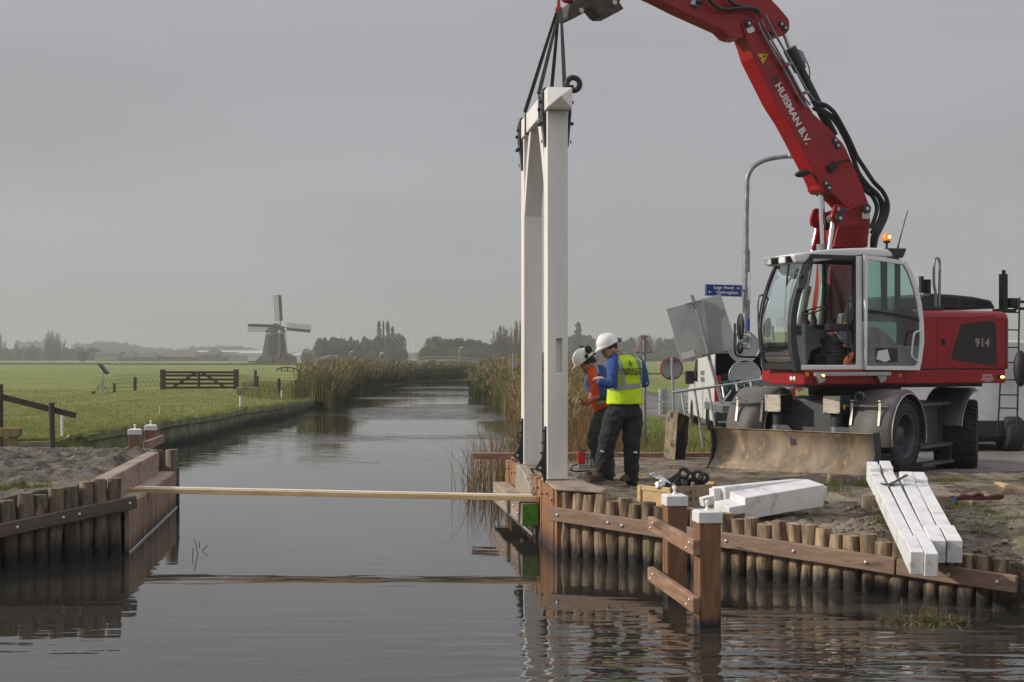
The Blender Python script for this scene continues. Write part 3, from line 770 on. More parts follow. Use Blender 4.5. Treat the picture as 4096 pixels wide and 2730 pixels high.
def brace(c, sgn):
    prof = []; D = (GUd*sgn)
    # curved plank: lower end on the post, upper end under the crossbeam
    n = 9; inner = []; outer = []
    for k in range(n):
        t = k/(n-1)
        inner.append((hw + .60*t**1.25, 4.50 + 1.15*t**.92))
    outer = [(hw, 4.50), (hw, 4.75)] + [(hw + .60*t**1.25 - .0, 4.5+1.15*t**.92) for t in ()]
    poly = [(hw, 4.50)] + [(hw+.02+.62*(k/8)**1.3, 4.50+1.15*(k/8)) for k in range(1, 9)] + [(hw+.42, 5.65)] + [(hw+.62*(k/8)**1.3-.16*(k/8)-.02, 4.72+.93*(k/8)) for k in range(7, 0, -1)] + [(hw, 4.72)]
    P = [c + D*d + Vector((0,0,z)) - GN*.125 for d, z in poly]
    MB().prism(P, GN*.25).build('brace', m_white, gt, bevel=.004)
brace(GA, 1); brace(GB, -1)
def ringplate(M4, x, profile, th, y0, ringc=None, R0=.055, r0=.022, bolts=(), side=-1, name='hinge_bracket'):
    mb = MB(M4)
    mb.prism([Vector((x+px, y0, pz)) for px, pz in profile], (0, th, 0))
    if ringc: mb.cyl(Vector((x+ringc[0], y0-.005, ringc[1])), Vector((x+ringc[0], y0+th+.005, ringc[1])), .03, n=12)
    for bx, bz in bolts:
        mb.cyl(Vector((x+bx, y0+th/2, bz)), Vector((x+bx+side*.035, y0+th/2, bz)), .020, n=8)
    return mb.build(name, m_black, gt, bevel=.003)
def foot(M4, zb):
    prof = [(0,.69),(-.022,.69),(-.030,.50),(-.045,.36),(-.066,.275),(-.10,.22)] + [(-.088+.052*math.cos(a), .150+.052*math.sin(a)) for a in [R(120),R(160),R(200),R(240),R(280)]] + [(-.05,.06),(-.032,-.04),(-.02,-.07),(0,-.07)]
    mb = MB(M4); mb.prism([Vector((-hw-.003+px, -.10, zb+pz)) for px, pz in prof], (0,.05,0))
    for bz, bx in ((.63,-.024),(.48,-.032),(.34,-.05)): mb.cyl(Vector((-hw+bx,-.075,zb+bz)), Vector((-hw+bx-.032,-.075,zb+bz)), .017, n=8)
    f = mb.build('hinge_bracket', m_black, gt, bevel=.003)
    MB(M4).cyl((-hw-.09,-.104,zb+.15),(-hw-.09,-.046,zb+.15),.022,n=12).build('eye_pin', m_plate, f)
foot(MA_, .85); foot(MB_, .85)
def strap(M4, sgn, ztop, zbot, eye=False, y0=-.075):
    mb = MB(M4); x0 = sgn*(bw+.002) ; e = sgn
    mb.prism([Vector((x0, y0, ztop)), Vector((x0+e*.030, y0, ztop)), Vector((x0+e*.028, y0, zt-.02)), Vector((sgn*hw+e*.022, y0, zbot)), Vector((sgn*(hw+.002), y0, zbot)), Vector((sgn*(hw+.002), y0, zt-.05)), Vector((x0, y0, zt-.01))], (0,.085,0))
    for bz in ([5.78,5.5,5.26] if zbot < 5.3 else [5.7,5.5]):
        mb.cyl(Vector((x0+e*.02, y0+.04, bz)), Vector((x0+e*.06-e*(.03 if bz<5.4 else 0), y0+.04, bz)), .024, n=8)
    if not eye:
        mb.torus((x0-e*.05, y0+.0425, ztop-.01), (0,1,0), .06, .028, 14, 6, 0, 2*math.pi)
    else:
        mb.torus((x0+e*.06, y0+.0425, ztop+.10), (0,1,0), .085, .038, 20, 8)
        mb.bar((x0+e*.015, y0+.0425, ztop-.02), (x0+e*.045, y0+.0425, ztop+.08), .07, .05)
        mb.bar((x0-e*.12, y0+.06, z1+.015), (x0, y0+.06, z1+.05), .06, .06)
    mb.build('iron_strap', m_black, gt, bevel=.003)
for M4 in (MA_, MB_):
    strap(M4, -1, z1-.02, 5.19); strap(M4, -1, z1-.05, 5.40, y0=.05); strap(M4, 1, z1, 5.19, eye=(M4 is MA_))
# slings
m_sling = mat('green_sling', rgb(52,68,54), rgb(40,50,42), rough=.8, scale=20)
m_orange = plain('orange_hook', rgb(196,62,34), .5)
apex = at(2235, 40, 18.05)
def sling(yc, label, ax):
    c = GA + GUd*yc
    tL = c - GN*(bw+.012); tR = c + GN*(bw+.012)
    ap = apex + Vector((ax, 0, 0))
    mb = MB(); zt_ = z1+.012; zb_ = z0-.014
    for p, off in ((tL, -.01), (tR, .012)):
        a_ = ap + Vector((off, 0, 0)); b_ = p + Vector((0,0,zt_+.02))
        m1 = a_.lerp(b_, .5) + Vector((.0,0,0))
        mb.bar(a_, m1, .035, .03, up=(0,1,0), w2=.05, h2=.02); mb.bar(m1, b_, .05, .02, up=(0,1,0), w2=.055, h2=.022)
        mb.bar(b_, p + Vector((0,0,zb_)), .05, .012, up=GN)
    mb.bar(tL+Vector((0,0,zb_)), tR+Vector((0,0,zb_)), .05, .012)
    tag(mb.build('lifting_sling', m_sling), label, 'sling', 'green slings')
sling(1.62, 'green lifting sling looped round the far half of the white crossbeam', -.01)
sling(.32, 'green lifting sling looped round the near half of the white crossbeam', .02)
mb = MB(); mb.bar(apex-Vector((0,0,.04)), apex+Vector((0,0,.20)), .03, .045); mb.torus(apex+Vector((0,0,.0)), (0,1,0), .04, .016, 12, 6); mb.cyl(apex+Vector((0,0,.2)), apex+Vector((0,0,.62)), .022, n=8)
tag(mb.build('lifting_hook', m_orange), 'orange lifting hook holding the green slings under the excavator arm', 'hook')

# ------------------------------------------------------------------ excavator
FU = Vector((-.9205,-.3907,0)); LU = Vector((.3907,-.9205,0))
CX = Vector((5.488, 20.43, 0))
ME = Matrix(((FU.x,LU.x,0,CX.x),(FU.y,LU.y,0,CX.y),(0,0,1,0),(0,0,0,1)))      # local x forward, y to the operator's left, z up
def un(xs, ys, yl):
    """local (x, z) of the point of the vertical plane y = yl seen at photo pixel (xs, ys)"""
    d = Vector(((xs-2048)/FPX, 1, -(ys-1427)/FPX)); o = Vector((0,0,EYE))
    t = ((CX-o).dot(LU) + yl) / d.dot(LU)
    p = o + d*t
    return ((p-CX).dot(FU), p.z)
ex = thing('excavator', 'red and white wheeled excavator holding up the white gate frame with its raised arm', 'excavator', (CX.x, CX.y, .68))
def E(): return MB(ME)
def side_poly(pix, yl, depth, name, m_, parent=ex, bevel=.01, seg=1):
    P = [Vector((x, yl, z)) for x, z in [un(a, b, yl) for a, b in pix]]
    return E().prism(P, (0,-depth,0)).build(name, m_, parent, bevel=bevel, seg=seg)
def q1(p): return (2900+.638*p[0], 950+.638*p[1])       # crops used for measuring
def q2(p): return (3000+.3826*p[0], 950+.3826*p[1])
def q3(p): return (2700+.7018*p[0], .7018*p[1])
def q4(p): return (3200+.236*p[0], 650+.236*p[1])
YL = 1.27
xf, zsk0 = un(3215, 1534, YL); _, zsk1 = un(3215, 1484, YL)
xt, _ = un(4050, 1520, YL)
# --- lower frame of the upper carriage (skirt)
sk = E()
CWd = .86                                                # cab width
ztk0, ztk1 = 2.045, 2.255
sk = E(); yi = YL
poly = [(xf,yi-.03),(xf+.0,yi-CWd-.02),(xf-.95,yi-CWd-.04),(xf-.95,-1.2),(xt+.1,-1.2),(xt+.02,-1.0),(xt,0),(xt+.03,1.1),(xt+.14,YL),(xf-.03,YL)]
sk.prism([Vector((x,y,ztk0)) for x,y in poly], (0,0,ztk1-ztk0))
body = sk.build('upper_frame', m_red, ex, bevel=.03, seg=3)
E().box(xt+.25, xf-.6, -.9, .9, ztk0-.06, ztk0+.02).build('belly_plate', m_dgrey, ex)
# vertical seams in the skirt
for xs in (3232, 3618):
    x, z = un(xs, 1500, YL); E().box(x-.004, x+.004, YL-.01, YL+.002, ztk0+.01, ztk1-.005).build('seam', m_ink, body)
# headlights in the nose
for i in (0, 1):
    yy = YL-.30+.075*i
    E().lathe([(.0,-.01),(.034,-.01),(.036,.006),(.02,.012),(.001,.014)], (xf, yy, 2.135), ax=(1,0,0), n=14).build('headlight', m_lens, body)
for xs, ys in ((3229,1500),(3601,1503)):
    x, z = un(xs, ys, YL); E().lathe([(.0,-.002),(.033,-.002),(.03,.006),(.001,.008)], (x, YL, z), ax=(0,1,0), n=16).build('reflector', m_yel, body)
# step bar on the side
(xa, za), (xb, zb) = un(3260,1499,YL+.1), un(3560,1497,YL+.1)
st = E(); st.box(xb, xa, YL+.06, YL+.13, za-.022, za+.028); 
for x in (xa-.12, xb+.12): st.prism([Vector((x-.08,YL,za-.09)),Vector((x+.02,YL,za-.13)),Vector((x+.08,YL,za-.03)),Vector((x+.08,YL,za+.02)),Vector((x-.08,YL,za+.02))],(0,.075,0))
stp = st.build('step_bar', m_alu, ex, bevel=.004)
m_amb = plain('amber_lit', rgb(255,150,30), .4, emit=((1,.45,.08,1), 9))
x, z = un(3296,1503,YL+.15); E().sphere((x, YL+.14, z), .016, 8, 6).build('marker_lamp', m_amb, stp)
x, z = un(4010,1509,YL); E().sphere((x, YL-.005, z), .035, 10, 6, sc=(1.3,.4,.6)).build('marker_lamp', m_amb, body)
E().box(x+.05,x+.12,YL-.005,YL+.004,z-.03,z+.03).build('lamp_housing', m_ink, body)
# warning sticker with writing
x0,z0_ = un(3925,1525,YL); x1,z1_ = un(3972,1494,YL)
dk = E().box(x1,x0,YL,YL+.003,z0_,z1_).build('danger_sticker', m_redsign, body)
fr = face_frame(ME @ Vector(((x0+x1)/2, YL+.004, z1_-.035)), -FU, (0,0,1))
text('writing', 'GEVAAR', .045, fr, m_wht, dk)
fr = face_frame(ME @ Vector(((x0+x1)/2, YL+.004, z1_-.10)), -FU, (0,0,1))
text('writing', 'VERBODEN BINNEN\nHET ZWENKBEREIK\nTE KOMEN', .026, fr, m_wht, dk)
# --- engine housing
def upoly(pts_, crop): return [crop(p) for p in pts_]
hx0, hz0 = un(*q1((1242,835)), YL); hx1, hz1 = un(*q1((1335,462)), YL); hx2, hz2 = un(*q1((1762,455)), YL)
ztop = .5*(hz1+hz2)
xcb = un(*q1((1235,700)), YL)[0]
eh = E()
prof = [(YL,ztk1+.002),(YL,ztop-.10),(YL-.03,ztop-.03),(YL-.10,ztop),(-1.15,ztop),(-1.22,ztop-.1),(-1.22,ztk1+.002)]
def section(x, prof): return [Vector((x, y, z)) for y, z in prof]
eh.loft([section(xcb+.12, prof), section(xt+.14, prof)], True, False)
house = eh.build('engine_housing', m_red, ex, bevel=.02, seg=2)
E().loft([section(xt+.138, [(y-.005 if y>0 else y+.005, z-.004 if z>2.5 else z) for y,z in prof]), section(xt+.04, [(y*.97, z-.02 if z>2.5 else z) for y,z in prof]), section(xt-.0, [(y*.88, z-.09 if z>2.5 else z) for y,z in prof])], True, False).build('counterweight', m_red, ex, bevel=.02, seg=2)
for p in ((1330,600),(1762,600)):
    x, z = un(*q1(p), YL); E().box(x-.006,x+.006,YL-.01,YL+.0015,ztk1+.01,ztop-.12).build('seam', m_ink, house)
E().box(xt+.15, xcb+.12, YL-.004, YL+.0015, ztk1-.004, ztk1+.008).build('seam', m_ink, house)
# recessed panel with the model number
rec = [q1(p) for p in ((1455,500),(1700,490),(1722,520),(1740,815),(1395,770))]
side_poly(rec, YL+.0035, .002, 'panel_recess', m_red2, house, bevel=0)
win = [q1(p) for p in ((1480,545),(1660,522),(1688,528),(1698,560),(1706,790),(1696,804),(1430,770),(1420,752))]
wn = side_poly(win, YL+.006, .002, 'side_grille', plain('dark_grille', rgb(34,30,28), .45), house, bevel=0)
x, z = un(*q1((1612,663)), YL)
text('writing', '914', .175, face_frame(ME @ Vector((x, YL+.008, z)), -FU, (0,0,1)), mat('number_grey', rgb(150,140,132), rough=.5), wn, bold=.006, spacing=1.1)
x, z = un(*q1((1368,657)), YL); E().box(x-.04,x+.04,YL,YL+.006,z-.05,z+.05).build('latch', m_ink, house, bevel=.004)
# grey hood with grilles, on the roof
hd = []
for yl_, sc_ in ((.55,1),): pass
hp = [un(*q1(p), .62) for p in ((1222,448),(1222,372),(1300,352),(1420,358),(1560,372),(1672,395),(1700,448))]
P = [Vector((x,.62,max(z, ztop-.02))) for x,z in hp]
E().prism(P, (0,-1.5,0)).build('engine_hood', m_dgrey, ex, bevel=.03, seg=3)
hood = bpy.data.objects['engine_hood']
for pp_ in (((1352,372),(1445,380),(1460,388),(1450,422),(1352,418)), ((1490,388),(1600,396),(1650,412),(1655,428),(1485,422),(1482,400))):
    side_poly([q1(p) for p in pp_], .622+.004, .003, 'grille', m_ink, hood, bevel=0)
# stack, exhaust, rail, mirror
def ppt(crop, p, yl): x, z = un(*crop(p), yl); return Vector((x, yl, z))
a_ = ppt(q1,(1748,458),.9); b_ = ppt(q1,(1748,230),.9)
mb = E(); mb.box(a_.x-.045,a_.x+.045,.84,.94,a_.z-.02,b_.z); mb.cyl((a_.x,.9,b_.z),(a_.x,.9,b_.z+.06),.03,n=8); mb.box(a_.x-.18,a_.x+.14,.80,.98,a_.z-.03,a_.z+.02)
mb.tube([(a_.x+.06,.97,b_.z-.03),(a_.x+.13,.97,b_.z-.05),(a_.x+.15,.97,b_.z-.2),(a_.x+.07,.97,b_.z-.13)], .006, 6, sub=4)
mb.build('camera_mast', m_ink, ex, bevel=.005)
c_ = ppt(q1,(1795,415),.9)
E().box(c_.x-.09,c_.x+.07,.84,.97,c_.z-.07,c_.z+.085).build('work_lamp', m_ink, ex, bevel=.02, seg=2)
a_ = ppt(q1,(1268,350),-.3); b_ = ppt(q1,(1268,265),-.3)
mb = E(); mb.cyl((a_.x,-.3,a_.z-.2),(a_.x,-.3,b_.z),.058,n=14); mb.box(a_.x+.09,a_.x+.15,-.33,-.27,a_.z-.0,b_.z+.05); mb.box(a_.x,a_.x+.12,-.32,-.28,b_.z-.1,b_.z-.07)
mb.build('exhaust', m_ink, ex, bevel=.004)
hr = [ppt(q1,p,1.1) for p in ((1318,455),(1320,350),(1310,290),(1311,170),(1316,138),(1328,128),(1340,138),(1346,170),(1345,300),(1341,455))]
E().tube(hr, .02, 8, sub=3).build('handrail', m_steel, ex)
E().box(hr[0].x-.12,hr[0].x+.30,.8,1.16,ztop+.01,ztop+.05).build('walkway', m_dgrey, ex)

# --- cab
yo, yi_ = YL-.005, YL-CWd                                # outer (left) and inner side
zfl = ztk1+.002
ap = [ppt(q2,p,yo) for p in ((640,245),(600,330),(560,440),(520,560),(488,680),(468,800),(458,930),(462,1060),(476,1190),(500,1300),(520,1385))]
ap[-1].z = zfl
def pillar(path, y, w_, th, name, m_, parent):
    mb = E(); rings = []
    for i, p in enumerate(path):
        d = (path[min(i+1,len(path)-1)]-path[max(i-1,0)]); d.y = 0; d.normalize(); n_ = Vector((-d.z,0,d.x))
        q = Vector((p.x, y, p.z))
        rings.append([q+n_*w_/2-Vector((0,th/2,0)), q+n_*w_/2+Vector((0,th/2,0)), q-n_*w_/2+Vector((0,th/2,0)), q-n_*w_/2-Vector((0,th/2,0))])
    return mb.loft(rings, True, False).build(name, m_, parent, bevel=.012, seg=2)
cab = E().box(ap[-1].x-1.45, ap[-1].x-.02, yi_, yo, zfl, zfl+.07).build('cab', m_offw, ex, bevel=.01)
# pillars
pillar(ap, yo-.05, .105, .09, 'pillar', m_dgrey, cab)
pillar(ap, yi_+.04, .08, .07, 'pillar', m_dgrey, cab)
# cab profile measured on the side plane
top_front = ppt(q2,(500,215),yo)
roof_pix = [(470,175),(560,160),(840,120),(1150,108),(1400,108),(1470,125),(1510,160),(1530,205),(1420,210),(1190,190),(1120,205),(1020,212),(700,255),(560,272),(500,262)]
rp = [ppt(q2,p,yo) for p in roof_pix]
mb = E(); ringsR = []
rf = E(); 
P = [Vector((p.x, yo-.04, p.z)) for p in rp]
rf.prism(P, (0,-(CWd-.08),0)); roof = rf.build('roof', m_offw, cab, bevel=.035, seg=3)
xdoor0 = ppt(q2,(540,1365),yo).x; xB = ppt(q2,(1145,700),yo).x; xR = ppt(q2,(1560,700),yo).x
zB1 = ppt(q2,(1145,200),yo).z
# B pillar, rear pillar, sills
E().box(xB-.05,xB+.055,yo-.06,yo,zfl+.05,zB1).build('pillar', m_offw, cab, bevel=.008)
E().box(xB+.055,xB+.085,yo-.07,yo-.01,zfl+.1,zB1-.02).build('door_seal', m_ink, cab)
zrl = zB1-.02
for y in (yo-.05, yi_): E().box(xR-.03,xR+.05,y,y+.05,zfl+.05,zrl).build('pillar', m_dgrey, cab, bevel=.008)
E().box(xB-.03,xB+.03,yi_,yi_+.05,zfl+.05,zB1-.03).build('pillar', m_dgrey, cab, bevel=.006)
E().box(ap[0].x-.05-.0,ap[0].x+.02,yi_+.02,yo-.02,ap[0].z-.02,ap[0].z+.05).build('header', m_dgrey, cab)
E().box(xR,ap[0].x,yi_,yi_+.04,zB1-.06,zB1+.02).build('roof_rail', m_dgrey, cab)
E().box(xR,ap[0].x,yo-.06,yo-.01,zB1-.045,zB1+.01).build('roof_rail', m_dgrey, cab)
# lower inner and rear walls
E().box(xR,ap[-1].x-.02,yi_,yi_+.03,zfl+.06,zfl+.34).build('side_wall', m_dgrey, cab)
E().box(xR,xR+.03,yi_+.05,yo-.05,zfl+.06,zfl+.75).build('rear_wall', m_lgrey, cab)
E().box(xR,xB-.05,yo-.03,yo-.005,zfl+.05,zfl+.70).build('side_wall', m_offw, cab)
# front lower sill
E().box(ap[-1].x-.01,ap[-1].x+.05,yi_+.03,yo-.03,zfl,zfl+.10).build('front_sill', m_ink, cab, bevel=.01)
# windscreen (curved glass following the pillars)
mb = E(); N_ = len(ap)
vs = [];fs = []
for p in ap[:-1]:
    vs += [Vector((p.x+.02, yi_+.05, p.z)), Vector((p.x+.02, yo-.06, p.z))]
vs += [Vector((ap[-1].x+.02, yi_+.05, zfl+.1)), Vector((ap[-1].x+.02, yo-.06, zfl+.1))]
for i in range(N_-1): fs.append((2*i,2*i+1,2*i+3,2*i+2))
mb.add(vs, fs, True); mb.build('windscreen', g_cab, cab, recalc=False)
E().add([(xR+.02,yi_+.02,zfl+.34),(ap[6].x-.06,yi_+.02,zfl+.34),(ap[3].x-.05,yi_+.02,ap[3].z),(ap[0].x-.05,yi_+.02,zB1-.06),(xR+.02,yi_+.02,zB1-.06)],[(0,1,2,3,4)]).build('side_window', g_cab, cab)
E().add([(xR+.015,yi_+.05,zfl+.75),(xR+.015,yo-.05,zfl+.75),(xR+.015,yo-.05,zrl),(xR+.015,yi_+.05,zrl)],[(0,1,2,3)]).build('rear_window', g_cab, cab)
E().add([(xR+.05,yo-.03,zfl+.70),(xB-.05,yo-.03,zfl+.70),(xB-.05,yo-.03,zB1-.05),(xR+.05,yo-.03,zB1-.05)],[(0,1,2,3)]).build('side_window', g_cab, cab)
E().bar((ap[5].x-.3,yi_+.02,ap[3].z+.25),(ap[2].x,yi_+.02,ap[2].z),.03,.04).build('wiper', m_ink, cab)
wp = [ppt(q2,p,yo-.35) for p in ((415,220),(390,420),(370,700),(372,1000),(380,1250),(420,1320))]
E().tube([Vector((p.x,p.y,p.z)) for p in wp], .014, 6, sub=3).build('wiper', m_ink, cab)
wp = [ppt(q2,p,yo-.30) for p in ((500,330),(450,470),(410,700),(395,900),(400,1280))]
E().tube(wp, .012, 6, sub=3).build('wiper', m_ink, cab)
# storage box on pillar with round knob
p0 = ppt(q2,(545,410),yo-.02)
E().prism([Vector((q.x,yo-.005,q.z)) for q in [ppt(q2,p,yo) for p in ((520,285),(605,280),(590,450),(560,545),(480,545),(490,420))]],(0,.05,0)).build('pillar_cover', m_grey, cab, bevel=.015, seg=2)
E().sphere((p0.x+.06,yo+.06,p0.z), .035, 10, 6).build('knob', m_ink, cab)
# visor lamps
vz = ppt(q2,(270,240),yi_+.3)
vb = E(); vb.prism([Vector((q.x,yo-.12,q.z)) for q in [ppt(q2,p,yo-.12) for p in ((385,205),(480,172),(520,200),(520,255),(440,262),(410,240))]],(0,-(CWd-.28),0))
vis = vb.build('lamp_visor', m_ink, cab, bevel=.01)
for yy in (yo-.25, yi_+.25): E().box(ap[0].x+.30,ap[0].x+.33,yy-.08,yy+.08,ap[0].z-.03,ap[0].z+.06).build('work_lamp', m_lens, vis, bevel=.01)
# door swung back against the body
yd = YL+.075
dop = [ppt(q2,p,yd) for p in ((1200,185),(1420,210),(1640,255),(1700,360),(1760,520),(1800,700),(1822,900),(1825,1100),(1800,1290),(1778,1392),(1185,1388))]
dip = [ppt(q2,p,yd) for p in ((1235,232),(1420,258),(1610,288),(1660,380),(1715,540),(1752,700),(1775,880),(1780,1090),(1762,1260),(1735,1345),(1225,1345))]
dop[-1].x = xB-.06; 
n_ = len(dop)
dm = E(); V = [Vector((p.x,yd,p.z)) for p in dop]+[Vector((p.x,yd,p.z)) for p in dip]+[Vector((p.x,yd-.045,p.z)) for p in dop]+[Vector((p.x,yd-.045,p.z)) for p in dip]
F = []
for i in range(n_):
    j = (i+1) % n_
    F += [(i,j,n_+j,n_+i),(2*n_+i,3*n_+i,3*n_+j,2*n_+j),(i,2*n_+i,2*n_+j,j),(n_+i,n_+j,3*n_+j,3*n_+i)]
dm.add(V, F); door = dm.build('door', m_offw, ex, bevel=.006)
E().add([Vector((p.x,yd-.02,p.z)) for p in dip],[tuple(range(n_))]).build('door_glass', g_door, door)
low = [ppt(q2,p,yd-.01) for p in ((1222,945),(1260,935),(1330,945),(1420,985),(1490,1060),(1545,1125),(1640,1140),(1780,1140),(1762,1260),(1735,1343),(1227,1343))]
E().prism([Vector((p.x,yd-.012,p.z)) for p in low],(0,-.02,0)).build('door_panel', m_lgrey, door, bevel=.006)
dl_ = bpy.data.objects['door_panel']
net = [ppt(q2,p,yd) for p in ((1318,1155),(1548,1160),(1548,1305),(1318,1305))]
E().prism([Vector((p.x,yd-.008,p.z)) for p in net],(0,-.003,0)).build('net_pocket', m_dgrey, dl_)
pap = [ppt(q2,p,yd) for p in ((1340,1190),(1440,1172),(1468,1280),(1415,1305),(1325,1275))]
E().prism([Vector((p.x,yd-.004,p.z)) for p in pap],(0,-.003,0)).build('paper', m_wht, dl_)
cbp = [ppt(q2,p,yd) for p in ((1230,752),(1500,790),(1790,850),(1790,885),(1500,822),(1230,785))]
E().prism([Vector((p.x,yd-.01,p.z)) for p in cbp],(0,-.02,0)).build('crossbar', m_ink, door)
rbp = [ppt(q2,p,yd) for p in ((1385,245),(1450,255),(1450,760),(1395,760))]
E().prism([Vector((p.x,yd-.03,p.z)) for p in rbp],(0,-.02,0)).build('inner_bar', m_dgrey, door)
hp_ = [ppt(q2,p,yd+.06) for p in ((1815,978),(1735,990),(1712,1030),(1690,1210),(1705,1255),(1790,1305))]
hp_[0].y = yd; hp_[-1].y = yd
E().tube(hp_, .013, 8, sub=4).build('handle', m_offw, door)
# interior: floor, seat base, bellows, seat, console, levers
ymid = (yo+yi_)/2
sx_ = ppt(q2,(860,1000),ymid).x
mb = E()
for i in range(7):
    z = ppt(q2,(860,1290),ymid).z + i*.055
    mb.lathe([(.15,0),(.20-.008*i,.027),(.15,.055)], (sx_,ymid,z), n=18, caps=False)
mb.build('seat_bellows', m_int, cab)
E().box(sx_-.2,sx_+.2,ymid-.17,ymid+.17,zfl+.07,zfl+.22).build('seat_base', m_dgrey, cab, bevel=.01)
zb_ = ppt(q2,(860,1100),ymid).z
E().box(sx_-.30,sx_+.18,ymid-.23,ymid+.23,zb_,zb_+.13).build('seat_cushion', m_int, cab, bevel=.04, seg=3)
E().prism([Vector((x,ymid-.22,z)) for x,z in ((sx_-.38,zb_+.1),(sx_-.27,zb_+.1),(sx_-.38,zb_+.55),(sx_-.43,zb_+.72),(sx_-.50,zb_+.7))],(0,.44,0)).build('seat_back', m_int, cab, bevel=.03, seg=2)
for s_ in (-1,1):
    E().box(sx_-.22,sx_+.30,ymid+s_*.27-.05,ymid+s_*.27+.05,zb_+.16,zb_+.27).build('arm_rest', m_dgrey, cab, bevel=.02, seg=2)
    E().tube([(sx_+.24,ymid+s_*.27,zb_+.27),(sx_+.26,ymid+s_*.27,zb_+.36),(sx_+.25,ymid+s_*.27,zb_+.48)],[.05,.02,.024],8).build('lever', m_ink, cab)
con = [ppt(q2,p,yo-.12) for p in ((955,800),(1000,790),(1095,850),(1100,1170),(1050,1140),(960,1060),(935,1000))]
E().prism(con,(0,-.10,0)).build('side_console', m_lgrey, cab, bevel=.02, seg=2)
yb = [ppt(q2,p,yo-.118) for p in ((985,880),(1065,930),(1050,975),(965,930))]
E().prism(yb,(0,.003,0)).build('yellow_label', m_tyel, cab)
dash = [ppt(q2,p,ymid) for p in ((540,1360),(530,900),(620,930),(640,960),(700,970),(760,980),(760,1060),(690,1070),(720,1150),(600,1180),(560,1360))]
E().prism([Vector((p.x,ymid-.2,p.z)) for p in dash],(0,.3,0)).build('dashboard', m_int, cab, bevel=.02)
stc = ppt(q2,(660,860),ymid)
mb = E(); mb.tube([(stc.x,ymid,stc.z-.1),(stc.x-.02,ymid,stc.z),(stc.x+.02,ymid,stc.z+.12)],[.06,.045,.02],10)
mb.torus((stc.x-.0,ymid,stc.z+.13),(.35,0,1),.17,.012,20,6); mb.build('steering_wheel', m_ink, cab)
E().box(ap[4].x-.14,ap[4].x-.11,yi_+.18,yi_+.36,zfl+.62,zfl+.76).build('monitor', m_lgrey, cab, bevel=.008)
gl = [ppt(q2,p,yo-.05) for p in ((1125,1290),(1075,1220),(1040,1260),(1000,1330),(1110,1310))]
E().tube(gl,[.01,.035,.05,.05,.02],8,sub=2).build('work_glove', plain('glove_orange', rgb(186,92,70), .8), cab)
E().tube([ppt(q2,p,yo-.02) for p in ((1098,665),(1040,665),(1025,720),(1025,1200),(1045,1300),(1090,1310))],.012,6,sub=3).build('grab_rail', m_ink, cab)
# mirrors and front rail
mr = [ppt(q1,p,yi_+.02) for p in ((240,362),(215,368),(206,400),(206,500),(212,570),(228,700),(232,800),(250,838))]
E().tube(mr,.016,8,sub=3).build('front_rail', m_steel, cab)
m1 = ppt(q1,(95,560),yi_-.15); 
ma = [ppt(q1,p,yi_-.12) for p in ((240,752),(100,748),(66,730),(60,680),(62,540))]
arm_ = E().tube(ma,.016,8,sub=3).build('mirror_arm', m_ink, cab)
for (cx_,cy_),(a__,b__) in (((97,560),(.055,.20)),((92,695),(.05,.09))):
    c0 = ppt(q1,(cx_,cy_),yi_-.12)
    r_ = Matrix.Rotation(R(-25),3,'Z')
    E().sphere(c0, 1, 14, 10, sc=(.035,a__*1.7,b__)).build('mirror', m_ink, arm_)
# roof rear bracket, beacon, antenna
E().prism([Vector((q.x,yo-.10,q.z)) for q in [ppt(q2,p,yo-.1) for p in ((1440,112),(1640,115),(1625,165),(1600,215),(1500,200))]],(0,-.5,0)).build('roof_bracket', m_dgrey, cab, bevel=.008)
bc = ppt(q4,(1470,1370),.75); bt = ppt(q4,(1470,1215),.75)
be = E().lathe([(.045,0),(.05,.02),(.055,.05)], (bc.x,.75,bc.z), n=14).build('beacon', m_ink, cab)
E().cyl((bc.x,.75,bc.z-.08),(bc.x,.75,bc.z),.018,n=8).build('stem', m_ink, be)
m_beac = plain('amber_dome', rgb(200,92,14), .25, emit=((1,.35,.03,1), .5))
E().lathe([(.062,0),(.066,.02),(.066,.085),(.05,.105),(.001,.11)], (bc.x,.75,bc.z+.035), n=16).build('dome', m_beac, be)
E().sphere((bc.x,.75+.05,bc.z+.09),.027,10,6).build('bulb', plain('amber_bulb', rgb(255,200,80), .4, emit=((1,.62,.18,1), 14)), be)
E().tube([ppt(q4,p,.7) for p in ((1650,1500),(1668,1400),(1745,1110),(1825,820))],[.022,.012,.007,.007],6).build('antenna', m_ink, cab)

# --- boom: side plates at y = BY, width BWd
BY, BWd = .17, .34
def boom_poly(pix, crop, y, dep, name, m_, parent, bevel=.012):
    P = [ppt(crop, p, y) for p in pix]
    return E().prism(P,(0,-dep,0)).build(name, m_, parent, bevel=bevel, seg=2)
boom = boom_poly([(418,102),(395,112),(384,138),(392,175),(403,205),(425,260),(445,330),(505,450),(575,590),(640,690),(700,800),(770,935),(808,1010),(826,1052),(832,1080),(850,1098),(885,1100),(912,1118),(945,1150),(975,1185),(1010,1200),(1052,1215),(1080,1225),(1108,1205),(1112,1180),(1080,1095),(1050,1010),(1020,950),(1000,905),(975,850),(955,815),(925,785),(895,748),(850,705),(790,650),(745,580),(700,490),(640,390),(590,310),(540,230),(500,180),(455,115),(435,103)], q3, BY, BWd, 'boom', m_red, ex)
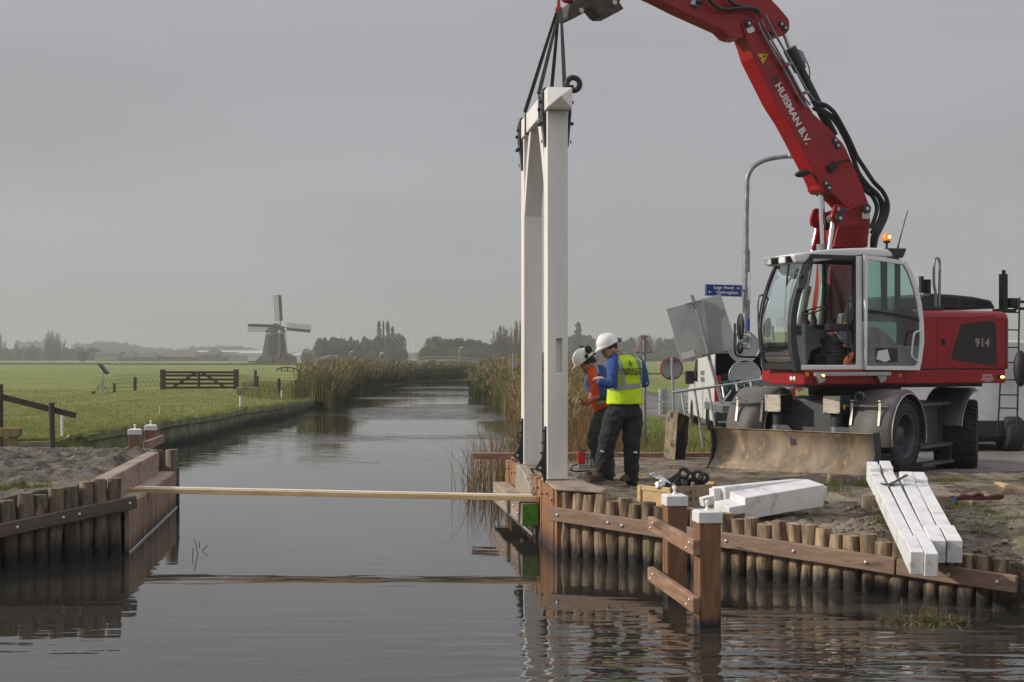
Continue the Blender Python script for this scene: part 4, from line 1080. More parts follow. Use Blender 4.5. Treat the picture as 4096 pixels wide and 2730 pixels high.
# pivot caps on the boom
def pin(crop, p, y, r_, th=.03, parent=None, m_=m_dgrey):
    c0 = ppt(crop,p,y); o = E().cyl((c0.x,y,c0.z),(c0.x,y+th,c0.z),r_,n=18).build('pin', m_, parent or ex, bevel=.004)
    E().cyl((c0.x,y+th,c0.z),(c0.x,y+th+.012,c0.z),r_*.42,n=10).build('bolt', m_bolt, o); return o
pin(q3,(415,137),BY+.0,.055,.035,boom)
pl_ = [ppt(q3,p,BY+.015) for p in ((408,165),(440,148),(456,170),(450,182),(425,192),(414,183))]
E().prism(pl_,(0,-.014,0)).build('pin_plate', m_wht, boom)
for g in (((915,800),(930,830)), ((860,1045),(878,1072))):
    a_,b_ = ppt(q3,g[0],BY+.02), ppt(q3,g[1],BY+.02)
    bb = E().bar(a_+(a_-b_)*.35,b_+(b_-a_)*.35,.02,.085,up=(0,1,0)) if 0 else E().cyl((a_.x,BY,a_.z),(a_.x,BY+.02,a_.z),.05,n=16).cyl((b_.x,BY,b_.z),(b_.x,BY+.02,b_.z),.055,n=16)
    o = bb.build('pin_plate', m_dgrey, boom)
    for c0 in (a_,b_): E().cyl((c0.x,BY+.02,c0.z),(c0.x,BY+.035,c0.z),.022,n=10).build('bolt', m_bolt, o)
# writing and warning triangle
a_ = ppt(q3,(612,536),BY); b_ = ppt(q3,(730,762),BY)
dirv = (ME.to_3x3() @ (b_-a_)).normalized(); ctr = ME @ ((a_+b_)/2 + Vector((0,.004,0)))
text('writing', 'HUISMAN B.V.', .165, face_frame(ctr, dirv, LU.cross(dirv)), m_wht, boom, bold=.004, spacing=1.0)
c0 = ME @ (ppt(q3,(574,458),BY) + Vector((0,.004,0)))
text('emblem', 'b', .22, face_frame(c0, dirv, LU.cross(dirv)), plain('emblem_black', rgb(40,34,38), .5), boom, bold=.008)
tri = [ppt(q3,p,BY+.004) for p in ((463,303),(537,306),(500,376))]
w_ = E().prism(tri,(0,-.003,0)).build('warning_sign', m_ink, boom)
ctri = (tri[0]+tri[1]+tri[2])/3
E().prism([ctri+(p-ctri)*.90+Vector((0,.002,0)) for p in tri],(0,-.001,0)).build('yellow_face', m_tyel, w_)
E().prism([ctri+(p-ctri)*.78+Vector((0,.003,0)) for p in tri],(0,-.0008,0)).build('black_line', m_ink, w_)
E().prism([ctri+(p-ctri)*.70+Vector((0,.004,0)) for p in tri],(0,-.0008,0)).build('yellow_face', m_tyel, w_)
a_,b_ = ppt(q3,(503,327),BY+.009),ppt(q3,(516,318),BY+.009)
E().bar(a_,b_,.003,.028,up=(b_-a_).cross(Vector((0,1,0)))).build('mark', m_ink, w_)
a_ = ppt(q3,(492,333),BY+.009); E().cyl(a_,a_+Vector((0,.002,0)),.015,n=10).build('mark', m_ink, w_)
# upper boom piece with its lobe
q5 = lambda p: (2550+.2975*p[0], .2975*p[1])
ub = boom_poly([(-1500,-820),(-900,-550),(290,0),(585,150),(1140,400),(1180,440),(1225,490),(1290,515),(1370,525),(1440,505),(1500,430),(1560,350),(1640,300),(1690,395),(1760,425),(1850,480),(1900,495),(1960,480),(2015,440),(2042,400),(2048,320),(2035,260),(2000,215),(1900,95),(1790,-15),(1650,-120),(1350,-250),(900,-420),(200,-760),(-1200,-1400)], q5, BY-.03, BWd-.06, 'upper_boom', m_red, ex)
pin(q5,(1480,325),BY+.01,.0,.0,ub) if 0 else None
for p in ((1928,328),(1980,383)):
    c0 = ppt(q5,p,BY-.03); o = E().cyl((c0.x,BY-.03,c0.z),(c0.x,BY-.005,c0.z),.045,n=14).build('pin_plate', m_dgrey, ub); E().cyl((c0.x,BY-.005,c0.z),(c0.x,BY+.008,c0.z),.02,n=10).build('bolt', m_bolt, o)
rp_ = [ppt(q5,p,BY+.02) for p in ((745,0),(870,-20),(862,60),(820,90),(715,55))]
E().prism(rp_,(0,-.05,0)).build('grille_lamp', m_alu, ub, bevel=.006)
for i in range(3):
    for j in range(3):
        c0 = ppt(q5,(795+i*26,18+j*22),BY+.022); E().box(c0.x-.018,c0.x+.018,BY+.02,BY+.023,c0.z-.016,c0.z+.016).build('grille_slot', m_ink, bpy.data.objects['grille_lamp'])
# stick and coupler above the gate
e0 = ppt(q5,(-1150,-1050),0); e1 = ppt(lambda p:p,(2385,-12),0)
sb = E(); sb.bar(e0+Vector((.05,0,.3)), e1, .26, .55, up=(0,1,0), w2=.24, h2=.22) if 0 else sb.prism([e0+Vector((-.35,.13,.35)), e0+Vector((.3,.13,.35)), e1+Vector((.16,.13,.05)), e1+Vector((.10,.13,-.10)), e1+Vector((-.10,.13,-.10)), e1+Vector((-.18,.13,.1))],(0,-.26,0))
sb.build('stick', m_red, ex, bevel=.012, seg=2)
idp = lambda p: p
cpl = [ppt(idp,p,.15) for p in ((2276,32),(2284,12),(2300,0),(2330,-12),(2400,-30),(2490,-10),(2478,8),(2496,36),(2484,40),(2478,46),(2452,56),(2446,62),(2440,66),(2408,66),(2392,56),(2376,34),(2352,30),(2338,42),(2330,56),(2283,78),(2275,78),(2270,66))]
m_cpl = mat('worn_coupler', rgb(84,72,64), rgb(60,54,52), rough=.5, metal=.3, scale=6, bump=.1)
cp_ = E().prism(cpl,(0,-.3,0)).build('quick_coupler', m_cpl, ex, bevel=.008)
for p in ((2322,44),(2455,12)):
    c0 = ppt(idp,p,.15); E().cyl((c0.x,.13,c0.z),(c0.x,.185,c0.z),.035,n=12).build('pin', m_plate, cp_)
for p,l in (((2340,-6),.12),((2270,-5),.1)): 
    c0 = ppt(idp,p,.1); E().sphere(c0,.10,10,6,sc=(1,.8,.7)).build('cover', m_red, cp_)
# adjusting cylinder behind the boom
a_ = ppt(q5,(1965,440),0); b_ = ppt(q3,(655,285),0); c_ = ppt(q3,(905,775),0)
E().cyl(a_,b_,.035,n=12).build('cylinder_rod', m_chrome, ex)
dd = (c_-b_).normalized()
E().cyl(b_-dd*.02,b_+dd*.35,.105,.10,n=18).cyl(b_+dd*.35,c_,.075,.07,n=18).build('boom_cylinder', m_dgrey, ex)
mb = E(); s1 = ppt(q3,(715,285),0)
mb.prism([ppt(q3,p,.06) for p in ((694,282),(705,280),(730,295),(752,345),(742,370),(735,375),(715,330))],(0,-.09,0)).build('valve_block', m_cyl, ex, bevel=.005)
E().tube([ppt(q3,p,.05) for p in ((748,350),(762,380),(768,430),(766,470))],.009,6,sub=3).build('cable', m_ink, ex)
# steel pipes
for k,(dx,dy,yy) in enumerate(((0,0,BY+.04),(24,-28,BY+.03),(-18,16,BY+.05))):
    P = [ppt(q3,(x+dx,y+dy),yy) for x,y in ((492,112),(520,175),(585,290),(650,400),(725,540),(770,600))]
    E().tube(P,.017,8,sub=3).build('steel_pipe', m_steel, boom)
for p in ((520,168),(625,380),(715,550),(655,365),(750,530)):
    c0 = ppt(q3,p,BY+.045); E().box(c0.x-.05,c0.x+.05,BY,BY+.075,c0.z-.018,c0.z+.018).build('pipe_clamp', m_red if p[0] in (520,625,715) else m_steel, boom, bevel=.004)
# hoses
def hose(pix, crop, y, r_, par=ex): return E().tube([ppt(crop,p,y) for p in pix], r_, 10, sub=5).build('hose', m_hose, par)
hose(((790,612),(800,622),(838,632),(885,660),(925,710),(975,800),(1015,900),(1045,985),(1100,1060),(1150,1110),(1190,1170),(1195,1230),(1165,1290),(1130,1345),(1125,1412)),q3,BY-.02,.037)
hose(((780,575),(810,592),(855,600),(905,640),(950,715),(995,800),(1035,890),(1080,960),(1130,1035),(1185,1095),(1212,1160),(1205,1230),(1170,1310),(1150,1350),(1138,1412)),q3,BY+.02,.035)
hose(((995,940),(1040,1000),(1085,1085),(1125,1120),(1150,1180),(1140,1240),(1115,1300)),q3,BY-.06,.034)
hose(((1010,960),(1062,1030),(1120,1080),(1160,1120),(1178,1180),(1172,1240),(1145,1295),(1122,1330)),q3,BY-.10,.04)
hose(((470,75),(440,50),(380,38),(330,22),(295,-20)),q3,BY+.05,.03)
hose(((488,95),(468,55),(420,48),(380,46),(330,54),(262,52),(225,30),(180,-15)),q3,BY+.06,.03)
hose(((940,925),(975,912),(1000,920)),q3,BY+.03,.014)
c0 = ppt(q3,(908,950),BY+.05); E().prism([ppt(q3,p,BY+.07) for p in ((878,948),(922,918),(940,940),(900,985))],(0,-.07,0)).build('work_lamp', m_ink, boom, bevel=.006)
wl = E().sphere(ppt(q3,(735,985),BY+.02),.085,12,8,sc=(1.25,.8,.6)); wl.sphere(ppt(q3,(712,996),BY-.1),.075,12,8,sc=(1.2,.8,.6)); wl.tube([ppt(q3,p,BY-.02) for p in ((755,975),(790,1000),(800,1020))],.015,6)
wl.build('work_lamp', m_ink, boom)
# tower (boom foot) with ears, lift cylinders
tw = boom_poly([(560,1440),(640,1120),(655,1080),(600,1045),(555,990),(535,930),(545,870),(585,750),(620,715),(690,725),(800,790),(980,720),(1060,705),(1130,710),(1175,745),(1190,830),(1195,950),(1190,1050),(1165,1240),(1150,1300),(1140,1440)], q4, .30, .02, 'boom_tower', m_red, ex)
side2 = boom_poly([(560,1440),(640,1120),(655,1080),(600,1045),(555,990),(535,930),(545,870),(585,750),(620,715),(690,725),(800,790),(980,720),(1060,705),(1130,710),(1175,745),(1190,830),(1195,950),(1190,1050),(1165,1240),(1150,1300),(1140,1440)], q4, .30, .05, 'tower_plate', m_red, tw)
P = [ppt(q4,p,.30) for p in ((560,1440),(640,1120),(655,1080),(600,1045),(555,990),(535,930),(545,870),(585,750),(620,715),(690,725),(800,790),(980,720),(1060,705),(1130,710),(1175,745),(1190,830),(1195,950),(1190,1050),(1165,1240),(1150,1300),(1140,1440))]
E().prism([Vector((p.x,-.22,p.z)) for p in P],(0,-.05,0)).build('tower_plate', m_red, tw, bevel=.01)
core = [ppt(q4,p,.24) for p in ((640,1440),(700,1120),(880,1010),(1180,1000),(1150,1440))]
E().prism(core,(0,-.44,0)).build('tower_core', m_red, tw, bevel=.01)
lowt = [ppt(q2,p,.2) for p in ((870,120),(1215,110),(1215,500),(1100,900),(780,950),(840,500))]
E().prism(lowt,(0,-.4,0)).build('tower_base', m_red, tw, bevel=.01)
for p,r_ in (((1108,790),.075),((650,950),.065)):
    c0 = ppt(q4,p,.30); o = E().cyl((c0.x,.30,c0.z),(c0.x,.345,c0.z),r_,n=20).build('pin', m_dgrey, tw, bevel=.006); E().cyl((c0.x,.345,c0.z),(c0.x,.36,c0.z),r_*.4,n=10).build('bolt', m_bolt, o)
c0 = ppt(q4,(1125,905),.31); E().box(c0.x-.075,c0.x+.075,.30,.315,c0.z-.055,c0.z+.055).build('pin_plate', m_plate, tw, bevel=.01)
c0 = ppt(q4,(738,835),.302); E().box(c0.x-.025,c0.x+.025,.30,.304,c0.z-.05,c0.z+.05).build('blue_sticker', m_blue, tw)
for p in ((655,790),): c0 = ppt(q4,p,.302); E().cyl((c0.x,.30,c0.z),(c0.x,.303,c0.z),.032,n=14).build('ear_hole', m_signb, tw)
# lift cylinders: (top pixel, bottom pixel, y)
for tp_, md_, bt_, yy in (((560,1010),(500,1470),(350,2700),.22),((300,1060),(218,1500),(20,2700),-.32)):
    a_ = ppt(q4,tp_,yy); m_ = ppt(q4,md_,yy)
    d_ = (m_-a_).normalized(); b_ = a_+d_*(( a_.z-3.55)/max(.2,-d_.z)); e_ = b_ + d_*1.15
    E().cyl(a_,b_,.042,n=14).build('cylinder_rod', m_chrome, ex)
    E().cyl(b_,b_+d_*.12,.085,n=18).cyl(b_+d_*.1,e_,.078,n=18).build('lift_cylinder', m_cyl, ex)
    E().cyl(a_-Vector((0,.07,-.05)),a_+Vector((0,.07,.05)),.07,n=14).build('rod_eye', m_grey, ex)
a_ = ppt(q3,(832,1090),0); m_ = ppt(q3,(845,1392),0); d_ = (m_-a_).normalized()
E().cyl(a_-Vector((0,.08,0)),a_+Vector((0,.08,0)),.075,n=16).build('rod_eye', m_grey, ex)
E().cyl(a_,m_,.045,n=16).build('cylinder_rod', m_chrome, ex)
E().cyl(m_-d_*.0,m_+d_*.12,.105,n=18).cyl(m_+d_*.1,m_+d_*1.3,.09,n=18).build('lift_cylinder', m_cyl, ex)
a_ = ppt(q4,(300,870),-.2)
E().prism([Vector((p.x+.30,-.34,p.z)) for p in [ppt(q4,p,-.34) for p in ((200,1050),(250,800),(330,790),(560,850),(560,1000),(330,1100))]],(0,.05,0)).build('tower_plate', m_red, tw, bevel=.008) if 0 else None
ear2 = [ppt(q4,p,-.30) for p in ((190,1060),(185,1020),(235,820),(260,795),(320,785),(350,800),(352,1090),(260,1095),(215,1085))]
E().prism(ear2,(0,-.04,0)).build('tower_ear', m_red, tw, bevel=.008)
E().bar(ppt(q4,(300,960),-.2),ppt(q4,(640,930),-.2),.22,.14).build('tower_cross', m_red, tw, bevel=.01)

# --- undercarriage
BB = Vector((-.6428,-.766,0)); NN = Vector((.766,-.6428,0)); CU = Vector((5.32,20.3,0))
MU = Matrix(((BB.x,-NN.x,0,CU.x),(BB.y,-NN.y,0,CU.y),(0,0,1,0),(0,0,0,1)))   # x: towards the blade, y: away from the seen side
def Uc(): return MB(MU)
def unU(xs, ys, yl):
    d = Vector(((xs-2048)/FPX, 1, -(ys-1427)/FPX)); o = Vector((0,0,EYE)); n_ = -NN
    t = ((CU-o).dot(n_) + yl) / d.dot(n_); p = o + d*t
    return Vector(((p-CU).dot(BB), yl, p.z))
uc = Uc().prism([(1.15,-.42,1.12),(1.15,.42,1.12),(1.1,.5,1.72),(-1.75,.5,1.72),(-1.8,.42,1.12)][0:0] or [Vector((x,-.48,z)) for x,z in ((1.38,1.02),(1.38,1.82),(.9,1.86),(-1.7,1.74),(-1.9,1.5),(-1.9,1.15),(-1.2,1.02))],(0,.96,0)).build('chassis', m_grey, ex, bevel=.02, seg=2)
Uc().cyl((0,0,1.72),(0,0,1.86),.62,n=32).cyl((0,0,1.86),(0,0,2.06),.70,n=32).build('slewing_ring', m_ink, ex)
mb = Uc()
for k in range(28):
    a = 2*math.pi*k/28; mb.cyl((.67*math.cos(a),.67*math.sin(a),1.80),(.67*math.cos(a),.67*math.sin(a),1.87),.018,n=6)
mb.build('ring_bolts', m_dgrey, ex)
WR = .545
fx, rx = .98, -1.57
def wheel(x, y, zc, steer, wdt, name='wheel', lugs=36, par=ex):
    """wheel with its outer face towards -y"""
    Mw = MU @ Matrix.Translation((x,y,zc)) @ Matrix.Rotation(steer,4,'Z')
    h = wdt/2; r = WR
    root = MB(Mw).lathe([(r*.56,-h*.92),(r*.62,-h),(r*.80,-h*1.02),(r*.92,-h*.97),(r*.965,-h*.86),(r*.975,0),(r*.965,h*.86),(r*.92,h*.97),(r*.8,h),(r*.56,h*.9)],(0,0,0),ax=(0,1,0),n=44,caps=False).build(name, m_rubber, par)
    lg = MB(Mw)
    for k in range(lugs):
        for s in (-1,1):
            a0 = 2*math.pi*(k+(.5 if s>0 else 0))/lugs; a1 = a0+.13
            p0 = Vector((r*.965*math.cos(a0), s*h*.93, r*.965*math.sin(a0))); p1 = Vector((r*.968*math.cos(a1), s*.03, r*.968*math.sin(a1)))
            rad = Vector((math.cos((a0+a1)/2),0,math.sin((a0+a1)/2)))
            lg.bar(p0,p1,r*.085,.045,up=rad)
            lg.bar(p0+Vector((0,s*h*.05,0))*1, Vector((r*.88*math.cos(a0-.02), s*h*1.0, r*.88*math.sin(a0-.02))), r*.085,.03,up=Vector((0,s,0)))
    lg.build('tread', m_rubber, root)
    MB(Mw).lathe([(r*.60,-h*.93),(r*.60,-h*.98),(r*.57,-h*.98),(r*.545,-h*.9),(r*.52,-h*.6),(r*.50,-h*.2),(r*.30,-h*.12),(r*.28,-h*.2),(r*.0,-h*.2)],(0,0,0),ax=(0,1,0),n=32,caps=False).build('rim', m_rim, root)
    hb = MB(Mw); hb.lathe([(r*.25,-h*.15),(r*.25,-h*.62),(r*.22,-h*.7),(.001,-h*.72)],(0,0,0),ax=(0,1,0),n=20)
    for k in range(8): a=2*math.pi*k/8; hb.sphere((r*.38*math.cos(a),-h*.14,r*.38*math.sin(a)),.018,6,4)
    hb.build('hub', m_rim, root)
    MB(Mw).lathe([(.001,h*.7),(r*.55,h*.7),(r*.56,h*.9)],(0,0,0),ax=(0,1,0),n=24,caps=False).build('inner_disc', m_rim, root)
    return root
yw = -1.0
zf_ = .80+WR-.03; zr_ = .665+WR-.0
wheel(fx, yw, zf_, 0, .52); wheel(fx, -yw, zf_, math.pi, .52)
wheel(rx, yw, zr_+.01, R(-19), .62); wheel(rx, -yw+.02, zr_+.01, R(-19)+math.pi, .55)
# axles
Uc().cyl((fx,-.75,zf_),(fx,.75,zf_),.12,n=14).build('axle', m_grey, ex); Uc().cyl((rx,-.7,zr_),(rx,.7,zr_),.12,n=14).build('axle', m_grey, ex)
# mudguards: shell with thickness, arc about the wheel
def guard(x, y, zc, wdt, a0, a1, r_=.66, name='mudguard', trim=True):
    n_ = 18; rings = []
    for k in range(n_+1):
        a = lerp(a0,a1,k/n_); c_,s_ = math.cos(a), math.sin(a)
        ro, ri = r_, r_-.025
        y0_, y1_ = y-wdt/2, y+wdt/2
        rings.append([Vector((x+(ro-.05)*c_,y0_,zc+(ro-.05)*s_)),Vector((x+ro*c_,y0_+.05,zc+ro*s_)),Vector((x+ro*c_,y1_,zc+ro*s_)),Vector((x+ri*c_,y1_,zc+ri*s_)),Vector((x+ri*c_,y0_+.05,zc+ri*s_)),Vector((x+(ro-.075)*c_,y0_,zc+(ro-.075)*s_))])
    o = Uc().loft(rings, True, True).build(name, m_fend, ex)
    if trim:
        Uc().tube([Vector((x+(r_-.06)*math.cos(lerp(a0,a1,k/n_)),y-wdt/2-.004,zc+(r_-.06)*math.sin(lerp(a0,a1,k/n_)))) for k in range(n_+1)],.009,5).build('edge_trim', m_plate, o)
    return o
g1 = guard(fx, yw, zf_-.0, .62, R(-12), R(192), .665)
g2 = guard(fx, -yw, zf_, .62, R(-12), R(192), .665)
g3 = guard(rx, yw-.02, zr_+.05, .62, R(10), R(95), .70)
g4 = guard(rx, -yw, zr_+.05, .62, R(10), R(95), .70)
# guard brackets
for s_ in (-1,1):
    xg = fx+.665*math.cos(R(38)); zg = zf_+.665*math.sin(R(38))
    br = Uc().cyl((xg+.07,s_*.50,zg+.02),(xg+.07,s_*1.26,zg+.02),.022,n=8).build('guard_rail', m_grey, ex)
    for yy in (.72,1.14):
        Uc().bar((xg+.02,s_*yy,zg+.09),(xg+.11,s_*yy,zg+.10),.03,.018).bar((xg+.085,s_*yy,zg+.07),(xg+.095,s_*yy,zg-.05),.035,.012,up=(1,0,0)).bar((xg+.095,s_*yy,zg-.05),(xg+.135,s_*yy,zg-.25),.035,.012,up=(1,0,0)).build('guard_clip', m_plate, br)
# blade cylinders with square cover plates
xb_ = 1.56
for s_ in (-1,1):
    yc_ = s_*.47
    bx_ = Uc().box(xb_-.22,xb_+.16,yc_-.13,yc_+.13,1.62,1.89).build('cylinder_mount', m_dgrey, ex, bevel=.02)
    cpz = Uc().box(xb_+.162,xb_+.172,yc_-.13,yc_+.13,1.635,1.885).build('cover_plate', m_plate, bx_, bevel=.004)
    for dy in (-.105,.105):
        for zz in (1.655,1.865): Uc().cyl((xb_+.17,yc_+dy,zz),(xb_+.184,yc_+dy,zz),.012,n=8).build('bolt', m_yel if 0 else m_bolt, bx_)
    Uc().cyl((xb_,yc_,1.44),(xb_,yc_,1.63),.088,n=18).build('blade_cylinder', m_dgrey, ex)
    Uc().cyl((xb_,yc_,1.35),(xb_,yc_,1.44),.091,n=18).build('cylinder_collar', m_steel, ex)
    Uc().cyl((xb_,yc_,.95),(xb_,yc_,1.36),.05,n=14).build('cylinder_rod', m_chrome, ex)
    Uc().prism([Vector((xb_+.03,yc_+q_,z)) for q_,z in ((-.34,1.30),(-.20,1.44),(.04,1.44),(.16,1.30),(.16,.95),(-.34,.95))],(.05,0,0)).build('blade_lug', m_grey, ex, bevel=.008)
Uc().torus((xb_-.15,-.47-.28,1.86),(1,0,0),.07,.022,14,6).build('lashing_ring', m_grey, ex)
Uc().lathe([(.04,0),(.04,.01),(.001,.012)],(xb_+.05,-.47-.14,1.72),ax=(0,-1,0),n=12).build('reflector', m_yel, ex)
# blade
XB = 1.80
bp = []
profB = [(XB+.42,.80),(XB+.40,.83),(XB+.27,.95),(XB+.20,1.10),(XB+.20,1.25),(XB+.27,1.38),(XB+.29,1.385)]
pv = smooth_path([Vector((x,0,z)) for x,z in profB], 4); profB = [(p.x,p.z) for p in pv]
back = [(x-.04,z) for x,z in reversed(profB)]
mb = Uc(); HBw = 1.27
poly = [Vector((x,-HBw,z)) for x,z in profB+back]
mb.prism(poly,(0,2*HBw,0),True); bl = mb.build('blade', m_blade, ex, bevel=.004)
for s_ in (-1,1):
    y_ = s_*HBw
    Uc().prism([Vector((x,y_+s_*.003 if s_>0 else y_-.028,z)) for x,z in ((XB+.43,.79),(XB+.33,.95),(XB+.29,1.15),(XB+.33,1.40),(XB+.16,1.41),(XB+.10,1.3),(XB+.10,.95),(XB+.25,.79))],(0,.025,0)).build('blade_side', m_dgrey, bl, bevel=.004)
Uc().prism([Vector((XB+.205,y,z)) for y,z in ((-.04,1.19),(.04,1.19),(.04,1.28),(-.04,1.28))],(.004,0,0)).build('blade_hole', m_dgrey, bl)
Uc().prism([Vector((x,-.35,z)) for x,z in ((XB+.2,.9),(XB+.2,1.1),(1.4,1.25),(1.4,1.0))],(0,.1,0)).prism([Vector((x,.25,z)) for x,z in ((XB+.2,.9),(XB+.2,1.1),(1.4,1.25),(1.4,1.0))],(0,.1,0)).build('blade_arm', m_grey, ex)
# steps and box between the wheels
Uc().box(-.93,.28,-1.16,-.45,1.70,1.755).build('deck_plate', m_grey, ex, bevel=.006)
tb = Uc().prism([Vector((x,-1.0,z)) for x,z in ((.25,1.69),(-.85,1.69),(-.85,1.10),(.05,1.10))],(0,.5,0)).build('tool_box', m_grey, ex, bevel=.01)
Uc().cyl((-.35,-1.0,1.45),(-.35,-1.012,1.45),.045,n=14).build('latch', m_ink, tb)
Uc().box(-.93,.30,-1.20,-.95,1.075,1.125).build('step', m_grey, ex, bevel=.006)
Uc().box(-.90,.32,-1.24,-1.0,.82,.855).build('step', m_grey, ex, bevel=.006)
Uc().box(-.92,-.86,-1.18,-1.0,.83,1.10).build('step_bracket', m_dgrey, ex); Uc().box(-.95,-.87,-1.02,-.5,1.10,1.72).build('step_bracket', m_grey, ex)
# ------------------------------------------------------------------ people
def remesh(mb, name, mat_, parent, vox=.012, sm=6, fold=0, fs=14):
    o = mb.build(name, mat_, parent)
    r = o.modifiers.new('r', 'REMESH'); r.mode = 'VOXEL'; r.voxel_size = vox; r.use_smooth_shade = True
    s = o.modifiers.new('s', 'SMOOTH'); s.iterations = sm; s.factor = .6
    if fold:
        tx = bpy.data.textures.new('folds', 'CLOUDS'); tx.noise_scale = fs; tx.noise_depth = 2
        d = o.modifiers.new('d', 'DISPLACE'); d.texture = tx; d.strength = fold; d.mid_level = .5; d.texture_coords = 'LOCAL'
    return o
def limb(mb, pts, rs, n=14, flat=None):
    """tapered limb through joints; rs = radii, flat = (side scale, depth scale) not needed"""
    mb.tube([Vector(p) for p in pts], rs, n, sub=0)
    for p, r in zip(pts, rs): mb.sphere(p, r*.99, n, 8)
    return mb
m_skin = mat('skin', rgb(196,146,122), rgb(178,122,100), rough=.55, scale=14)
m_skin2 = mat('skin_ruddy', rgb(184,120,102), rgb(160,98,84), rough=.55, scale=14)
m_hivis = mat('yellow_vest', rgb(206,236,22), rgb(190,222,14), rough=.7, scale=6, bump=.2)
m_hivor = mat('orange_vest', rgb(246,98,30), rgb(232,84,22), rough=.7, scale=6, bump=.2)
m_refl = mat('reflective_tape', rgb(158,160,164), rgb(140,142,146), rough=.35, metal=.25, scale=10)
m_bluet = mat('blue_jumper', rgb(52,88,148), rgb(40,70,124), rough=.85, scale=9, bump=.3)
m_trou = mat('black_trousers', rgb(44,43,45), rgb(32,32,34), rough=.9, scale=5, bump=.3)
m_trou2 = mat('grey_trousers', rgb(66,70,68), rgb(50,54,54), rough=.9, scale=5, bump=.3)
m_boot = mat('leather_boot', rgb(84,66,50), rgb(56,46,38), rough=.8, scale=8, bump=.3)
m_helm = mat('white_helmet', rgb(238,238,234), rgb(230,230,226), rough=.25, scale=5)
m_hair = mat('dark_hair', rgb(62,50,42), rgb(40,34,30), rough=.9, scale=30, bump=.3)

def helmet(c, yaw, tilt, parent, s=1.0, muffs=False):
    """yaw: heading the wearer looks to (radians, about Z, 0 = +X); tilt: forward pitch"""
    M4 = Matrix.Translation(c) @ Matrix.Rotation(yaw,4,'Z') @ Matrix.Rotation(tilt,4,'Y') @ Matrix.Scale(s,4)
    mb = MB(M4); rings = []; n = 28
    for k in range(10):
        a = (math.pi/2)*k/9; r = math.cos(a); z = math.sin(a)
        rings.append([Vector((.137*r**.8*math.cos(t)+.0, .112*r**.8*math.sin(t), .125*z)) for t in [2*math.pi*i/n for i in range(n)]])
    rings[-1] = [Vector((.002*math.cos(2*math.pi*i/n), .002*math.sin(2*math.pi*i/n), .126)) for i in range(n)]
    brim = [Vector(((.137+.012+.055*max(0,math.cos(t))**2)*math.cos(t), .122*math.sin(t), -.012-.018*max(0,math.cos(t)))) for t in [2*math.pi*i/n for i in range(n)]]
    inner = [Vector((.13*math.cos(t), .105*math.sin(t), -.004)) for t in [2*math.pi*i/n for i in range(n)]]
    rin = [[v*.965 for v in r] for r in rings]
    mb.loft([inner, brim]+rings[0:1]+rings[1:], False, True)
    o = mb.build('helmet', m_helm, parent, recalc=False)
    sol = o.modifiers.new('s','SOLIDIFY'); sol.thickness = .003*s
    rb = MB(M4)
    for yy in (-.03,.03): rb.tube([Vector((.125*math.cos(a), yy, .118*math.sin(a)+.006)) for a in [R(20+14*i) for i in range(11)]], .006, 6)
    rb.build('ridge', m_helm, o)
    MB(M4).tube([Vector((-.135,y_,-.02)) for y_ in (-.06,0,.06)], .018, 8).sphere((-.15,0,-.02), .026, 8, 6).build('strap_knob', m_ink, o)
    if muffs:
        for s_ in (-1,1):
            MB(M4).sphere((-.085,s_*.135,.075), .045, 12, 8, sc=(1,.6,1.2)).sphere((-.02,s_*.125,.02), .026, 8, 6).tube([Vector((-.085,s_*.135,.075)),Vector((-.04,s_*.13,.04)),Vector((-.02,s_*.125,.02))],.008,6).build('ear_muff', m_ink, o)
    return M4
def head(c, yaw, tilt, parent, skin, s=1.0):
    M4 = Matrix.Translation(c) @ Matrix.Rotation(yaw,4,'Z') @ Matrix.Rotation(tilt,4,'Y') @ Matrix.Scale(s,4)
    mb = MB(M4)
    mb.sphere((0,0,0), .1, 18, 12, sc=(.98,.76,1.12))
    mb.sphere((.03,0,-.06), .07, 16, 10, sc=(.95,.80,.95)); mb.sphere((.062,0,-.088), .032, 10, 8, sc=(1,1.2,.8))
    mb.sphere((.098,0,-.022), .017, 8, 6, sc=(1.2,.8,1)); mb.sphere((.090,0,.0), .013, 8, 6, sc=(.8,.8,2))   # nose
    mb.sphere((.088,0,-.058), .018, 8, 6, sc=(.7,1.3,.5))     # lips
    for q in (-1,1):
        mb.sphere((.075,q*.032,.02), .017, 8, 6, sc=(1,1.3,.5)); mb.sphere((.066,q*.04,-.025), .025, 8, 6)
        mb.sphere((-.005,q*.080,-.012), .03, 10, 8, sc=(.62,.35,1.1))   # ears
    mb.M = None
    return mb, M4
def face_bits(M4, parent):
    for q in (-1,1):
        MB(M4).sphere((.083,q*.032,.004), .011, 8, 6).build('eye', m_ink, parent)
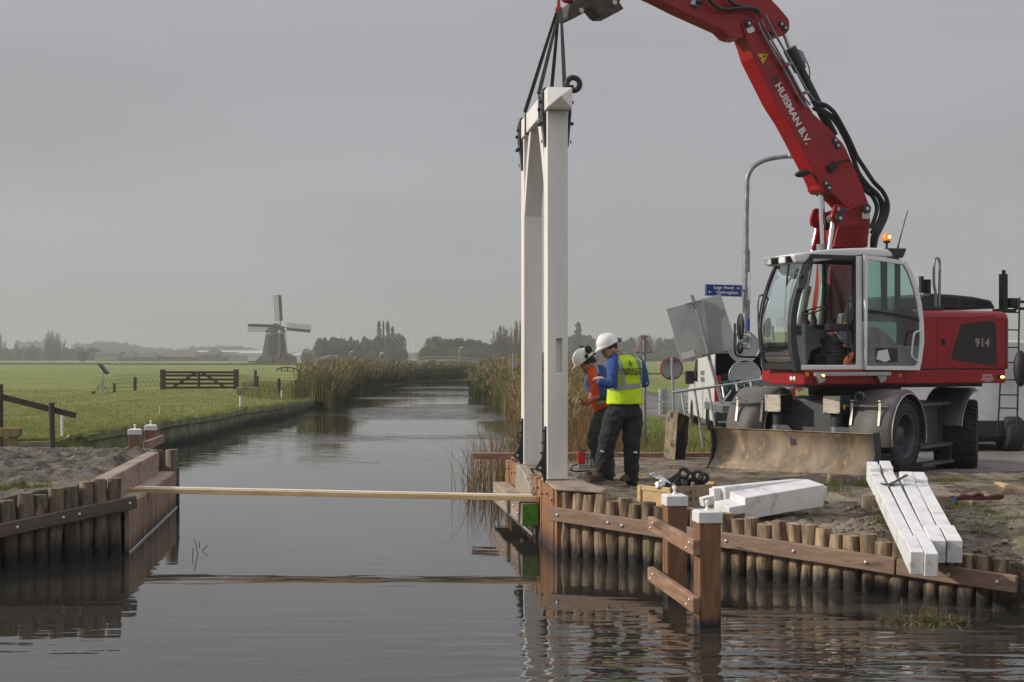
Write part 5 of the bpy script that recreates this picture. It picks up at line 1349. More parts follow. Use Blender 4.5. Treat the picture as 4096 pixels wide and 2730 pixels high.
def hand(mb, wrist, direc, palmn, s=1.0, curl=.5, spread=.0):
    """palm, four fingers of different length and a thumb; direc: towards the fingertips, palmn: palm normal"""
    d = Vector(direc).normalized(); n = Vector(palmn); n = (n-d*n.dot(d)).normalized(); sd = d.cross(n)
    w = Vector(wrist)
    for k in range(5):
        t = k/4; mb.sphere(w + d*(.02+.07*t)*s + sd*.0, .034*s*(1-.05*t), 10, 6, sc=(1,1,1)) if k == 0 else None
    mb.bar(w, w+d*.09*s, .075*s, .03*s, up=n)
    for i, (off, L) in enumerate(((-.030,.072),(-.010,.082),(.010,.078),(.029,.062))):
        b = w + d*.085*s + sd*off*s; p = [b]; dd = d.copy()
        for sg in (.42,.33,.25):
            ang = curl*(.7 if sg > .4 else 1.0); dd = (dd*math.cos(ang) + n*math.sin(ang)).normalized(); p.append(p[-1]+dd*L*sg*s)
        limb(mb, p, [.0095*s,.009*s,.008*s,.007*s], 8)
    b = w + d*.025*s - sd*.034*s; d2 = (d*.7 - sd*.6 + n*.45).normalized()
    limb(mb, [b, b+d2*.035*s, b+(d2*.6+n*.5+d*.3).normalized()*.035*s+d2*.03*s], [.013*s,.011*s,.009*s], 8)

def jacket_strip(parent, pts, wdt, nrm, name='reflective_band', m_=m_refl, th=.006):
    mb = MB()
    for a, b in zip(pts[:-1], pts[1:]): pass
    vs = []; fs = []
    for i, p in enumerate(pts):
        d = (pts[min(i+1,len(pts)-1)] - pts[max(i-1,0)]).normalized(); n_ = nrm(p) if callable(nrm) else Vector(nrm); s_ = d.cross(n_).normalized()*wdt/2
        vs += [p+s_, p-s_, p-s_-n_*th*2, p+s_-n_*th*2]
    for i in range(len(pts)-1):
        o = 4*i; fs += [(o,o+1,o+5,o+4),(o+1,o+2,o+6,o+5),(o+2,o+3,o+7,o+6),(o+3,o,o+4,o+7)]
    return mb.add(vs, fs).build(name, m_, parent)

# --- the man in the yellow vest, seen from behind at his left, looking down to the left
YP = 16.75
def pp(xs, ys, dy=0): return at(xs, ys, YP+dy)
zc5 = lambda p: (2200+.4785*p[0], 1250+.4785*p[1])
zc6 = lambda p: (2280+.2296*p[0], 1320+.2296*p[1])
def P5(p, dy=0): return pp(*zc5(p), dy)
def P6(p, dy=0): return pp(*zc6(p), dy)
def torso(mb, secs, n=22, rollx=0):
    """secs: (centre, half width, half depth, axis yaw)"""
    rings = []
    for c, hwid, hd, yaw in secs:
        u = Vector((math.cos(yaw), math.sin(yaw), 0)); v = Vector((-math.sin(yaw), math.cos(yaw), 0))
        rings.append([c + u*(hwid*math.copysign(abs(math.cos(t))**.8, math.cos(t))) + v*(hd*math.copysign(abs(math.sin(t))**.9, math.sin(t))) for t in [2*math.pi*i/n for i in range(n)]])
    return mb.loft(rings)
feet = P5((395,1435)); 
t1 = thing('person', 'man in a yellow high visibility vest and white helmet seen from behind, looking down', 'person', (P5((560,1435)).x, YP, .85))
yaw1 = R(12)
tc = [((625,745),.185,.135),((618,660),.182,.135),((618,560),.185,.135),((622,470),.200,.135),((625,400),.205,.13),((612,350),.15,.11),((585,320),.075,.075)]
secs = [(P5(p), a, b, yaw1) for p, a, b in tc]
# skin: head, neck, hands as one body surface hidden under clothes
mb, MH = head(P5((497,312),-.06), R(205), R(38), None, m_skin, 1.12)
neck0 = P5((560,345)); 
limb(mb, [P5((520,318),-.0), neck0, P5((600,420))], [.062,.066,.09], 14)
limb(mb, [P5((600,420)), P5((625,730))], [.09,.11], 14)
hl = P5((425,545),-.32)
wr = P5((440,560),-.28)
limb(mb, [P5((600,420)), P5((545,440),-.17), P5((520,600),-.20), wr], [.05,.036,.036,.03], 12)
hand(mb, wr, Vector((-1,.5,.25)), Vector((.1,.4,-1)), 1.0, .6)
limb(mb, [P5((600,420)), P5((745,450),-.02), P5((800,590),.02), P5((740,560),.25)], [.05,.036,.036,.03], 12)
hand(mb, P5((740,560),.25), Vector((-1,.6,0)), Vector((0,-.5,-1)), 1.0, .6)
bd = remesh(mb, 'body', m_skin, t1, .009, 3)
face_bits(MH, bd)
hm = MB(MH); hm.sphere((-.02,0,.03), .1, 16, 10, sc=(1.0,.80,1.05)); hm.build('hair', m_hair, t1)
helmet(P5((478,262),-.06), R(205), R(24), t1, 1.09)
# jumper
mb = MB(); torso(mb, [(c, a*.93, b*.93, y) for c, a, b, y in secs])
aL = [P5((530,395),-.10), P5((520,470),-.18), P5((522,588),-.22), P5((480,605),-.27), P5((415,582),-.32)]
limb(mb, aL, [.078,.078,.072,.062,.05], 14)
aR = [P5((735,420),.0), P5((768,490),.03), P5((790,585),.05), P5((760,590),.18), P5((730,570),.25)]
limb(mb, aR, [.078,.076,.072,.065,.055], 14)
jm = remesh(mb, 'jumper', m_bluet, t1, .012, 5, .02, .09)
# vest
mb = MB(); vs_ = [(P5(p), a, b, yaw1) for p, a, b in (((626,768),.240,.185),((623,660),.226,.175),((623,560),.224,.172),((628,470),.232,.172),((632,405),.222,.162),((615,358),.150,.12),((594,328),.092,.09))]
torso(mb, vs_); ve = remesh(mb, 'vest', m_hivis, t1, .012, 3, .016, .12)
def on_back(p, off=.002):
    """point on the vest's back surface seen at crop pixel p (ray against its sections)"""
    xs, ys = zc5(p); d = Vector(((xs-2048)/FPX,1,-(ys-1427)/FPX)).normalized(); o = Vector((0,0,EYE))
    for k in range(400):
        q = o + d*(15.9+k*.004)
        zs = [s[0].z for s in vs_]
        if q.z < zs[0] or q.z > zs[-1]: continue
        cx_ = interp(q.z, zs, [s[0].x for s in vs_]); w_ = interp(q.z, zs, [s[1] for s in vs_]); d_ = interp(q.z, zs, [s[2] for s in vs_])
        r = q - Vector((cx_, YP, q.z)); u = r.x*math.cos(yaw1)+r.y*math.sin(yaw1); v = -r.x*math.sin(yaw1)+r.y*math.cos(yaw1)
        if (abs(u)/w_)**2.4 + (abs(v)/d_)**2.2 < 1: return q - d*(off+.010)
    return o + d*(YP-.14)
nb = Vector((.15,-1,.05)).normalized()
def bandb(pix, wdt): 
    pts = []
    for a, b in zip(pix[:-1], pix[1:]):
        for k in range(4): pts.append(on_back((lerp(a[0],b[0],k/4), lerp(a[1],b[1],k/4))))
    pts.append(on_back(pix[-1])); return jacket_strip(ve, pts, wdt, nb, th=.004)
bandb([(492,640),(560,630),(640,622),(700,615),(758,612)], .055)
bandb([(552,352),(590,440),(610,520),(618,605)], .052)
bandb([(650,345),(710,375),(742,420),(752,500),(757,590)], .045)
bandb([(545,352),(600,345),(650,348)], .04)
nrm = nb; rt = Vector((math.cos(yaw1), math.sin(yaw1), 0)); upv = Vector((0,0,1))
for s_, p, sz in (('HASNOOT',(686,482),.060),('BRGGEN',(694,511),.060)):
    text('writing', s_, sz, face_frame(on_back(p,.02), rt, upv), m_ink, ve, .001, bold=.0015, spacing=.95)
text('emblem', 'h', .10, face_frame(on_back((674,432),.02), rt, upv), plain('emblem_blue', rgb(24,96,150), .5), ve, .001, bold=.003)
# trousers
mb = MB(); hip = [(P5((625,735)),.180,.14,yaw1),(P5((622,800)),.188,.15,yaw1),(P5((618,880)),.185,.15,yaw1)]
torso(mb, hip)
limb(mb, [P5((545,860),-.03), P5((478,1060),-.07), P5((460,1170),-.05), P5((425,1300),.0), P5((410,1350),.02)], [.142,.118,.106,.094,.09], 16)
limb(mb, [P5((685,860),.05), P5((685,1060),.03), P5((682,1180),.04), P5((682,1300),.07), P5((684,1400),.08)], [.142,.116,.104,.094,.088], 16)
tr = remesh(mb, 'trousers', m_trou, t1, .013, 3, .045, .07)
MB().bar(P5((424,1159),-.16), P5((492,1171),-.13), .012, .02).build('knee_stripe', m_wht, tr)
MB().bar(P5((702,1168),-.085), P5((728,1172),-.06), .012, .02).build('knee_stripe', m_wht, tr)
for p, dy, q in (((400,1405),-.02,R(215)),((684,1415),.08,R(215))):
    c = P5(p,dy); c.z = .85+.0
    mb = MB(Matrix.Translation((c.x,c.y,.85)) @ Matrix.Rotation(q,4,'Z')); mb.sphere((.06,0,.045), .05, 12, 8, sc=(2.5,1.0,.9)); mb.cyl((-.0,0,.03),(0,0,.17),.062,.068,n=14); mb.box(-.09,.17,-.05,.05,.0,.03)
    remesh(mb, 'boot', m_boot, t1, .009, 2)
# --- the man in the orange vest, bent over a phone in front of the first
YO = 17.35
def O6(p, dy=0): return at(*zc6(p), YO+dy)
def O5(p, dy=0): return at(*zc5(p), YO+dy)
t2 = thing('person', 'man in an orange vest and helmet with ear muffs, bent over his phone', 'person', (O5((440,1400)).x, YO, .84))
yawh = R(192)
mb, MH = head(O5((325,440),-.02), yawh, R(48), None, m_skin2, 1.12)
limb(mb, [O5((345,430)), O5((385,455)), O5((430,500))], [.062,.07,.09], 14)
limb(mb, [O5((430,500)), O5((450,760))], [.09,.09], 12)
wl = O5((345,738),-.22); wr2 = O5((335,740),.02)
limb(mb, [O5((430,500)), O5((430,520),-.16), O5((455,690),-.24), wl], [.05,.04,.043,.030], 12)
hand(mb, wl, Vector((-1,.2,-.45)), Vector((-.2,.9,.2)), 1.05, .62)
limb(mb, [O5((430,500)), O5((365,520),.18), O5((360,650),.22), wr2], [.05,.04,.043,.030], 12)
hand(mb, wr2, Vector((-1,-.2,-.35)), Vector((0,-.9,.3)), 1.05, .6)
bd = remesh(mb, 'body', m_skin2, t2, .009, 3); face_bits(MH, bd)
MB(MH).sphere((-.02,0,.025), .1, 16, 10, sc=(.98,.79,1.02)).build('hair', m_hair, t2)
helmet(O5((280,388),-.02), R(192), R(36), t2, 1.09, True)
tw_ = lambda p, a, b, y=R(60): (O5(p), a, b, y)
mb = MB(); S2 = [tw_((455,790),.17,.13),tw_((445,690),.165,.125),tw_((430,600),.18,.125),tw_((418,520),.19,.125),tw_((408,462),.15,.10),tw_((392,440),.08,.075)]
torso(mb, S2)
limb(mb, [O5((425,490),-.12), O5((435,560),-.18), O5((460,650),-.24), O5((455,690),-.25)], [.085,.08,.075,.07], 14)
limb(mb, [O5((370,500),.12), O5((340,560),.18), O5((335,610),.2), O5((355,650),.18)], [.085,.08,.072,.065], 14)
remesh(mb, 'shirt', m_bluet, t2, .012, 4, .02, .09)
mb = MB(); torso(mb, [(c+Vector((-.0,0,0)), a*1.10, b*1.16, y) for c, a, b, y in S2[:-1]]+[(S2[-1][0]+Vector((0,0,-.02)),.10,.09,R(60))])
mb.loft([mb.ring(O5((455,780)), (0,0,1), .16, 16), mb.ring(O5((440,865),-.05), (0,0,1), .10, 16)])
ve2 = remesh(mb, 'vest', m_hivor, t2, .012, 3, .016, .12)
jacket_strip(ve2, [O5((375,420),-.17),O5((395,480),-.20),O5((405,560),-.215)], .045, Vector((-.5,-.85,.1)).normalized(), th=.004)
jacket_strip(ve2, [O5((395,765),-.19),O5((430,750),-.225),O5((480,738),-.22)], .045, Vector((-.2,-1,0)).normalized(), th=.004)
mb = MB(); torso(mb, [tw_((470,760),.165,.13),tw_((470,830),.175,.14),tw_((465,880),.17,.14)])
limb(mb, [O5((440,870),-.06), O5((385,1010),-.12), O5((370,1080),-.08), O5((400,1220),0), O5((415,1345),.05)], [.125,.105,.095,.088,.085], 14)
limb(mb, [O5((500,870),.08), O5((490,1060),.08), O5((485,1200),.12), O5((485,1370),.15)], [.125,.10,.09,.085], 14)
remesh(mb, 'trousers', m_trou2, t2, .013, 3, .045, .07)
for p, dy, q in (((395,1370),.05,R(195)),((490,1385),.15,R(195))):
    c = O5(p,dy); mb = MB(Matrix.Translation((c.x,c.y,.845)) @ Matrix.Rotation(q,4,'Z')); mb.sphere((.06,0,.045), .05, 12, 8, sc=(2.5,1.0,.9)); mb.cyl((-.0,0,.03),(0,0,.17),.062,.068,n=14); mb.box(-.09,.17,-.05,.05,.0,.03)
    remesh(mb, 'boot', m_boot, t2, .009, 2)
ph = MB(); a_ = O5((250,722),-.15); b_ = O5((288,748),-.17); ph.bar(a_, b_, .075, .012)
tag(ph.build('phone', m_ink, bevel=.003), 'dark phone held in the hands of the bent man in orange', 'phone')

# ------------------------------------------------------------------ signs
def zl(p): return (2600+.4785*p[0], 1100+.4785*p[1])     # crop of the sign group
def plate_sign(name, label, cat, quadpix, Y0, Y1, th, m_, group=None):
    """flat plate whose corners are seen at quadpix; its left edge is at depth Y0, right edge at Y1"""
    xs = [p[0] for p in quadpix]; x0, x1 = min(xs), max(xs)
    P = [at(*p, lerp(Y0, Y1, (p[0]-x0)/(x1-x0))) for p in quadpix]
    o = MB().prism(P, (0, th, 0)); return o, P
# big tilted panel on its pole, leaning
t = thing('leaning_sign', 'large grey sign panel seen from the back on a tilted pole before the van', 'sign', (at(2890,1660,24).x, 24, .66))
Q = [zl(p) for p in ((137,285),(592,160),(600,190),(700,500),(695,620),(270,738),(262,725))]
P = [at(*p, lerp(24.2,24.0,(p[0]-2660)/280)) for p in Q]
pn = MB().prism(P,(0,.03,0)).build('panel', m_signb, t, bevel=.004)
st = [at(*zl(p), 24.12) for p in ((258,655),(365,625),(380,680),(272,708))]
MB().prism([p+Vector((0,-.012,0)) for p in st],(0,.006,0)).build('sticker', m_offw, pn)
MB().tube([at(*zl(p), 24.04) for p in ((350,170),(420,395),(490,670),(600,1075))], .032, 10).build('pole', m_alu, t)
for p in ((365,235),(487,665)): c = at(*zl(p),24.02); MB().bar(c+Vector((-.13,0,-.03)), c+Vector((.13,0,.03)), .05,.04).build('clamp', m_steel, t)
# round sign back with red rim, on a pole
def round_back(name, label, c, r, Y, rim, base, group=None, pole=True, poletop=None, polexb=None):
    t = thing(name, label, 'sign', (c.x, Y, base), group)
    d = MB().cyl(c+Vector((0,.0,0)), c+Vector((0,.012,0)), r, n=36).build('disc', m_signb, t)
    MB().torus(c, (0,1,0), r, .012, 40, 6).build('rim', rim, d)
    if pole:
        MB().cyl(Vector((polexb if polexb is not None else c.x, Y-.04, base)), (poletop or c+Vector((0,-.04,r*1.02))), .03, n=10).build('pole', m_alu, t)
        for q in (-1,1): MB().bar(c+Vector((-.10,-.02,q*r*.8)), c+Vector((.10,-.02,q*r*.8)), .06,.03).build('clamp', m_steel, t)
    return t
c = at(*zl((180,783)), 25.5)
round_back('round_sign', 'round traffic sign with a red rim seen from the back, left of the van', c, .215, 25.5, m_redsign, .66, None, True, None, at(*zl((208,1145)),25.5).x)
# triangle
cT = at(2577,1405,27)
t = thing('warning_sign', 'red rimmed triangular warning sign seen from the back on a grey pole', 'sign', (cT.x,27,.66))
tri_ = [at(*zc5(p),27) for p in ((783,182),(862,338),(708,338))]
cc = (tri_[0]+tri_[1]+tri_[2])/3
pt_ = MB().prism(tri_,(0,.012,0)).build('panel', m_redsign, t, bevel=.01)
MB().prism([cc+(p-cc)*.86+Vector((0,-.004,0)) for p in tri_],(0,.003,0)).build('back_face', m_signb, pt_)
MB().cyl(Vector((at(*zc5((793,900)),27).x,26.97,.66)), at(*zc5((787,190)),26.97), .035, n=10).build('pole', m_steel, t)
for p in ((787,207),(790,337)): c = at(*zc5(p),26.95); MB().bar(c+Vector((-.08,0,0)), c+Vector((.08,0,0)), .06,.05).build('clamp', m_steel, t)
# board behind the men
t = thing('board_sign', 'grey rectangular sign board seen from the back behind the two men', 'sign', (at(2435,1450,32).x,32,.66))
Q = [zc5(p) for p in ((372,228),(605,210),(612,400),(610,470),(385,520))]
MB().prism([at(*p,32) for p in Q],(0,.03,0)).build('panel', m_signb, t, bevel=.005)
for xx in (2395,2478): MB().cyl(Vector((at(xx,1500,32.06).x,32.06,.6)), at(xx,1370,32.06), .03, n=8).build('pole', m_steel, t)
# lamp post with its signs
YLm = 29.0
t = thing('street_lamp', 'tall grey street lamp with a curved arm behind the excavator cab', 'street lamp', (at(2985,1500,YLm).x, YLm, .66))
lp = [(2984,1700),(2985,1100),(2985,880),(2988,760),(2990,712),(3010,672),(3050,645),(3100,632),(3165,624)]
rs_ = []
mb = MB(); mb.cyl(Vector((at(2984,1700,YLm).x,YLm,.62)), at(2985,1000,YLm), .085, n=12)
mb.tube([at(*p,YLm) for p in lp[1:]],.055,10,sub=4); mb.build('pole', m_steel, t)
h0 = at(3150,625,YLm); MB().prism([h0+Vector(v) for v in ((0,-.09,-.03),(0,-.09,.05),(.12,-.09,.07),(.62,-.09,.05),(.68,-.09,0),(.6,-.09,-.06),(.15,-.09,-.06))],(0,.18,0)).build('lamp_head', m_signb, t, bevel=.02)
# street name sign
S = [at(*zl(p), YLm-.12) for p in ((462,76),(775,85),(772,187),(460,176))]
w0, w1 = S[3], S[1]
sg = thing('street_sign', 'blue street name sign with two lines of white text on the lamp post', 'sign', (w0.x, YLm-.12, w0.z))
pnl = MB().prism(S,(0,.03,0)).build('panel', m_blue, sg, bevel=.004)
cS = (S[0]+S[1]+S[2]+S[3])/4; wS = (S[1]-S[0]).length; hS = (S[0]-S[3]).length
for a_, b_ in ((0,1),(1,2),(2,3),(3,0)):
    pa_ = cS+(S[a_]-cS)*.955+Vector((0,-.005,0)); pb_ = cS+(S[b_]-cS)*.955+Vector((0,-.005,0))
    MB().bar(pa_, pb_, .004, .007).build('border', m_wht, pnl)
rx_ = (S[1]-S[0]).normalized()
text('writing', 'Lage Hoek', .094, face_frame(cS+Vector((0,-.006,.062)), rx_, (0,0,1)), m_wht, pnl, .001, bold=.0015, spacing=1.12)
text('writing', 'Vinbruglaan', .094, face_frame(cS+Vector((.075,-.006,-.045)), rx_, (0,0,1)), m_wht, pnl, .001, bold=.0015, spacing=1.08)
def arrow(c, s, mat_, par, L=.068):
    mb = MB(); mb.bar(c-rx_*L/2, c+rx_*L/2, .003, .012)
    e = c + rx_*(s*L/2)
    for q in (-1,1): mb.bar(e, e - rx_*(s*.026) + Vector((0,0,q*.024)), .003, .012)
    mb.build('arrow', mat_, par)
arrow(cS+rx_*.31+Vector((0,-.006,.058)), 1, m_wht, pnl); arrow(cS-rx_*.31+Vector((0,-.006,-.045)), -1, m_wht, pnl)
MB().bar(cS+rx_*(wS/2-.02)+Vector((0,.04,.02)), cS+rx_*(wS/2+.08)+Vector((0,.10,.02)), .03,.04).build('bracket', m_steel, sg)
# narrow edge-on sign, cycle route sign, blue edge, round backs
e = [at(*zl(p), YLm-.1) for p in ((822,-20),(845,-20),(840,212),(815,210))]
tag(MB().prism(e,(0,.25,0)).build('side_sign', m_offw, bevel=.004), 'narrow pale sign seen almost edge on, high on the lamp post', 'sign')
Q = [at(*zl(p), 26.5) for p in ((735,470),(853,478),(850,625),(730,615))]
t = thing('route_sign', 'white cycle route sign with a green border, number 38 and an arrow', 'sign', (Q[3].x,26.5,Q[3].z))
pn = MB().prism(Q,(0,.02,0)).build('panel', m_wht, t, bevel=.004)
m_grn = plain('route_green', rgb(30,84,54), .5)
cq = sum(Q, Vector())/4
for a_, b_ in ((0,1),(1,2),(2,3),(3,0)): MB().bar(cq+(Q[a_]-cq)*.92+Vector((0,-.004,0)), cq+(Q[b_]-cq)*.92+Vector((0,-.004,0)), .003,.012).build('border', m_grn, pn)
MB().torus(cq+Vector((.01,-.006,.0)), (0,1,0), .098, .008, 24, 5).build('ring', m_grn, pn)
text('writing', '38', .15, face_frame(cq+Vector((.01,-.008,0)), (1,0,0), (0,0,1)), m_grn, pn, .001, bold=.003)
rx_ = Vector((1,0,0)); arrow(cq+Vector((0,-.006,.165)), 1, m_grn, pn, .09)
mb = MB(); 
for q in (-.035,.035): mb.torus(cq+Vector((q,-.006,-.16)), (0,1,0), .025, .004, 12, 4)
mb.bar(cq+Vector((-.035,-.006,-.16)), cq+Vector((0,-.006,-.115)), .003,.008).bar(cq+Vector((0,-.006,-.115)), cq+Vector((.035,-.006,-.16)), .003,.008)
mb.build('cycle_mark', m_grn, pn)
for (px_, py_, r_, lab) in (((785),(605),.28,'upper round sign back on the lamp post, behind the white route sign'),((793),(848),.285,'lower of the two round sign backs on the lamp post, beside the excavator')):
    c = at(*zl((px_, py_)), YLm-.2); round_back('round_sign', lab, c, r_*1.15*26/YLm*1.2, YLm-.2, m_alu, c.z, 'round sign backs on the lamp post', False)
e = [at(*zl(p), YLm-.3) for p in ((815,360),(834,362),(832,470),(815,470))]
tag(MB().prism(e,(0,.2,0)).build('side_sign', m_blue, bevel=.004), 'narrow blue sign seen almost edge on, just above the white route sign', 'sign')

# ------------------------------------------------------------------ work fence, pipes, boards
YF = 22.6
t = thing('work_fence', 'leaning aluminium work fence with a long top rail behind the excavator blade', 'fence', (at(2900,1750,YF).x,YF,.66))
tp0, tp1 = at(*zl((185,985)), YF), at(*zl((1010,868)), YF+.4)
mb = MB(); mb.tube([tp0, at(*zl((480,943)),YF), tp1, at(3215,1490,YF+.8)], .022, 8); mb.build('top_rail', m_alu, t)
for (xa_,ya_),(xb2,yb2) in (((262,980),(295,1180)),((375,968),(445,1450)),((490,948),(545,1280)),((605,935),(620,1030)),((720,915),(730,975)),((840,900),(850,960)),((952,878),(968,960))):
    MB().cyl(at(*zl((xa_,ya_)),YF), at(*zl((xb2,yb2)),YF-.1), .020, n=8).build('baluster', m_alu, t)
MB().cyl(at(*zl((600,1075)),YF), at(*zl((680,970)),YF+.2), .018, n=8).build('brace', m_alu, t)
# the road-side barrier boards
for i, (ya_, yb_) in enumerate(((975,1030),(1092,1142))):
    a_ = at(*zl((78,(ya_+yb_)/2)), 31); b_ = at(*zl((315,(ya_+yb_)/2-4)), 31.5)
    mb = MB()
    for k in (-1,0,1): mb.bar(a_+Vector((0,0,k*.10)), b_+Vector((0,0,k*.10)), .05, .075)
    mb.bar(a_+Vector((.1,.04,0)), a_+Vector((.2,.04,0)), .03, .3).bar(b_-Vector((.2,-.04,0)), b_-Vector((.1,-.04,0)), .03, .3)
    tag(mb.build('barrier_board', m_signb), ['upper','lower'][i]+' ribbed grey barrier board at the edge of the road, left of the van', 'barrier', 'barrier boards')
# tubes stacked in a pile behind the left mudguard
lab_t = 'aluminium tube in the slanting stack behind the left mudguard of the excavator'
zb6 = lambda p: (2880+.3485*p[0], 1500+.3485*p[1])
for i in range(8):
    a_ = at(*zb6((395+40*i,175+3*i)), 25.5+.05*i); b_ = at(*zb6((505+36*i,-10)), 27.2+.05*i)
    tag(MB().cyl(a_, b_, .024, n=10).build('tube', m_alu), lab_t, 'tube', 'stacked aluminium tubes')
for i, (p, q) in enumerate((((720,165),(890,120)),((910,160),(1080,110)))):
    a_ = at(*zb6(p),24.5); b_ = at(*zb6(q),25.0); t = thing('fence_tube', ['left of the two','right of the two'][i]+' tubes with red ends lying behind the chassis', 'tube', tuple(a_), 'tubes with red ends')
    MB().cyl(a_, b_, .035, n=10).build('tube', m_alu, t); MB().cyl(a_-(b_-a_).normalized()*.03, a_+(b_-a_).normalized()*.05, .042, n=10).build('end_cap', m_redsign, t)
t = thing('trailer_bed', 'low steel trailer bed carrying tubes and netting behind the excavator chassis', 'trailer', (4.7,25.5,.66))
c0 = at(3000,1585,25.6); MB().box(c0.x-.6,c0.x+2.6,25.3,27.6,1.35,1.50).build('bed', m_steel, t, bevel=.01)
for xx in (c0.x,c0.x+1.9): MB().lathe([(.30,-.1),(.32,0),(.30,.1)],(xx,25.5,.98),ax=(0,1,0),n=20).build('wheel', m_rubber, t)
nt_ = MB(); rn_ = random.Random(4)
for k in range(60):
    p = at(*zb6((rn_.uniform(60,900), rn_.uniform(110,200))), 25.9); q = p+Vector((rn_.uniform(-.25,.25),rn_.uniform(-.2,.2),rn_.uniform(-.05,.12)))
    nt_.tube([p, (p+q)/2+Vector((0,0,.06)), q], .014, 5)
tag(nt_.build('netting', plain('net_green', rgb(34,72,62), .8)), 'heap of dark green netting lying between the tubes', 'netting')

# ------------------------------------------------------------------ vehicles
m_van = mat('van_white', rgb(226,228,226), rgb(216,218,216), rough=.35, scale=3, coat=.3)
g_dark = mat('dark_glass', rgb(34,40,44), None, rough=.08)
def van_wheel(mb_par, c, ax, r=.34, w_=.2):
    o = MB().lathe([(r*.6,-w_/2),(r*.95,-w_/2),(r,-w_*.3),(r,w_*.3),(r*.95,w_/2),(r*.6,w_/2)], c, ax=ax, n=24, caps=False).build('wheel', m_rubber, mb_par)
    MB().lathe([(.001,-w_*.35),(r*.3,-w_*.42),(r*.62,-w_*.35),(r*.64,w_*.3),(.001,w_*.3)], c, ax=ax, n=16, caps=False).build('rim', m_steel, o)
def vsec(M4, outline, y0, y1): return MB(M4).prism([Vector((x,y0,z)) for x,z in outline],(0,y1-y0,0))
# work van, tail towards us, left side visible; local x forward
VX = at(2848,1712,30.6); hd_ = math.atan2(5.0,-2.9)       # heading away and to the left
a0_ = at(2856,1600,30.4); 
fwd = Vector((-.205*30.4/29+.02, .98, 0)); fwd = Vector((-.02-.0,1,0))
# left-rear corner at S x=2855, left-front corner at S x=2722
Yr_, Yf_ = 30.3, 35.2
pr_ = Vector(((2855-2048)*Yr_/FPX, Yr_, 0)); pf_ = Vector(((2752-2048)*Yf_/FPX, Yf_, 0))
fv = (pf_-pr_).normalized(); rv = Vector((fv.y,-fv.x,0))
MV = Matrix(((fv.x,-rv.x,0,pr_.x+rv.x*.95),(fv.y,-rv.y,0,pr_.y+rv.y*.95),(0,0,1,.66),(0,0,0,1)))
t = thing('work_van', 'white work van with its tailgate raised, parked on the road behind the leaning sign', 'van', (MV.translation.x, MV.translation.y, .66))
ol = [(0,.28),(0,1.75),(.08,1.92),(2.9,1.94),(3.35,1.80),(4.05,1.12),(4.75,.98),(4.95,.78),(4.98,.35),(4.8,.26),(4.5,.28),(4.35,.55),(4.1,.66),(3.85,.55),(3.72,.26),(1.45,.26),(1.32,.55),(1.07,.66),(.82,.55),(.68,.28)]
mb = MB(MV)
mb.prism([Vector((x,.95,z)) for x,z in ol],(0,-.05,0)); mb.build('side_panel', m_van, t, bevel=.015, seg=2)
MB(MV).prism([Vector((x,-.90,z)) for x,z in ol],(0,-.05,0)).build('side_panel', m_van, t, bevel=.015)
MB(MV).prism([Vector((x,.90,z)) for x,z in ((.0,1.88),(.08,1.92),(2.9,1.94),(3.35,1.80),(3.32,1.77),(2.88,1.90),(0,1.86))],(0,-1.8,0)).build('roof', m_van, t)
MB(MV).prism([Vector((x,.90,z)) for x,z in ((4.05,1.12),(4.75,.98),(4.95,.78),(4.98,.35),(4.9,.35),(4.7,.9),(4.05,1.05))],(0,-1.8,0)).build('bonnet', m_van, t)
MB(MV).box(.02,3.9,-.9,.9,.42,.50).build('load_floor', m_ink, t)
MB(MV).box(2.6,2.64,-.9,.9,.5,1.88).build('bulkhead', m_ink, t)
for k, (xx,yy,sx2,sz2,m_) in enumerate(((.5,.5,.35,.9,m_dgrey),(.6,-.3,.4,.5,m_redsign),(.9,.1,.4,1.1,m_dgrey),(.4,-.7,.25,1.0,m_signb))): MB(MV).box(xx,xx+.4,yy-sx2/2,yy+sx2/2,.5,.5+sz2).build('load_shelf', m_, t, bevel=.01)
MB(MV).prism([Vector((x,.953,z)) for x,z in ((3.32,1.72),(3.93,1.15),(2.85,1.15),(2.85,1.72))],(0,-.006,0)).build('side_window', g_dark, t)
MB(MV).prism([Vector((x,.85,z)) for x,z in ((3.35,1.80),(4.05,1.12),(4.03,1.08),(3.33,1.76))],(0,-1.7,0)).build('windscreen', g_dark, t)
MB(MV).box(-.03,.0,.78,.94,.75,1.35).build('tail_light', m_redsign, t, bevel=.01); MB(MV).box(-.03,.0,-.94,-.78,.75,1.35).build('tail_light', m_redsign, t, bevel=.01)
MB(MV).box(-.12,.02,-.95,.95,.30,.50).build('bumper', m_dgrey, t, bevel=.02)
MB(MV).bar((.02,0,1.90),(-.95,0,2.12),1.8,.05).build('tailgate', m_van, t, bevel=.01)
mv = MB(MV).box(3.35,3.5,.98,1.2,1.08,1.42); mv.bar((3.45,.93,1.2),(3.45,1.0,1.2),.04,.05); mv.build('wing_mirror', m_ink, t, bevel=.03)
for xx in (1.07,4.1):
    for yy in (.85,-.85): van_wheel(t, MV @ Vector((xx,yy,.34)), rv)
text('writing', 'HASNOOT\nBRUGGEN', .16, face_frame(MV @ Vector((1.9,.957,1.30)), -fv, (0,0,1)), m_dgrey, t, .001)
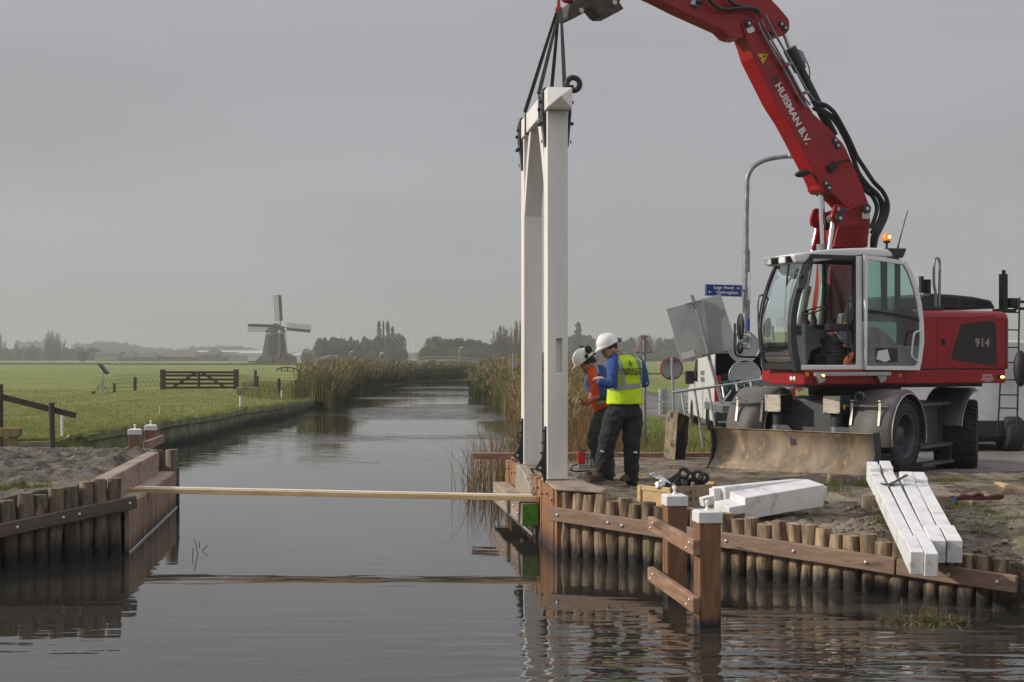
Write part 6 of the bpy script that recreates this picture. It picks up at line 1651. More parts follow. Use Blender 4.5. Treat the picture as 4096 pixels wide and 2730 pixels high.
# white box van with ladder, far right behind the excavator
YB = 24.5
xL = at(3560,1500,YB).x; xRr = at(4170,1500,YB).x
t = thing('box_van', 'large white van behind the excavator at the right edge of the view', 'van', ((xL+xRr)/2,YB,.66))
bx1 = MB().box(xL,xRr+.2,YB,YB+2.4,1.12,2.75).build('body', m_van, t, bevel=.04, seg=2)
MB().box(xL-.1,xRr+.25,YB-.03,YB+2.3,.92,1.25).build('bumper', m_dgrey, t, bevel=.02)
MB().box(xL+.2,xRr+.1,YB+.05,YB+2.2,.84,.95).build('underframe', m_ink, t)
for yy in (1.0,): pass
for xx in (at(4050,1500,YB).x, at(3700,1500,YB).x): van_wheel(t, Vector((xx,YB+.15,1.0)), Vector((1,0,0)), .36, .32)
ld = thing('ladder', 'black ladder fixed on the back of the white van behind the excavator tail', 'ladder', (at(4010,1740,YB-.15).x,YB-.15,.98))
for a_, b_ in (((3990,1740),(4020,1180)),((4068,1738),(4078,1190))): MB().tube([at(*a_,YB-.15),at(*b_,YB-.15)],.018,8).build('rail', m_ink, ld)
for yy_ in (1250,1320,1390,1450,1520,1580,1633,1668): 
    if yy_ != 1668: MB().cyl(at(lerp(3990,4020,(1740-yy_)/560),yy_,YB-.15), at(lerp(4068,4078,(1738-yy_)/560),yy_+1,YB-.15), .014, n=6).build('rung', m_ink, ld)
mr_ = MB(); c = at(4082,1475,YB-.3); mr_.sphere(c,1,16,10,sc=(.13,.12,.34)); tag(mr_.build('spare_mirror', m_ink), 'big black mirror of the white van showing past the tail of the excavator', 'mirror')
MB().box(at(4060,1740,YB-.1).x,at(4100,1740,YB-.1).x,YB-.08,YB-.03,.94,.97).build('tail_light', m_redsign, t)
for xx,yy_ in ((3742,1566),): c = at(xx,yy_,YB-.03); MB().sphere(c,.05,10,6).build('marker_light', m_redsign, bx1)
mrk = MB().bar(at(4060,1206,YB),at(4170,1214,YB),.05,.05); mrk.bar(at(4058,1234,YB),at(4170,1240,YB),.05,.05); mrk.bar(at(4060,1205,YB),at(4060,1240,YB),.04,.04); mrk.build('roof_rack', m_ink, t)
# distant car
cc_ = at(2300,1500,128); 
MC = Matrix.Translation((at(2288,1500,122).x,122,.60)) @ Matrix.Rotation(R(-90),4,'Z')
t = thing('car', 'grey car with its headlights on coming along the far road beside the gate post', 'car', tuple(MC.translation))
ol = [(0,.3),(0,.85),(.25,1.35),(1.2,1.48),(2.4,1.45),(3.1,.98),(4.0,.85),(4.2,.6),(4.2,.25)]
MC = MC @ Matrix.Scale(1.05,4)
m_carg = mat('car_grey', rgb(96,102,110), None, rough=.3, coat=.5)
MB(MC).prism([Vector((x-2,.85,z)) for x,z in ol],(0,-1.7,0)).build('body', m_carg, t, bevel=.08, seg=2)
MB(MC).prism([Vector((x,.72,z)) for x,z in ((.42,1.42),(1.08,.97),(1.11,1.0),(.46,1.45))],(0,-1.44,0)).build('windscreen', g_dark, t)
m_hl = plain('headlight_on', rgb(255,250,240), .3, emit=((1,.93,.8,1), 12))
for q in (-1,1): MB(MC).sphere((2.2,q*.68,.66),.11,10,6).build('headlight', m_hl, t)
MB(MC).box(2.18,2.23,-.4,.4,.5,.72).build('grille', m_ink, t); MB(MC).box(2.2,2.24,-.25,.25,.36,.47).build('number_plate', m_tyel, t)
for xx in (-1.3,1.45):
    for yy in (.75,-.75): van_wheel(t, MC @ Vector((xx,yy,.3)), Vector((1,0,0)), .32, .2)

# ------------------------------------------------------------------ things on the work ground
def rough_block(name, quad, Yc, depth, m_, label, cat, tilt=0, seed=0, cuts=8):
    """rough hewn block from its front outline (pixels) with real depth, surface roughened"""
    P = [at(*p, Yc) for p in quad]
    mb = MB().prism(P, (0, depth, 0)); o = mb.build(name, m_)
    bm = bmesh.new(); bm.from_mesh(o.data); bmesh.ops.subdivide_edges(bm, edges=bm.edges, cuts=cuts, use_grid_fill=True); bmesh.ops.triangulate(bm, faces=bm.faces)
    for v in bm.verts: v.co += Vector((noise.noise(v.co*6+Vector((seed,0,0))), noise.noise(v.co*6+Vector((0,seed,5))), noise.noise(v.co*6+Vector((9,0,seed)))))*.025
    bm.to_mesh(o.data); bm.free(); return tag(o, label, cat)
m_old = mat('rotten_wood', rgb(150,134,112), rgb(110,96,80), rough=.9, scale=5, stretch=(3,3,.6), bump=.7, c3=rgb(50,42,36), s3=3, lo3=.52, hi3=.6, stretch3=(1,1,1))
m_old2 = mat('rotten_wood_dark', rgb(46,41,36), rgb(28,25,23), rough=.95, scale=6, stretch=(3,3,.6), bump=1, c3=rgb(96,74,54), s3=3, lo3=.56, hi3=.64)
Ys = 21.3
t = thing('old_post', 'thick stump of a square post, half pale and half dark, beside the blade', 'post stump', (at(2705,1820,Ys).x, Ys, .76))
q = [at(*zl(p),Ys) for p in ((158,1150),(232,1152),(206,1565),(130,1540))]; q2_ = [at(*zl(p),Ys+.05) for p in ((232,1152),(330,1188),(292,1568),(206,1565))]
def roughen(o, amp=.02, f=6, cuts=7):
    bm = bmesh.new(); bm.from_mesh(o.data); bmesh.ops.subdivide_edges(bm, edges=bm.edges, cuts=cuts, use_grid_fill=True); bmesh.ops.triangulate(bm, faces=bm.faces)
    for v in bm.verts: v.co += Vector((noise.noise(v.co*f), noise.noise(v.co*f+Vector((7,3,5))), noise.noise(v.co*f+Vector((1,9,2)))))*amp
    bm.to_mesh(o.data); bm.free(); return o
def hexa(f, b):  # front quad and back quad (each 4 pts, same order)
    return MB().add(list(f)+list(b), [(0,1,2,3),(7,6,5,4),(0,4,5,1),(1,5,6,2),(2,6,7,3),(3,7,4,0)])
# pale left face and dark right face: two slabs of one post
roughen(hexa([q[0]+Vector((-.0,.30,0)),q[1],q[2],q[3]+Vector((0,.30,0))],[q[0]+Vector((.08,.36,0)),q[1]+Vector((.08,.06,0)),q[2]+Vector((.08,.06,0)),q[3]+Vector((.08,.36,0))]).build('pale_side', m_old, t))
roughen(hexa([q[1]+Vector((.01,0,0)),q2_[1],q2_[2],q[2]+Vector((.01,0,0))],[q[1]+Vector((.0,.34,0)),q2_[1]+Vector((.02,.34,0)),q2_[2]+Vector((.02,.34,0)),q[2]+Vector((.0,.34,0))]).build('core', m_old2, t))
zz3 = lambda p: (3200+.5102*p[0], 1800+.5102*p[1])
Ys2 = 17.0
P = [at(*zz3(p),Ys2) for p in ((258,200),(400,205),(440,225),(425,330),(395,400),(240,345))]
o = roughen(MB().prism(P,(0,.26,0)).build('wood_stump', m_old), .03); tag(o, 'short rough wood stump in the soil between the white timber stacks', 'stump')
# red coring drill by the near post
t = thing('drill', 'red magnetic drill standing on the muddy ground behind the near white post', 'drill', (at(2325,1870,18.6).x,18.6,.83))
def D5(p,dy=0): return at(*zc5(p),18.6+dy)
a_ = D5((262,1262)); b_ = D5((262,1160)); 
MB().box(a_.x-.055,a_.x+.055,18.5,18.62,a_.z,b_.z).build('motor', plain('tool_red', rgb(168,40,30), .4), t, bevel=.015, seg=2)
MB().cyl((a_.x,18.56,b_.z),(a_.x,18.56,b_.z+.02),.05,n=14).build('cap', m_ink, t)
MB().box(a_.x-.05,a_.x+.13,18.5,18.62,a_.z-.09,a_.z-.005).box(a_.x-.10,a_.x+.2,18.48,18.64,.84,a_.z-.08).cyl((a_.x+.09,18.53,a_.z-.1),(a_.x+.09,18.53,b_.z-.02),.022,n=10).build('stand', m_steel, t, bevel=.006)
MB().tube([D5(p,-.05) for p in ((230,1270),(190,1285),(175,1310),(200,1330),(280,1328),(330,1320),(345,1290),(340,1220),(350,1210))],.01,6,sub=3).build('cable', m_ink, t)
# crate with iron brackets
zz5 = lambda p: (2260+.272*p[0], 1900+.272*p[1])
YC1 = 15.95
m_crate = mat('crate_wood', rgb(206,176,128), rgb(184,150,104), rough=.7, scale=4, stretch=(1,1,5), bump=.15)
m_crate2 = mat('crate_wood_grey', rgb(168,148,118), rgb(146,126,100), rough=.75, scale=4, stretch=(5,1,.5), bump=.25)
t = thing('wooden_crate', 'open wooden crate with handwriting on its side, holding black iron brackets', 'crate', (at(2650,2000,YC1).x, YC1, .74))
A0 = at(*zz5((1095,150)),YC1+.1); A1 = at(*zz5((1555,190)),YC1-.25); A2 = at(*zz5((1585,160)),YC1-.25); A3 = at(*zz5((2235,80)),YC1+.25)
zb0, zt0 = .58, A1.z
def wallp(a, b, z0, z1, m_, name, th=.02):
    mb = MB(); mb.bar(Vector((a.x,a.y,(z0+z1)/2)), Vector((b.x,b.y,(z0+z1)/2)), th, z1-z0); return mb.build(name, m_, t, bevel=.002)
c0,c1,c2 = A0.copy(),A1.copy(),A3.copy(); c3 = c0 + (c2-c1)
wallp(c0,c1,zb0,zt0,m_crate,'side_board'); w2_ = wallp(c1,c2,zb0,zt0,m_crate2,'side_board'); wallp(c2,c3,zb0,zt0+.02,m_crate,'side_board'); wallp(c3,c0,zb0,zt0,m_crate2,'side_board')
dA = (c1-c0).normalized(); nA = Vector((dA.y,-dA.x,0))*.016
for z_ in (zt0-.03, zb0+.03): MB().bar(Vector((c0.x,c0.y,z_))+nA, Vector((c1.x,c1.y,z_))+nA, .014,.055).build('batten', m_crate, t)
for k in (.03,.97): p = c0.lerp(c1,k); MB().bar(Vector((p.x,p.y,zb0))+nA*1.6, Vector((p.x,p.y,zt0-.01))+nA*1.6, .05,.014,up=nA).build('batten', m_crate, t)
dB = (c2-c1).normalized(); nB = Vector((dB.y,-dB.x,0))*.016
for k in (.04,.45,.95): p = c1.lerp(c2,k); MB().bar(Vector((p.x,p.y,zb0))+nB, Vector((p.x,p.y,zt0+.05))+nB, .045,.016,up=nB).build('batten', m_crate2, t)
fr = face_frame(c1.lerp(c2,.40)+nB*1.2+Vector((0,0,-.035)), dB, (0,0,1)); fr.translation.z = zt0-.07
text('writing', '15 int-w1', .052, fr, m_ink, w2_, .0005); fr.translation.z = zt0-.16; text('writing', 'ROTTERDAM', .046, fr, m_ink, w2_, .0005); fr.translation.z = zt0-.27; text('writing', '7', .09, fr, m_ink, w2_, .0005)
# iron brackets in the crate
for i,(px_,py_,s_) in enumerate(((1740,-25,1),(1830,20,.85),(1955,10,.95),(2040,45,.9))):
    c = at(*zz5((px_,py_)),YC1+.1+.06*(i%2))
    mb = MB(); mb.torus(c,(.15,1,0),.055*s_,.026*s_,16,8); d_ = Vector((-.18,.02,-.13)) if i==0 else Vector((-.05,.05,-.12))
    mb.bar(c+d_*.35, c+d_*1.4, .05,.09); mb.build('iron_bracket', m_black)
    tag(bpy.data.objects['iron_bracket' if i==0 else 'iron_bracket.%03d'%i], 'black iron hinge bracket with a ring end lying in the crate', 'bracket', 'iron brackets in the crate')
mb = MB(); P = [at(*zz5(p),YC1+.08) for p in ((1555,165),(1650,50),(1690,20),(1720,140),(1700,170))]; mb.prism(P,(0,.05,0)); tag(mb.build('iron_plate', m_black, bevel=.004), 'dark flat iron plate leaning in the crate in front of the brackets', 'plate')
mb = MB(); mb.tube([at(*zz5(p),YC1-.05) for p in ((1270,5),(1330,40),(1440,70),(1545,130))],.016,8,sub=3); mb.tube([at(*zz5(p),YC1) for p in ((1365,35),(1400,20),(1550,125))],.011,8,sub=2); mb.torus(at(*zz5((1290,10)),YC1-.05),(0,1,.3),.03,.012,12,6)
tag(mb.build('wrench', m_chrome), 'shiny long wrench resting on the edge of the crate', 'wrench')
mb = MB().sphere(at(*zz5((1410,125)),YC1-.12),.055,10,7,sc=(1.4,1,.8)); o = roughen(mb.build('crumpled_paper', m_wht), .05, 14, 1); tag(o, 'crumpled white paper on top of the crate beside the wrench', 'paper')
tag(MB().prism([at(*zc5(p),17.3) for p in ((728,1345),(800,1360),(770,1368),(730,1366))],(0,.05,0)).build('yellow_tool', m_tyel, bevel=.004), 'small yellow tool lying on the mud beside the boots of the man in yellow', 'tool')

# white timbers lying by the quay
def timber(segs, name, label, grp, m_=m_white_b):
    """segs: boxes along one timber as (a, b, w, h) bars, joined end to end"""
    mb = MB()
    for a, b, w_, h_, up in segs: mb.bar(a, b, w_, h_, up=up)
    return tag(mb.build(name, m_, bevel=.006), label, 'timber', grp)
z25 = lambda p: (2500+.5102*p[0], 1800+.5102*p[1])
# two short thick timbers with tenons (left pair)
def tbar(p0, Y0, p1, Y1, wd, ht, roll, tenL, tenR, label):
    a = at(*z25(p0), Y0); b = at(*z25(p1), Y1); d = (b-a).normalized()
    up = Matrix.Rotation(roll, 3, d) @ Vector((0,0,1))
    sgs = [(a, b, wd, ht, up), (a-d*tenL[0], a+d*.01, tenL[1], tenL[2], up), (b-d*.01, b+d*tenR[0], tenR[1], tenR[2], up)]
    return timber(sgs, 'white_timber', label, 'short white timbers with tenons')
tbar((880,440),14.95,(1495,335),15.45,.30,.26,R(8),(.22,.30,.10),(.12,.12,.14),'front one of the two short thick white timbers with cut ends, left of the stump')
tbar((735,365),15.3,(1370,300),15.9,.26,.22,R(-4),(.10,.10,.20),(.10,.10,.14),'rear one of the two short thick white timbers, its end nearest the crate')
mb = MB(); A = at(*z25((600,410)),15.25); B = at(*z25((735,375)),15.3); mb.bar(A,B,.12,.10); o = mb.build('white_offcut', m_white_b, bevel=.004); tag(o, 'small white block jutting out under the rear thick timber near the crate', 'timber')
# four long timbers
def longt(pn, Yn, pf, Yf, wd, ht, fr_, head_, label):
    a = at(*zz3(pn), Yn); b = at(*zz3(pf), Yf); d = (b-a).normalized(); sgs = []
    up = Vector((0,0,1)); u2 = (up - d*up.dot(d)).normalized()
    L_ = (b-a).length
    sgs.append((a, a+d*head_, wd, ht, up)); 
    sgs.append((a+d*head_+ -d*.01, b-d*.30, wd*.97, ht*.80, up))
    sgs[-1] = (sgs[-1][0]-u2*ht*.09, sgs[-1][1]-u2*ht*.09, wd*.97, ht*.80, up)
    sgs.append((b-d*.32, b, wd, ht*1.0, up))
    return timber(sgs, 'long_white_timber', label, 'four long white timbers')
spec = [((917,890),12.3,(562,165),15.6,'leftmost of the four long white timbers, sticking out lowest over the piles'),
        ((1030,905),12.25,(662,158),15.64,'second from the left of the four long white timbers'),
        ((1082,800),12.64,(826,245),15.15,'third from the left of the four long white timbers, set back under the strap'),
        ((1214,800),12.64,(921,248),15.15,'rightmost of the four long white timbers')]
for i,(pn,Yn,pf,Yf,lab) in enumerate(spec): longt(pn,Yn,pf,Yf,.122 if i<2 else .143,.228,0,.5,lab)
mb = MB(); sp_ = [at(*zz3(p),y_) for p,y_ in (((635,272),14.75),((700,275),14.7),((760,250),14.75),((820,215),14.7),((840,203),14.9))]
sp_ = [p+Vector((0,-.0,.01)) for p in sp_]
rings = [[p+Vector((0,.05,.003)),p+Vector((0,.05,-.003)),p+Vector((0,-.05,-.003)),p+Vector((0,-.05,.003))] for p in smooth_path(sp_,4)]
mb.loft(rings,True,False); tag(mb.build('strap', m_dgrey), 'dark strap lying across the far ends of the four long white timbers', 'strap')
# supports under the long timbers
tag(MB().bar(Vector((4.0,14.9,.80)), Vector((4.95,14.75,.80)), .14,.14).build('bearer', m_old), 'old bearer under the four long white timbers', 'beam')
# red hose heap, boards, blocks, grass bits at right
rh = MB(); rr_ = random.Random(8); pth = [at(*zz3((x,y)), 15.9) for x,y in ((1050,375),(1110,400),(1180,372),(1230,385),(1280,350),(1340,360),(1390,325),(1430,340),(1400,370),(1460,380),(1530,345),(1590,355),(1560,385),(1480,375),(1420,390),(1330,385),(1260,392),(1180,392))]
for p in pth: p.y = (EYE-.74)*FPX/((1427-1427)+ (EYE-p.z)*FPX/15.9) if 0 else p.y
pth = [Vector((p.x,p.y,.5*p.z+.5*.735)) for p in pth]; rh.tube(pth,.022,8,sub=4); tag(rh.build('red_strap', mat('red_webbing', rgb(92,48,44), rgb(70,40,38), rough=.9, scale=20, bump=.3)), 'crumpled dark red sling lying on the ground right of the white timbers', 'sling')
tag(MB().box(*[v for v in (at(*zz3((1165,390)),15.85).x, at(*zz3((1215,390)),15.85).x)],15.8,15.84,at(*zz3((1165,405)),15.85).z,at(*zz3((1165,380)),15.85).z).build('blue_tag', plain('tag_blue', rgb(60,110,190), .5)), 'small blue tag on the crumpled red sling', 'tag')
tag(MB().prism([at(*zz3(p),16.6) for p in ((1600,275),(1640,270),(1760,300),(1830,330),(1830,365),(1756,350),(1604,312))],(0,.35,0)).build('plank', m_fresh, bevel=.006), 'fresh pale plank lying on the ground at the right edge', 'board')
tag(roughen(MB().prism([at(*zz3(p),14.3) for p in ((1258,628),(1300,625),(1420,648),(1418,695),(1375,700),(1262,668))],(0,.16,0)).build('wood_block', m_old), .012).data and bpy.data.objects['wood_block'], 'squared wood block on the soil right of the long white timbers', 'block')
tag(roughen(MB().prism([at(*zz3(p),14.6) for p in ((1160,545),(1195,530),(1215,560),(1250,680),(1232,690),(1180,600))],(0,.14,0)).build('wood_offcut', m_old), .012), 'upright wood offcut wedged against the rightmost long white timber', 'offcut')
# ------------------------------------------------------------------ clods on the dug soil
def scatter_clods(name, region, n, zf, smin, smax, label, seed):
    rr = random.Random(seed); mb = MB()
    for i in range(n):
        for _ in range(30):
            X = rr.uniform(region[0], region[1]); Y = rr.uniform(region[2], region[3])
            if region[4](X, Y): break
        else: continue
        s = smin + (smax-smin)*rr.random()**3; c = Vector((X, Y, zf(X, Y)+s*.15))
        k = 6; ph = rr.uniform(0, 6)
        rings = []
        for j, (rr_, zz) in enumerate(((.55,-.6),(1,-.1),(.8,.45),(.3,.7))):
            rings.append([c+Vector((s*rr_*rr.uniform(.7,1.2)*math.cos(ph+2*math.pi*q/k), s*rr_*rr.uniform(.7,1.2)*math.sin(ph+2*math.pi*q/k), s*zz*rr.uniform(.6,1))) for q in range(k)])
        mb.loft(rings, True, False)
    o = mb.build(name, m_soil, origin=(0,0,0)); o['kind'] = 'stuff'; return o
m_soil = mat('clod_soil', rgb(136,126,113), rgb(104,95,84), rough=.95, scale=6, bump=.6, c3=rgb(150,138,120), s3=3, lo3=.6, hi3=.7, world=True)
def okR(X, Y):
    p = Vector((X,Y,0)); d, t = dist_seg(p, CR, CRE); 
    if (p-CR).dot(Vector((dr.y,-dr.x,0)).normalized()) > -.1: return False
    return d > .2 and t < 1
scatter_clods('soil_clods', (.9,8,12.6,20,okR), 600, z_land, .006, .028, '', 1)
scatter_clods('soil_clods', (3,7,12.6,16.2,okR), 900, z_land, .008, .05, '', 2)
def okL(X, Y):
    p = Vector((X,Y,0)); d, t = dist_seg(p, CLf, CLE)
    return (p-CLf).dot(NX) < -.35 and (p-CLf).dot(Vector((-(CLE-CLf).y,(CLE-CLf).x,0)).normalized()) < -.15 and Y < 23.8 or False
scatter_clods('soil_clods', (-12,-5.2,13.5,23.6,okL), 700, z_pad, .008, .05, '', 3)

# ------------------------------------------------------------------ grass, reeds
def veg_mat(name, cols, rough=.75, trans=.25):
    m = bpy.data.materials.new(name); m.use_nodes = True; nt = m.node_tree; b = nt.nodes['Principled BSDF']; N = nt.nodes.new
    b.inputs['Roughness'].default_value = rough; b.inputs['Specular IOR Level'].default_value = .2
    a = N('ShaderNodeAttribute'); a.attribute_name = 'tone'; r = N('ShaderNodeValToRGB')
    el = r.color_ramp.elements
    el[0].position = 0; el[0].color = cols[0]; el[1].position = 1; el[1].color = cols[-1]
    for i, c in enumerate(cols[1:-1]): e = el.new((i+1)/(len(cols)-1)); e.color = c
    nt.links.new(a.outputs['Fac'], r.inputs[0]); nt.links.new(r.outputs[0], b.inputs['Base Color'])
    if trans:
        t = N('ShaderNodeBsdfTranslucent'); x = N('ShaderNodeMixShader'); x.inputs[0].default_value = trans; o = nt.nodes['Material Output']
        nt.links.new(r.outputs[0], t.inputs[0]); nt.links.new(b.outputs[0], x.inputs[1]); nt.links.new(t.outputs[0], x.inputs[2]); nt.links.new(x.outputs[0], o.inputs[0])
    return m
class Blades:
    def __init__(s): s.v = []; s.f = []; s.t = []
    def blade(s, p, h, w, lean, az, tone, bend=1.0, seg=3):
        dx, dy = math.cos(az), math.sin(az); sx_, sy_ = -dy, dx
        # turn the blade broadside to no one in particular: random roll
        ra = rnd2.uniform(0, math.pi); sx_, sy_ = math.cos(ra), math.sin(ra)
        n = len(s.v); 
        for k in range(seg+1):
            t = k/seg; off = lean*h*(t**(1+bend)); ww = w*(1-t**1.5)*.5
            x = p[0]+dx*off; y = p[1]+dy*off; z = p[2]+h*(t-.25*lean*t*t)
            if k < seg: s.v += [(x-sx_*ww, y-sy_*ww, z), (x+sx_*ww, y+sy_*ww, z)]; s.t += [tone, tone]
            else: s.v.append((x, y, z)); s.t.append(min(1, tone+.08))
        for k in range(seg-1): s.f.append((n+2*k, n+2*k+1, n+2*k+3, n+2*k+2))
        s.f.append((n+2*seg-2, n+2*seg-1, n+2*seg))
    def plume(s, p, h, w, az, lean, tone):
        n = len(s.v); dx, dy = math.cos(az)*lean, math.sin(az)*lean; ra = rnd2.uniform(0, math.pi); sx_, sy_ = math.cos(ra), math.sin(ra)
        for t, ww in ((0,.2),(.35,1),(.7,.7),(1,.05)):
            c = (p[0]+dx*h*t, p[1]+dy*h*t, p[2]+h*t*(1-.3*lean)); s.v += [(c[0]-sx_*ww*w, c[1]-sy_*ww*w, c[2]), (c[0]+sx_*ww*w, c[1]+sy_*ww*w, c[2])]; s.t += [tone]*2
        for k in range(3): s.f.append((n+2*k, n+2*k+1, n+2*k+3, n+2*k+2))
    def build(s, name, mat_, kind='stuff'):
        me = bpy.data.meshes.new(name); me.from_pydata(s.v, [], s.f)
        a = me.attributes.new('tone', 'FLOAT', 'POINT'); a.data.foreach_set('value', s.t); me.materials.append(mat_)
        o = bpy.data.objects.new(name, me); COL.objects.link(o)
        if kind: o['kind'] = kind
        return o
rnd2 = random.Random(21)
v_reed = veg_mat('reed_leaves', [rgb(46,54,30), rgb(74,84,44), rgb(100,104,60), rgb(122,110,74), rgb(150,136,108)])
v_brown = veg_mat('dry_reeds', [rgb(84,74,54), rgb(114,96,66), rgb(144,110,74), rgb(148,126,92), rgb(98,100,62)])
v_grass = veg_mat('grass_blades', [rgb(78,88,42), rgb(106,116,56), rgb(134,138,74), rgb(156,150,98)])
def reedbed(edge, depth, side, dens_, hfun, name, mat_, tones, plumes=True, wmul=1.0, ofs=0):
    """reeds along the polyline edge, spreading inland by depth"""
    B = Blades(); path = dens(edge, .35)
    for i in range(len(path)-1):
        a = Vector(path[i]); b = Vector(path[i+1]); n_ = Vector((b.y-a.y, -(b.x-a.x))).normalized()*side
        Yd = a.y; k = max(1, int(dens_(Yd)*(b-a).length))
        for _ in range(k):
            u = rnd2.random(); d = depth*(rnd2.random()**1.4) + ofs; p = a.lerp(b, u) + n_*d
            clump = noise.noise(Vector((p.x*.45, p.y*.45, 2)))
            h = hfun(p.x, p.y)*(1+.22*clump)*rnd2.uniform(.72, 1.08)
            if d < .35: h *= rnd2.uniform(.35, .95)
            az = rnd2.gauss(.4, 1.4); lean = abs(rnd2.gauss(.16, .14))
            tone = min(1, max(0, tones(p.x, p.y) + clump*.25 + rnd2.gauss(0, .14)))
            w_ = (.014 + Yd*.00033)*wmul
            z0 = max(-.05, z_land(p.x, p.y)-.05) if side and d > .4 else -.05
            B.blade((p.x, p.y, z0), h, w_*rnd2.uniform(.8,1.6), lean, az, tone)
            if plumes and rnd2.random() < (.6 if Yd < 66 else .42): B.plume((p.x+math.cos(az)*lean*h*.6, p.y+math.sin(az)*lean*h*.6, z0+h*.86), .30*rnd2.uniform(.7,1.2), w_*1.05, az, .7, min(1, .8+rnd2.uniform(-.15,.2)))
    return B.build(name, mat_)
# left reed bank
reedbed([(-8.5,61.2),(-8.1,62.5),(-8.7,68),(-9.9,78),(-10.3,86),(-10.9,110),(-9.3,126),(-5.9,134),(-2.6,137.5),(4,143)], 1.3, -1, lambda Y: 190 if Y < 75 else 170, lambda X,Y: interp(Y,[61,66,75,100,140],[1.95,2.25,2.3,2.1,1.95]), 'reed_bed', v_reed, lambda X,Y: interp(Y,[61,66,72,90,130],[.56,.44,.30,.26,.24]))
reedbed([(-9.9,65),(-10.6,72),(-11.4,90),(-11.9,112)], 1.0, -1, lambda Y: 70, lambda X,Y: 2.0, 'reed_bed', v_reed, lambda X,Y: .55)
# right reed bank
reedbed([(2,131),(.0,122),(-2.4,108),(-2.9,96),(-3.0,90),(-2.3,80),(-1.2,70)], 2.6, -1, lambda Y: 130, lambda X,Y: interp(Y,[70,90,130],[1.95,1.8,1.6]), 'reed_bed', v_reed, lambda X,Y: .18)
reedbed([(-1.4,72),(-.9,66),(-.1,56),(.1,50),(.1,44)], 3.0, -1, lambda Y: 150, lambda X,Y: interp(Y,[44,60,72],[1.6,1.75,1.9]), 'reed_bed', v_brown, lambda X,Y: interp(Y,[44,54,60,72],[.45,.6,.95,1.0]))
reedbed([(.1,45),(.3,38),(.15,30),(.1,26)], 2.0, -1, lambda Y: 170, lambda X,Y: interp(Y,[26,34,45],[1.0,1.2,1.5]), 'reed_bed', v_brown, lambda X,Y: .45, wmul=.9)
reedbed([(.9,30.5),(1.0,24.0)], 1.0, -1, lambda Y: 190, lambda X,Y: 1.10, 'reed_bed', v_brown, lambda X,Y: .35, plumes=False, wmul=.8)
# thin reeds standing in the water beside the gate
B = Blades()
for i in range(330):
    Y = rnd2.uniform(22.3, 29); X = rnd2.gauss(-.35, .30) + (Y-24)*.0
    if X > .2: X = rnd2.uniform(-.6,.15)
    B.blade((X, Y, -.05), rnd2.uniform(.5, 1.35), .016, abs(rnd2.gauss(.22,.2)), rnd2.gauss(2.6,1.4), min(1,max(0,rnd2.gauss(.35,.2))), seg=4)
for i in range(12): B.blade((rnd2.uniform(-.9,-.3), rnd2.uniform(22.5,25), -.05), rnd2.uniform(.5,.9), .016, rnd2.uniform(.7,1.3), rnd2.uniform(2.4,3.8), .3, seg=5)
B.build('water_reeds', v_brown)
# bramble and tall grass behind the timber beam
B = Blades()
for i in range(5200):
    X = rnd2.uniform(.7, 5.2); Y = rnd2.uniform(22.0, 30) 
    if rnd2.random() > math.exp(-max(0, X-1.7)*1.1)*1.0 + .10: continue
    hh = lerp(.75, .20, sstep(1.2, 2.8, X)); B.blade((X, Y, z_land(X,Y)-.03), hh*rnd2.uniform(.4,1.15), .014, abs(rnd2.gauss(.35,.25)), rnd2.uniform(0,6.28), min(1,max(0,rnd2.gauss(.30,.22))))
B.build('tall_grass', v_brown)
B = Blades()
for i in range(15000):
    X = rnd2.uniform(1.2, 9); Y = 22 + 16*rnd2.random()**1.5
    if X > (Y-22)*.16+4.2: continue
    B.blade((X, Y, z_land(X,Y)-.01), rnd2.uniform(.05,.17), .012, abs(rnd2.gauss(.4,.3)), rnd2.uniform(0,6.28), min(1,max(0,rnd2.gauss(.55,.2))), seg=2)
B.build('verge_grass', v_grass)
# short grass of the left field, close to the bank
B = Blades()
for i in range(42000):
    Y = 27.3 + 45*rnd2.random()**1.3; X = -9.35 - rnd2.random()*(Y*.40-8.6+1.0)
    if X < -.41*Y: continue
    t = noise.noise(Vector((X*.5, Y*.25, 0)))
    B.blade((X, Y, z_land(X,Y)-.01), rnd2.uniform(.03,.085)*(1+.5*t), .012+Y*.0003, abs(rnd2.gauss(.5,.3)), rnd2.uniform(0,6.28), min(1,max(0,.62+.35*t+rnd2.gauss(0,.14))), seg=2)
for i in range(9000):
    Y = 27.6+33.4*rnd2.random()**1.2; xb = interp(Y,[q[1] for q in LB],[q[0] for q in LB]); X = xb + .03 - .25*rnd2.random()**2
    c_ = noise.noise(Vector((0, Y*.9, 4)))
    if c_ < -.1 and rnd2.random() < .8: continue
    B.blade((X, Y, z_land(X-.2,Y)-.02), rnd2.uniform(.06,.2)*(1+c_), .012+Y*.0003, abs(rnd2.gauss(.8,.4)), rnd2.gauss(0,.9), min(1,max(0,rnd2.gauss(.55,.22))), seg=3)
# rough grass in front of and under the far-left fence, by the gate ditch
B.build('field_grass', v_grass)
B = Blades()
for i in range(5000):
    Y = rnd2.uniform(62,92); X = rnd2.uniform(-15.5,-10.4)*(Y/75)
    B.blade((X, Y, z_land(X,Y)-.02), rnd2.uniform(.15,.5), .035, abs(rnd2.gauss(.3,.2)), rnd2.uniform(0,6.28), min(1,max(0,rnd2.gauss(.6,.2))), seg=2)
B.build('rough_grass', v_grass)
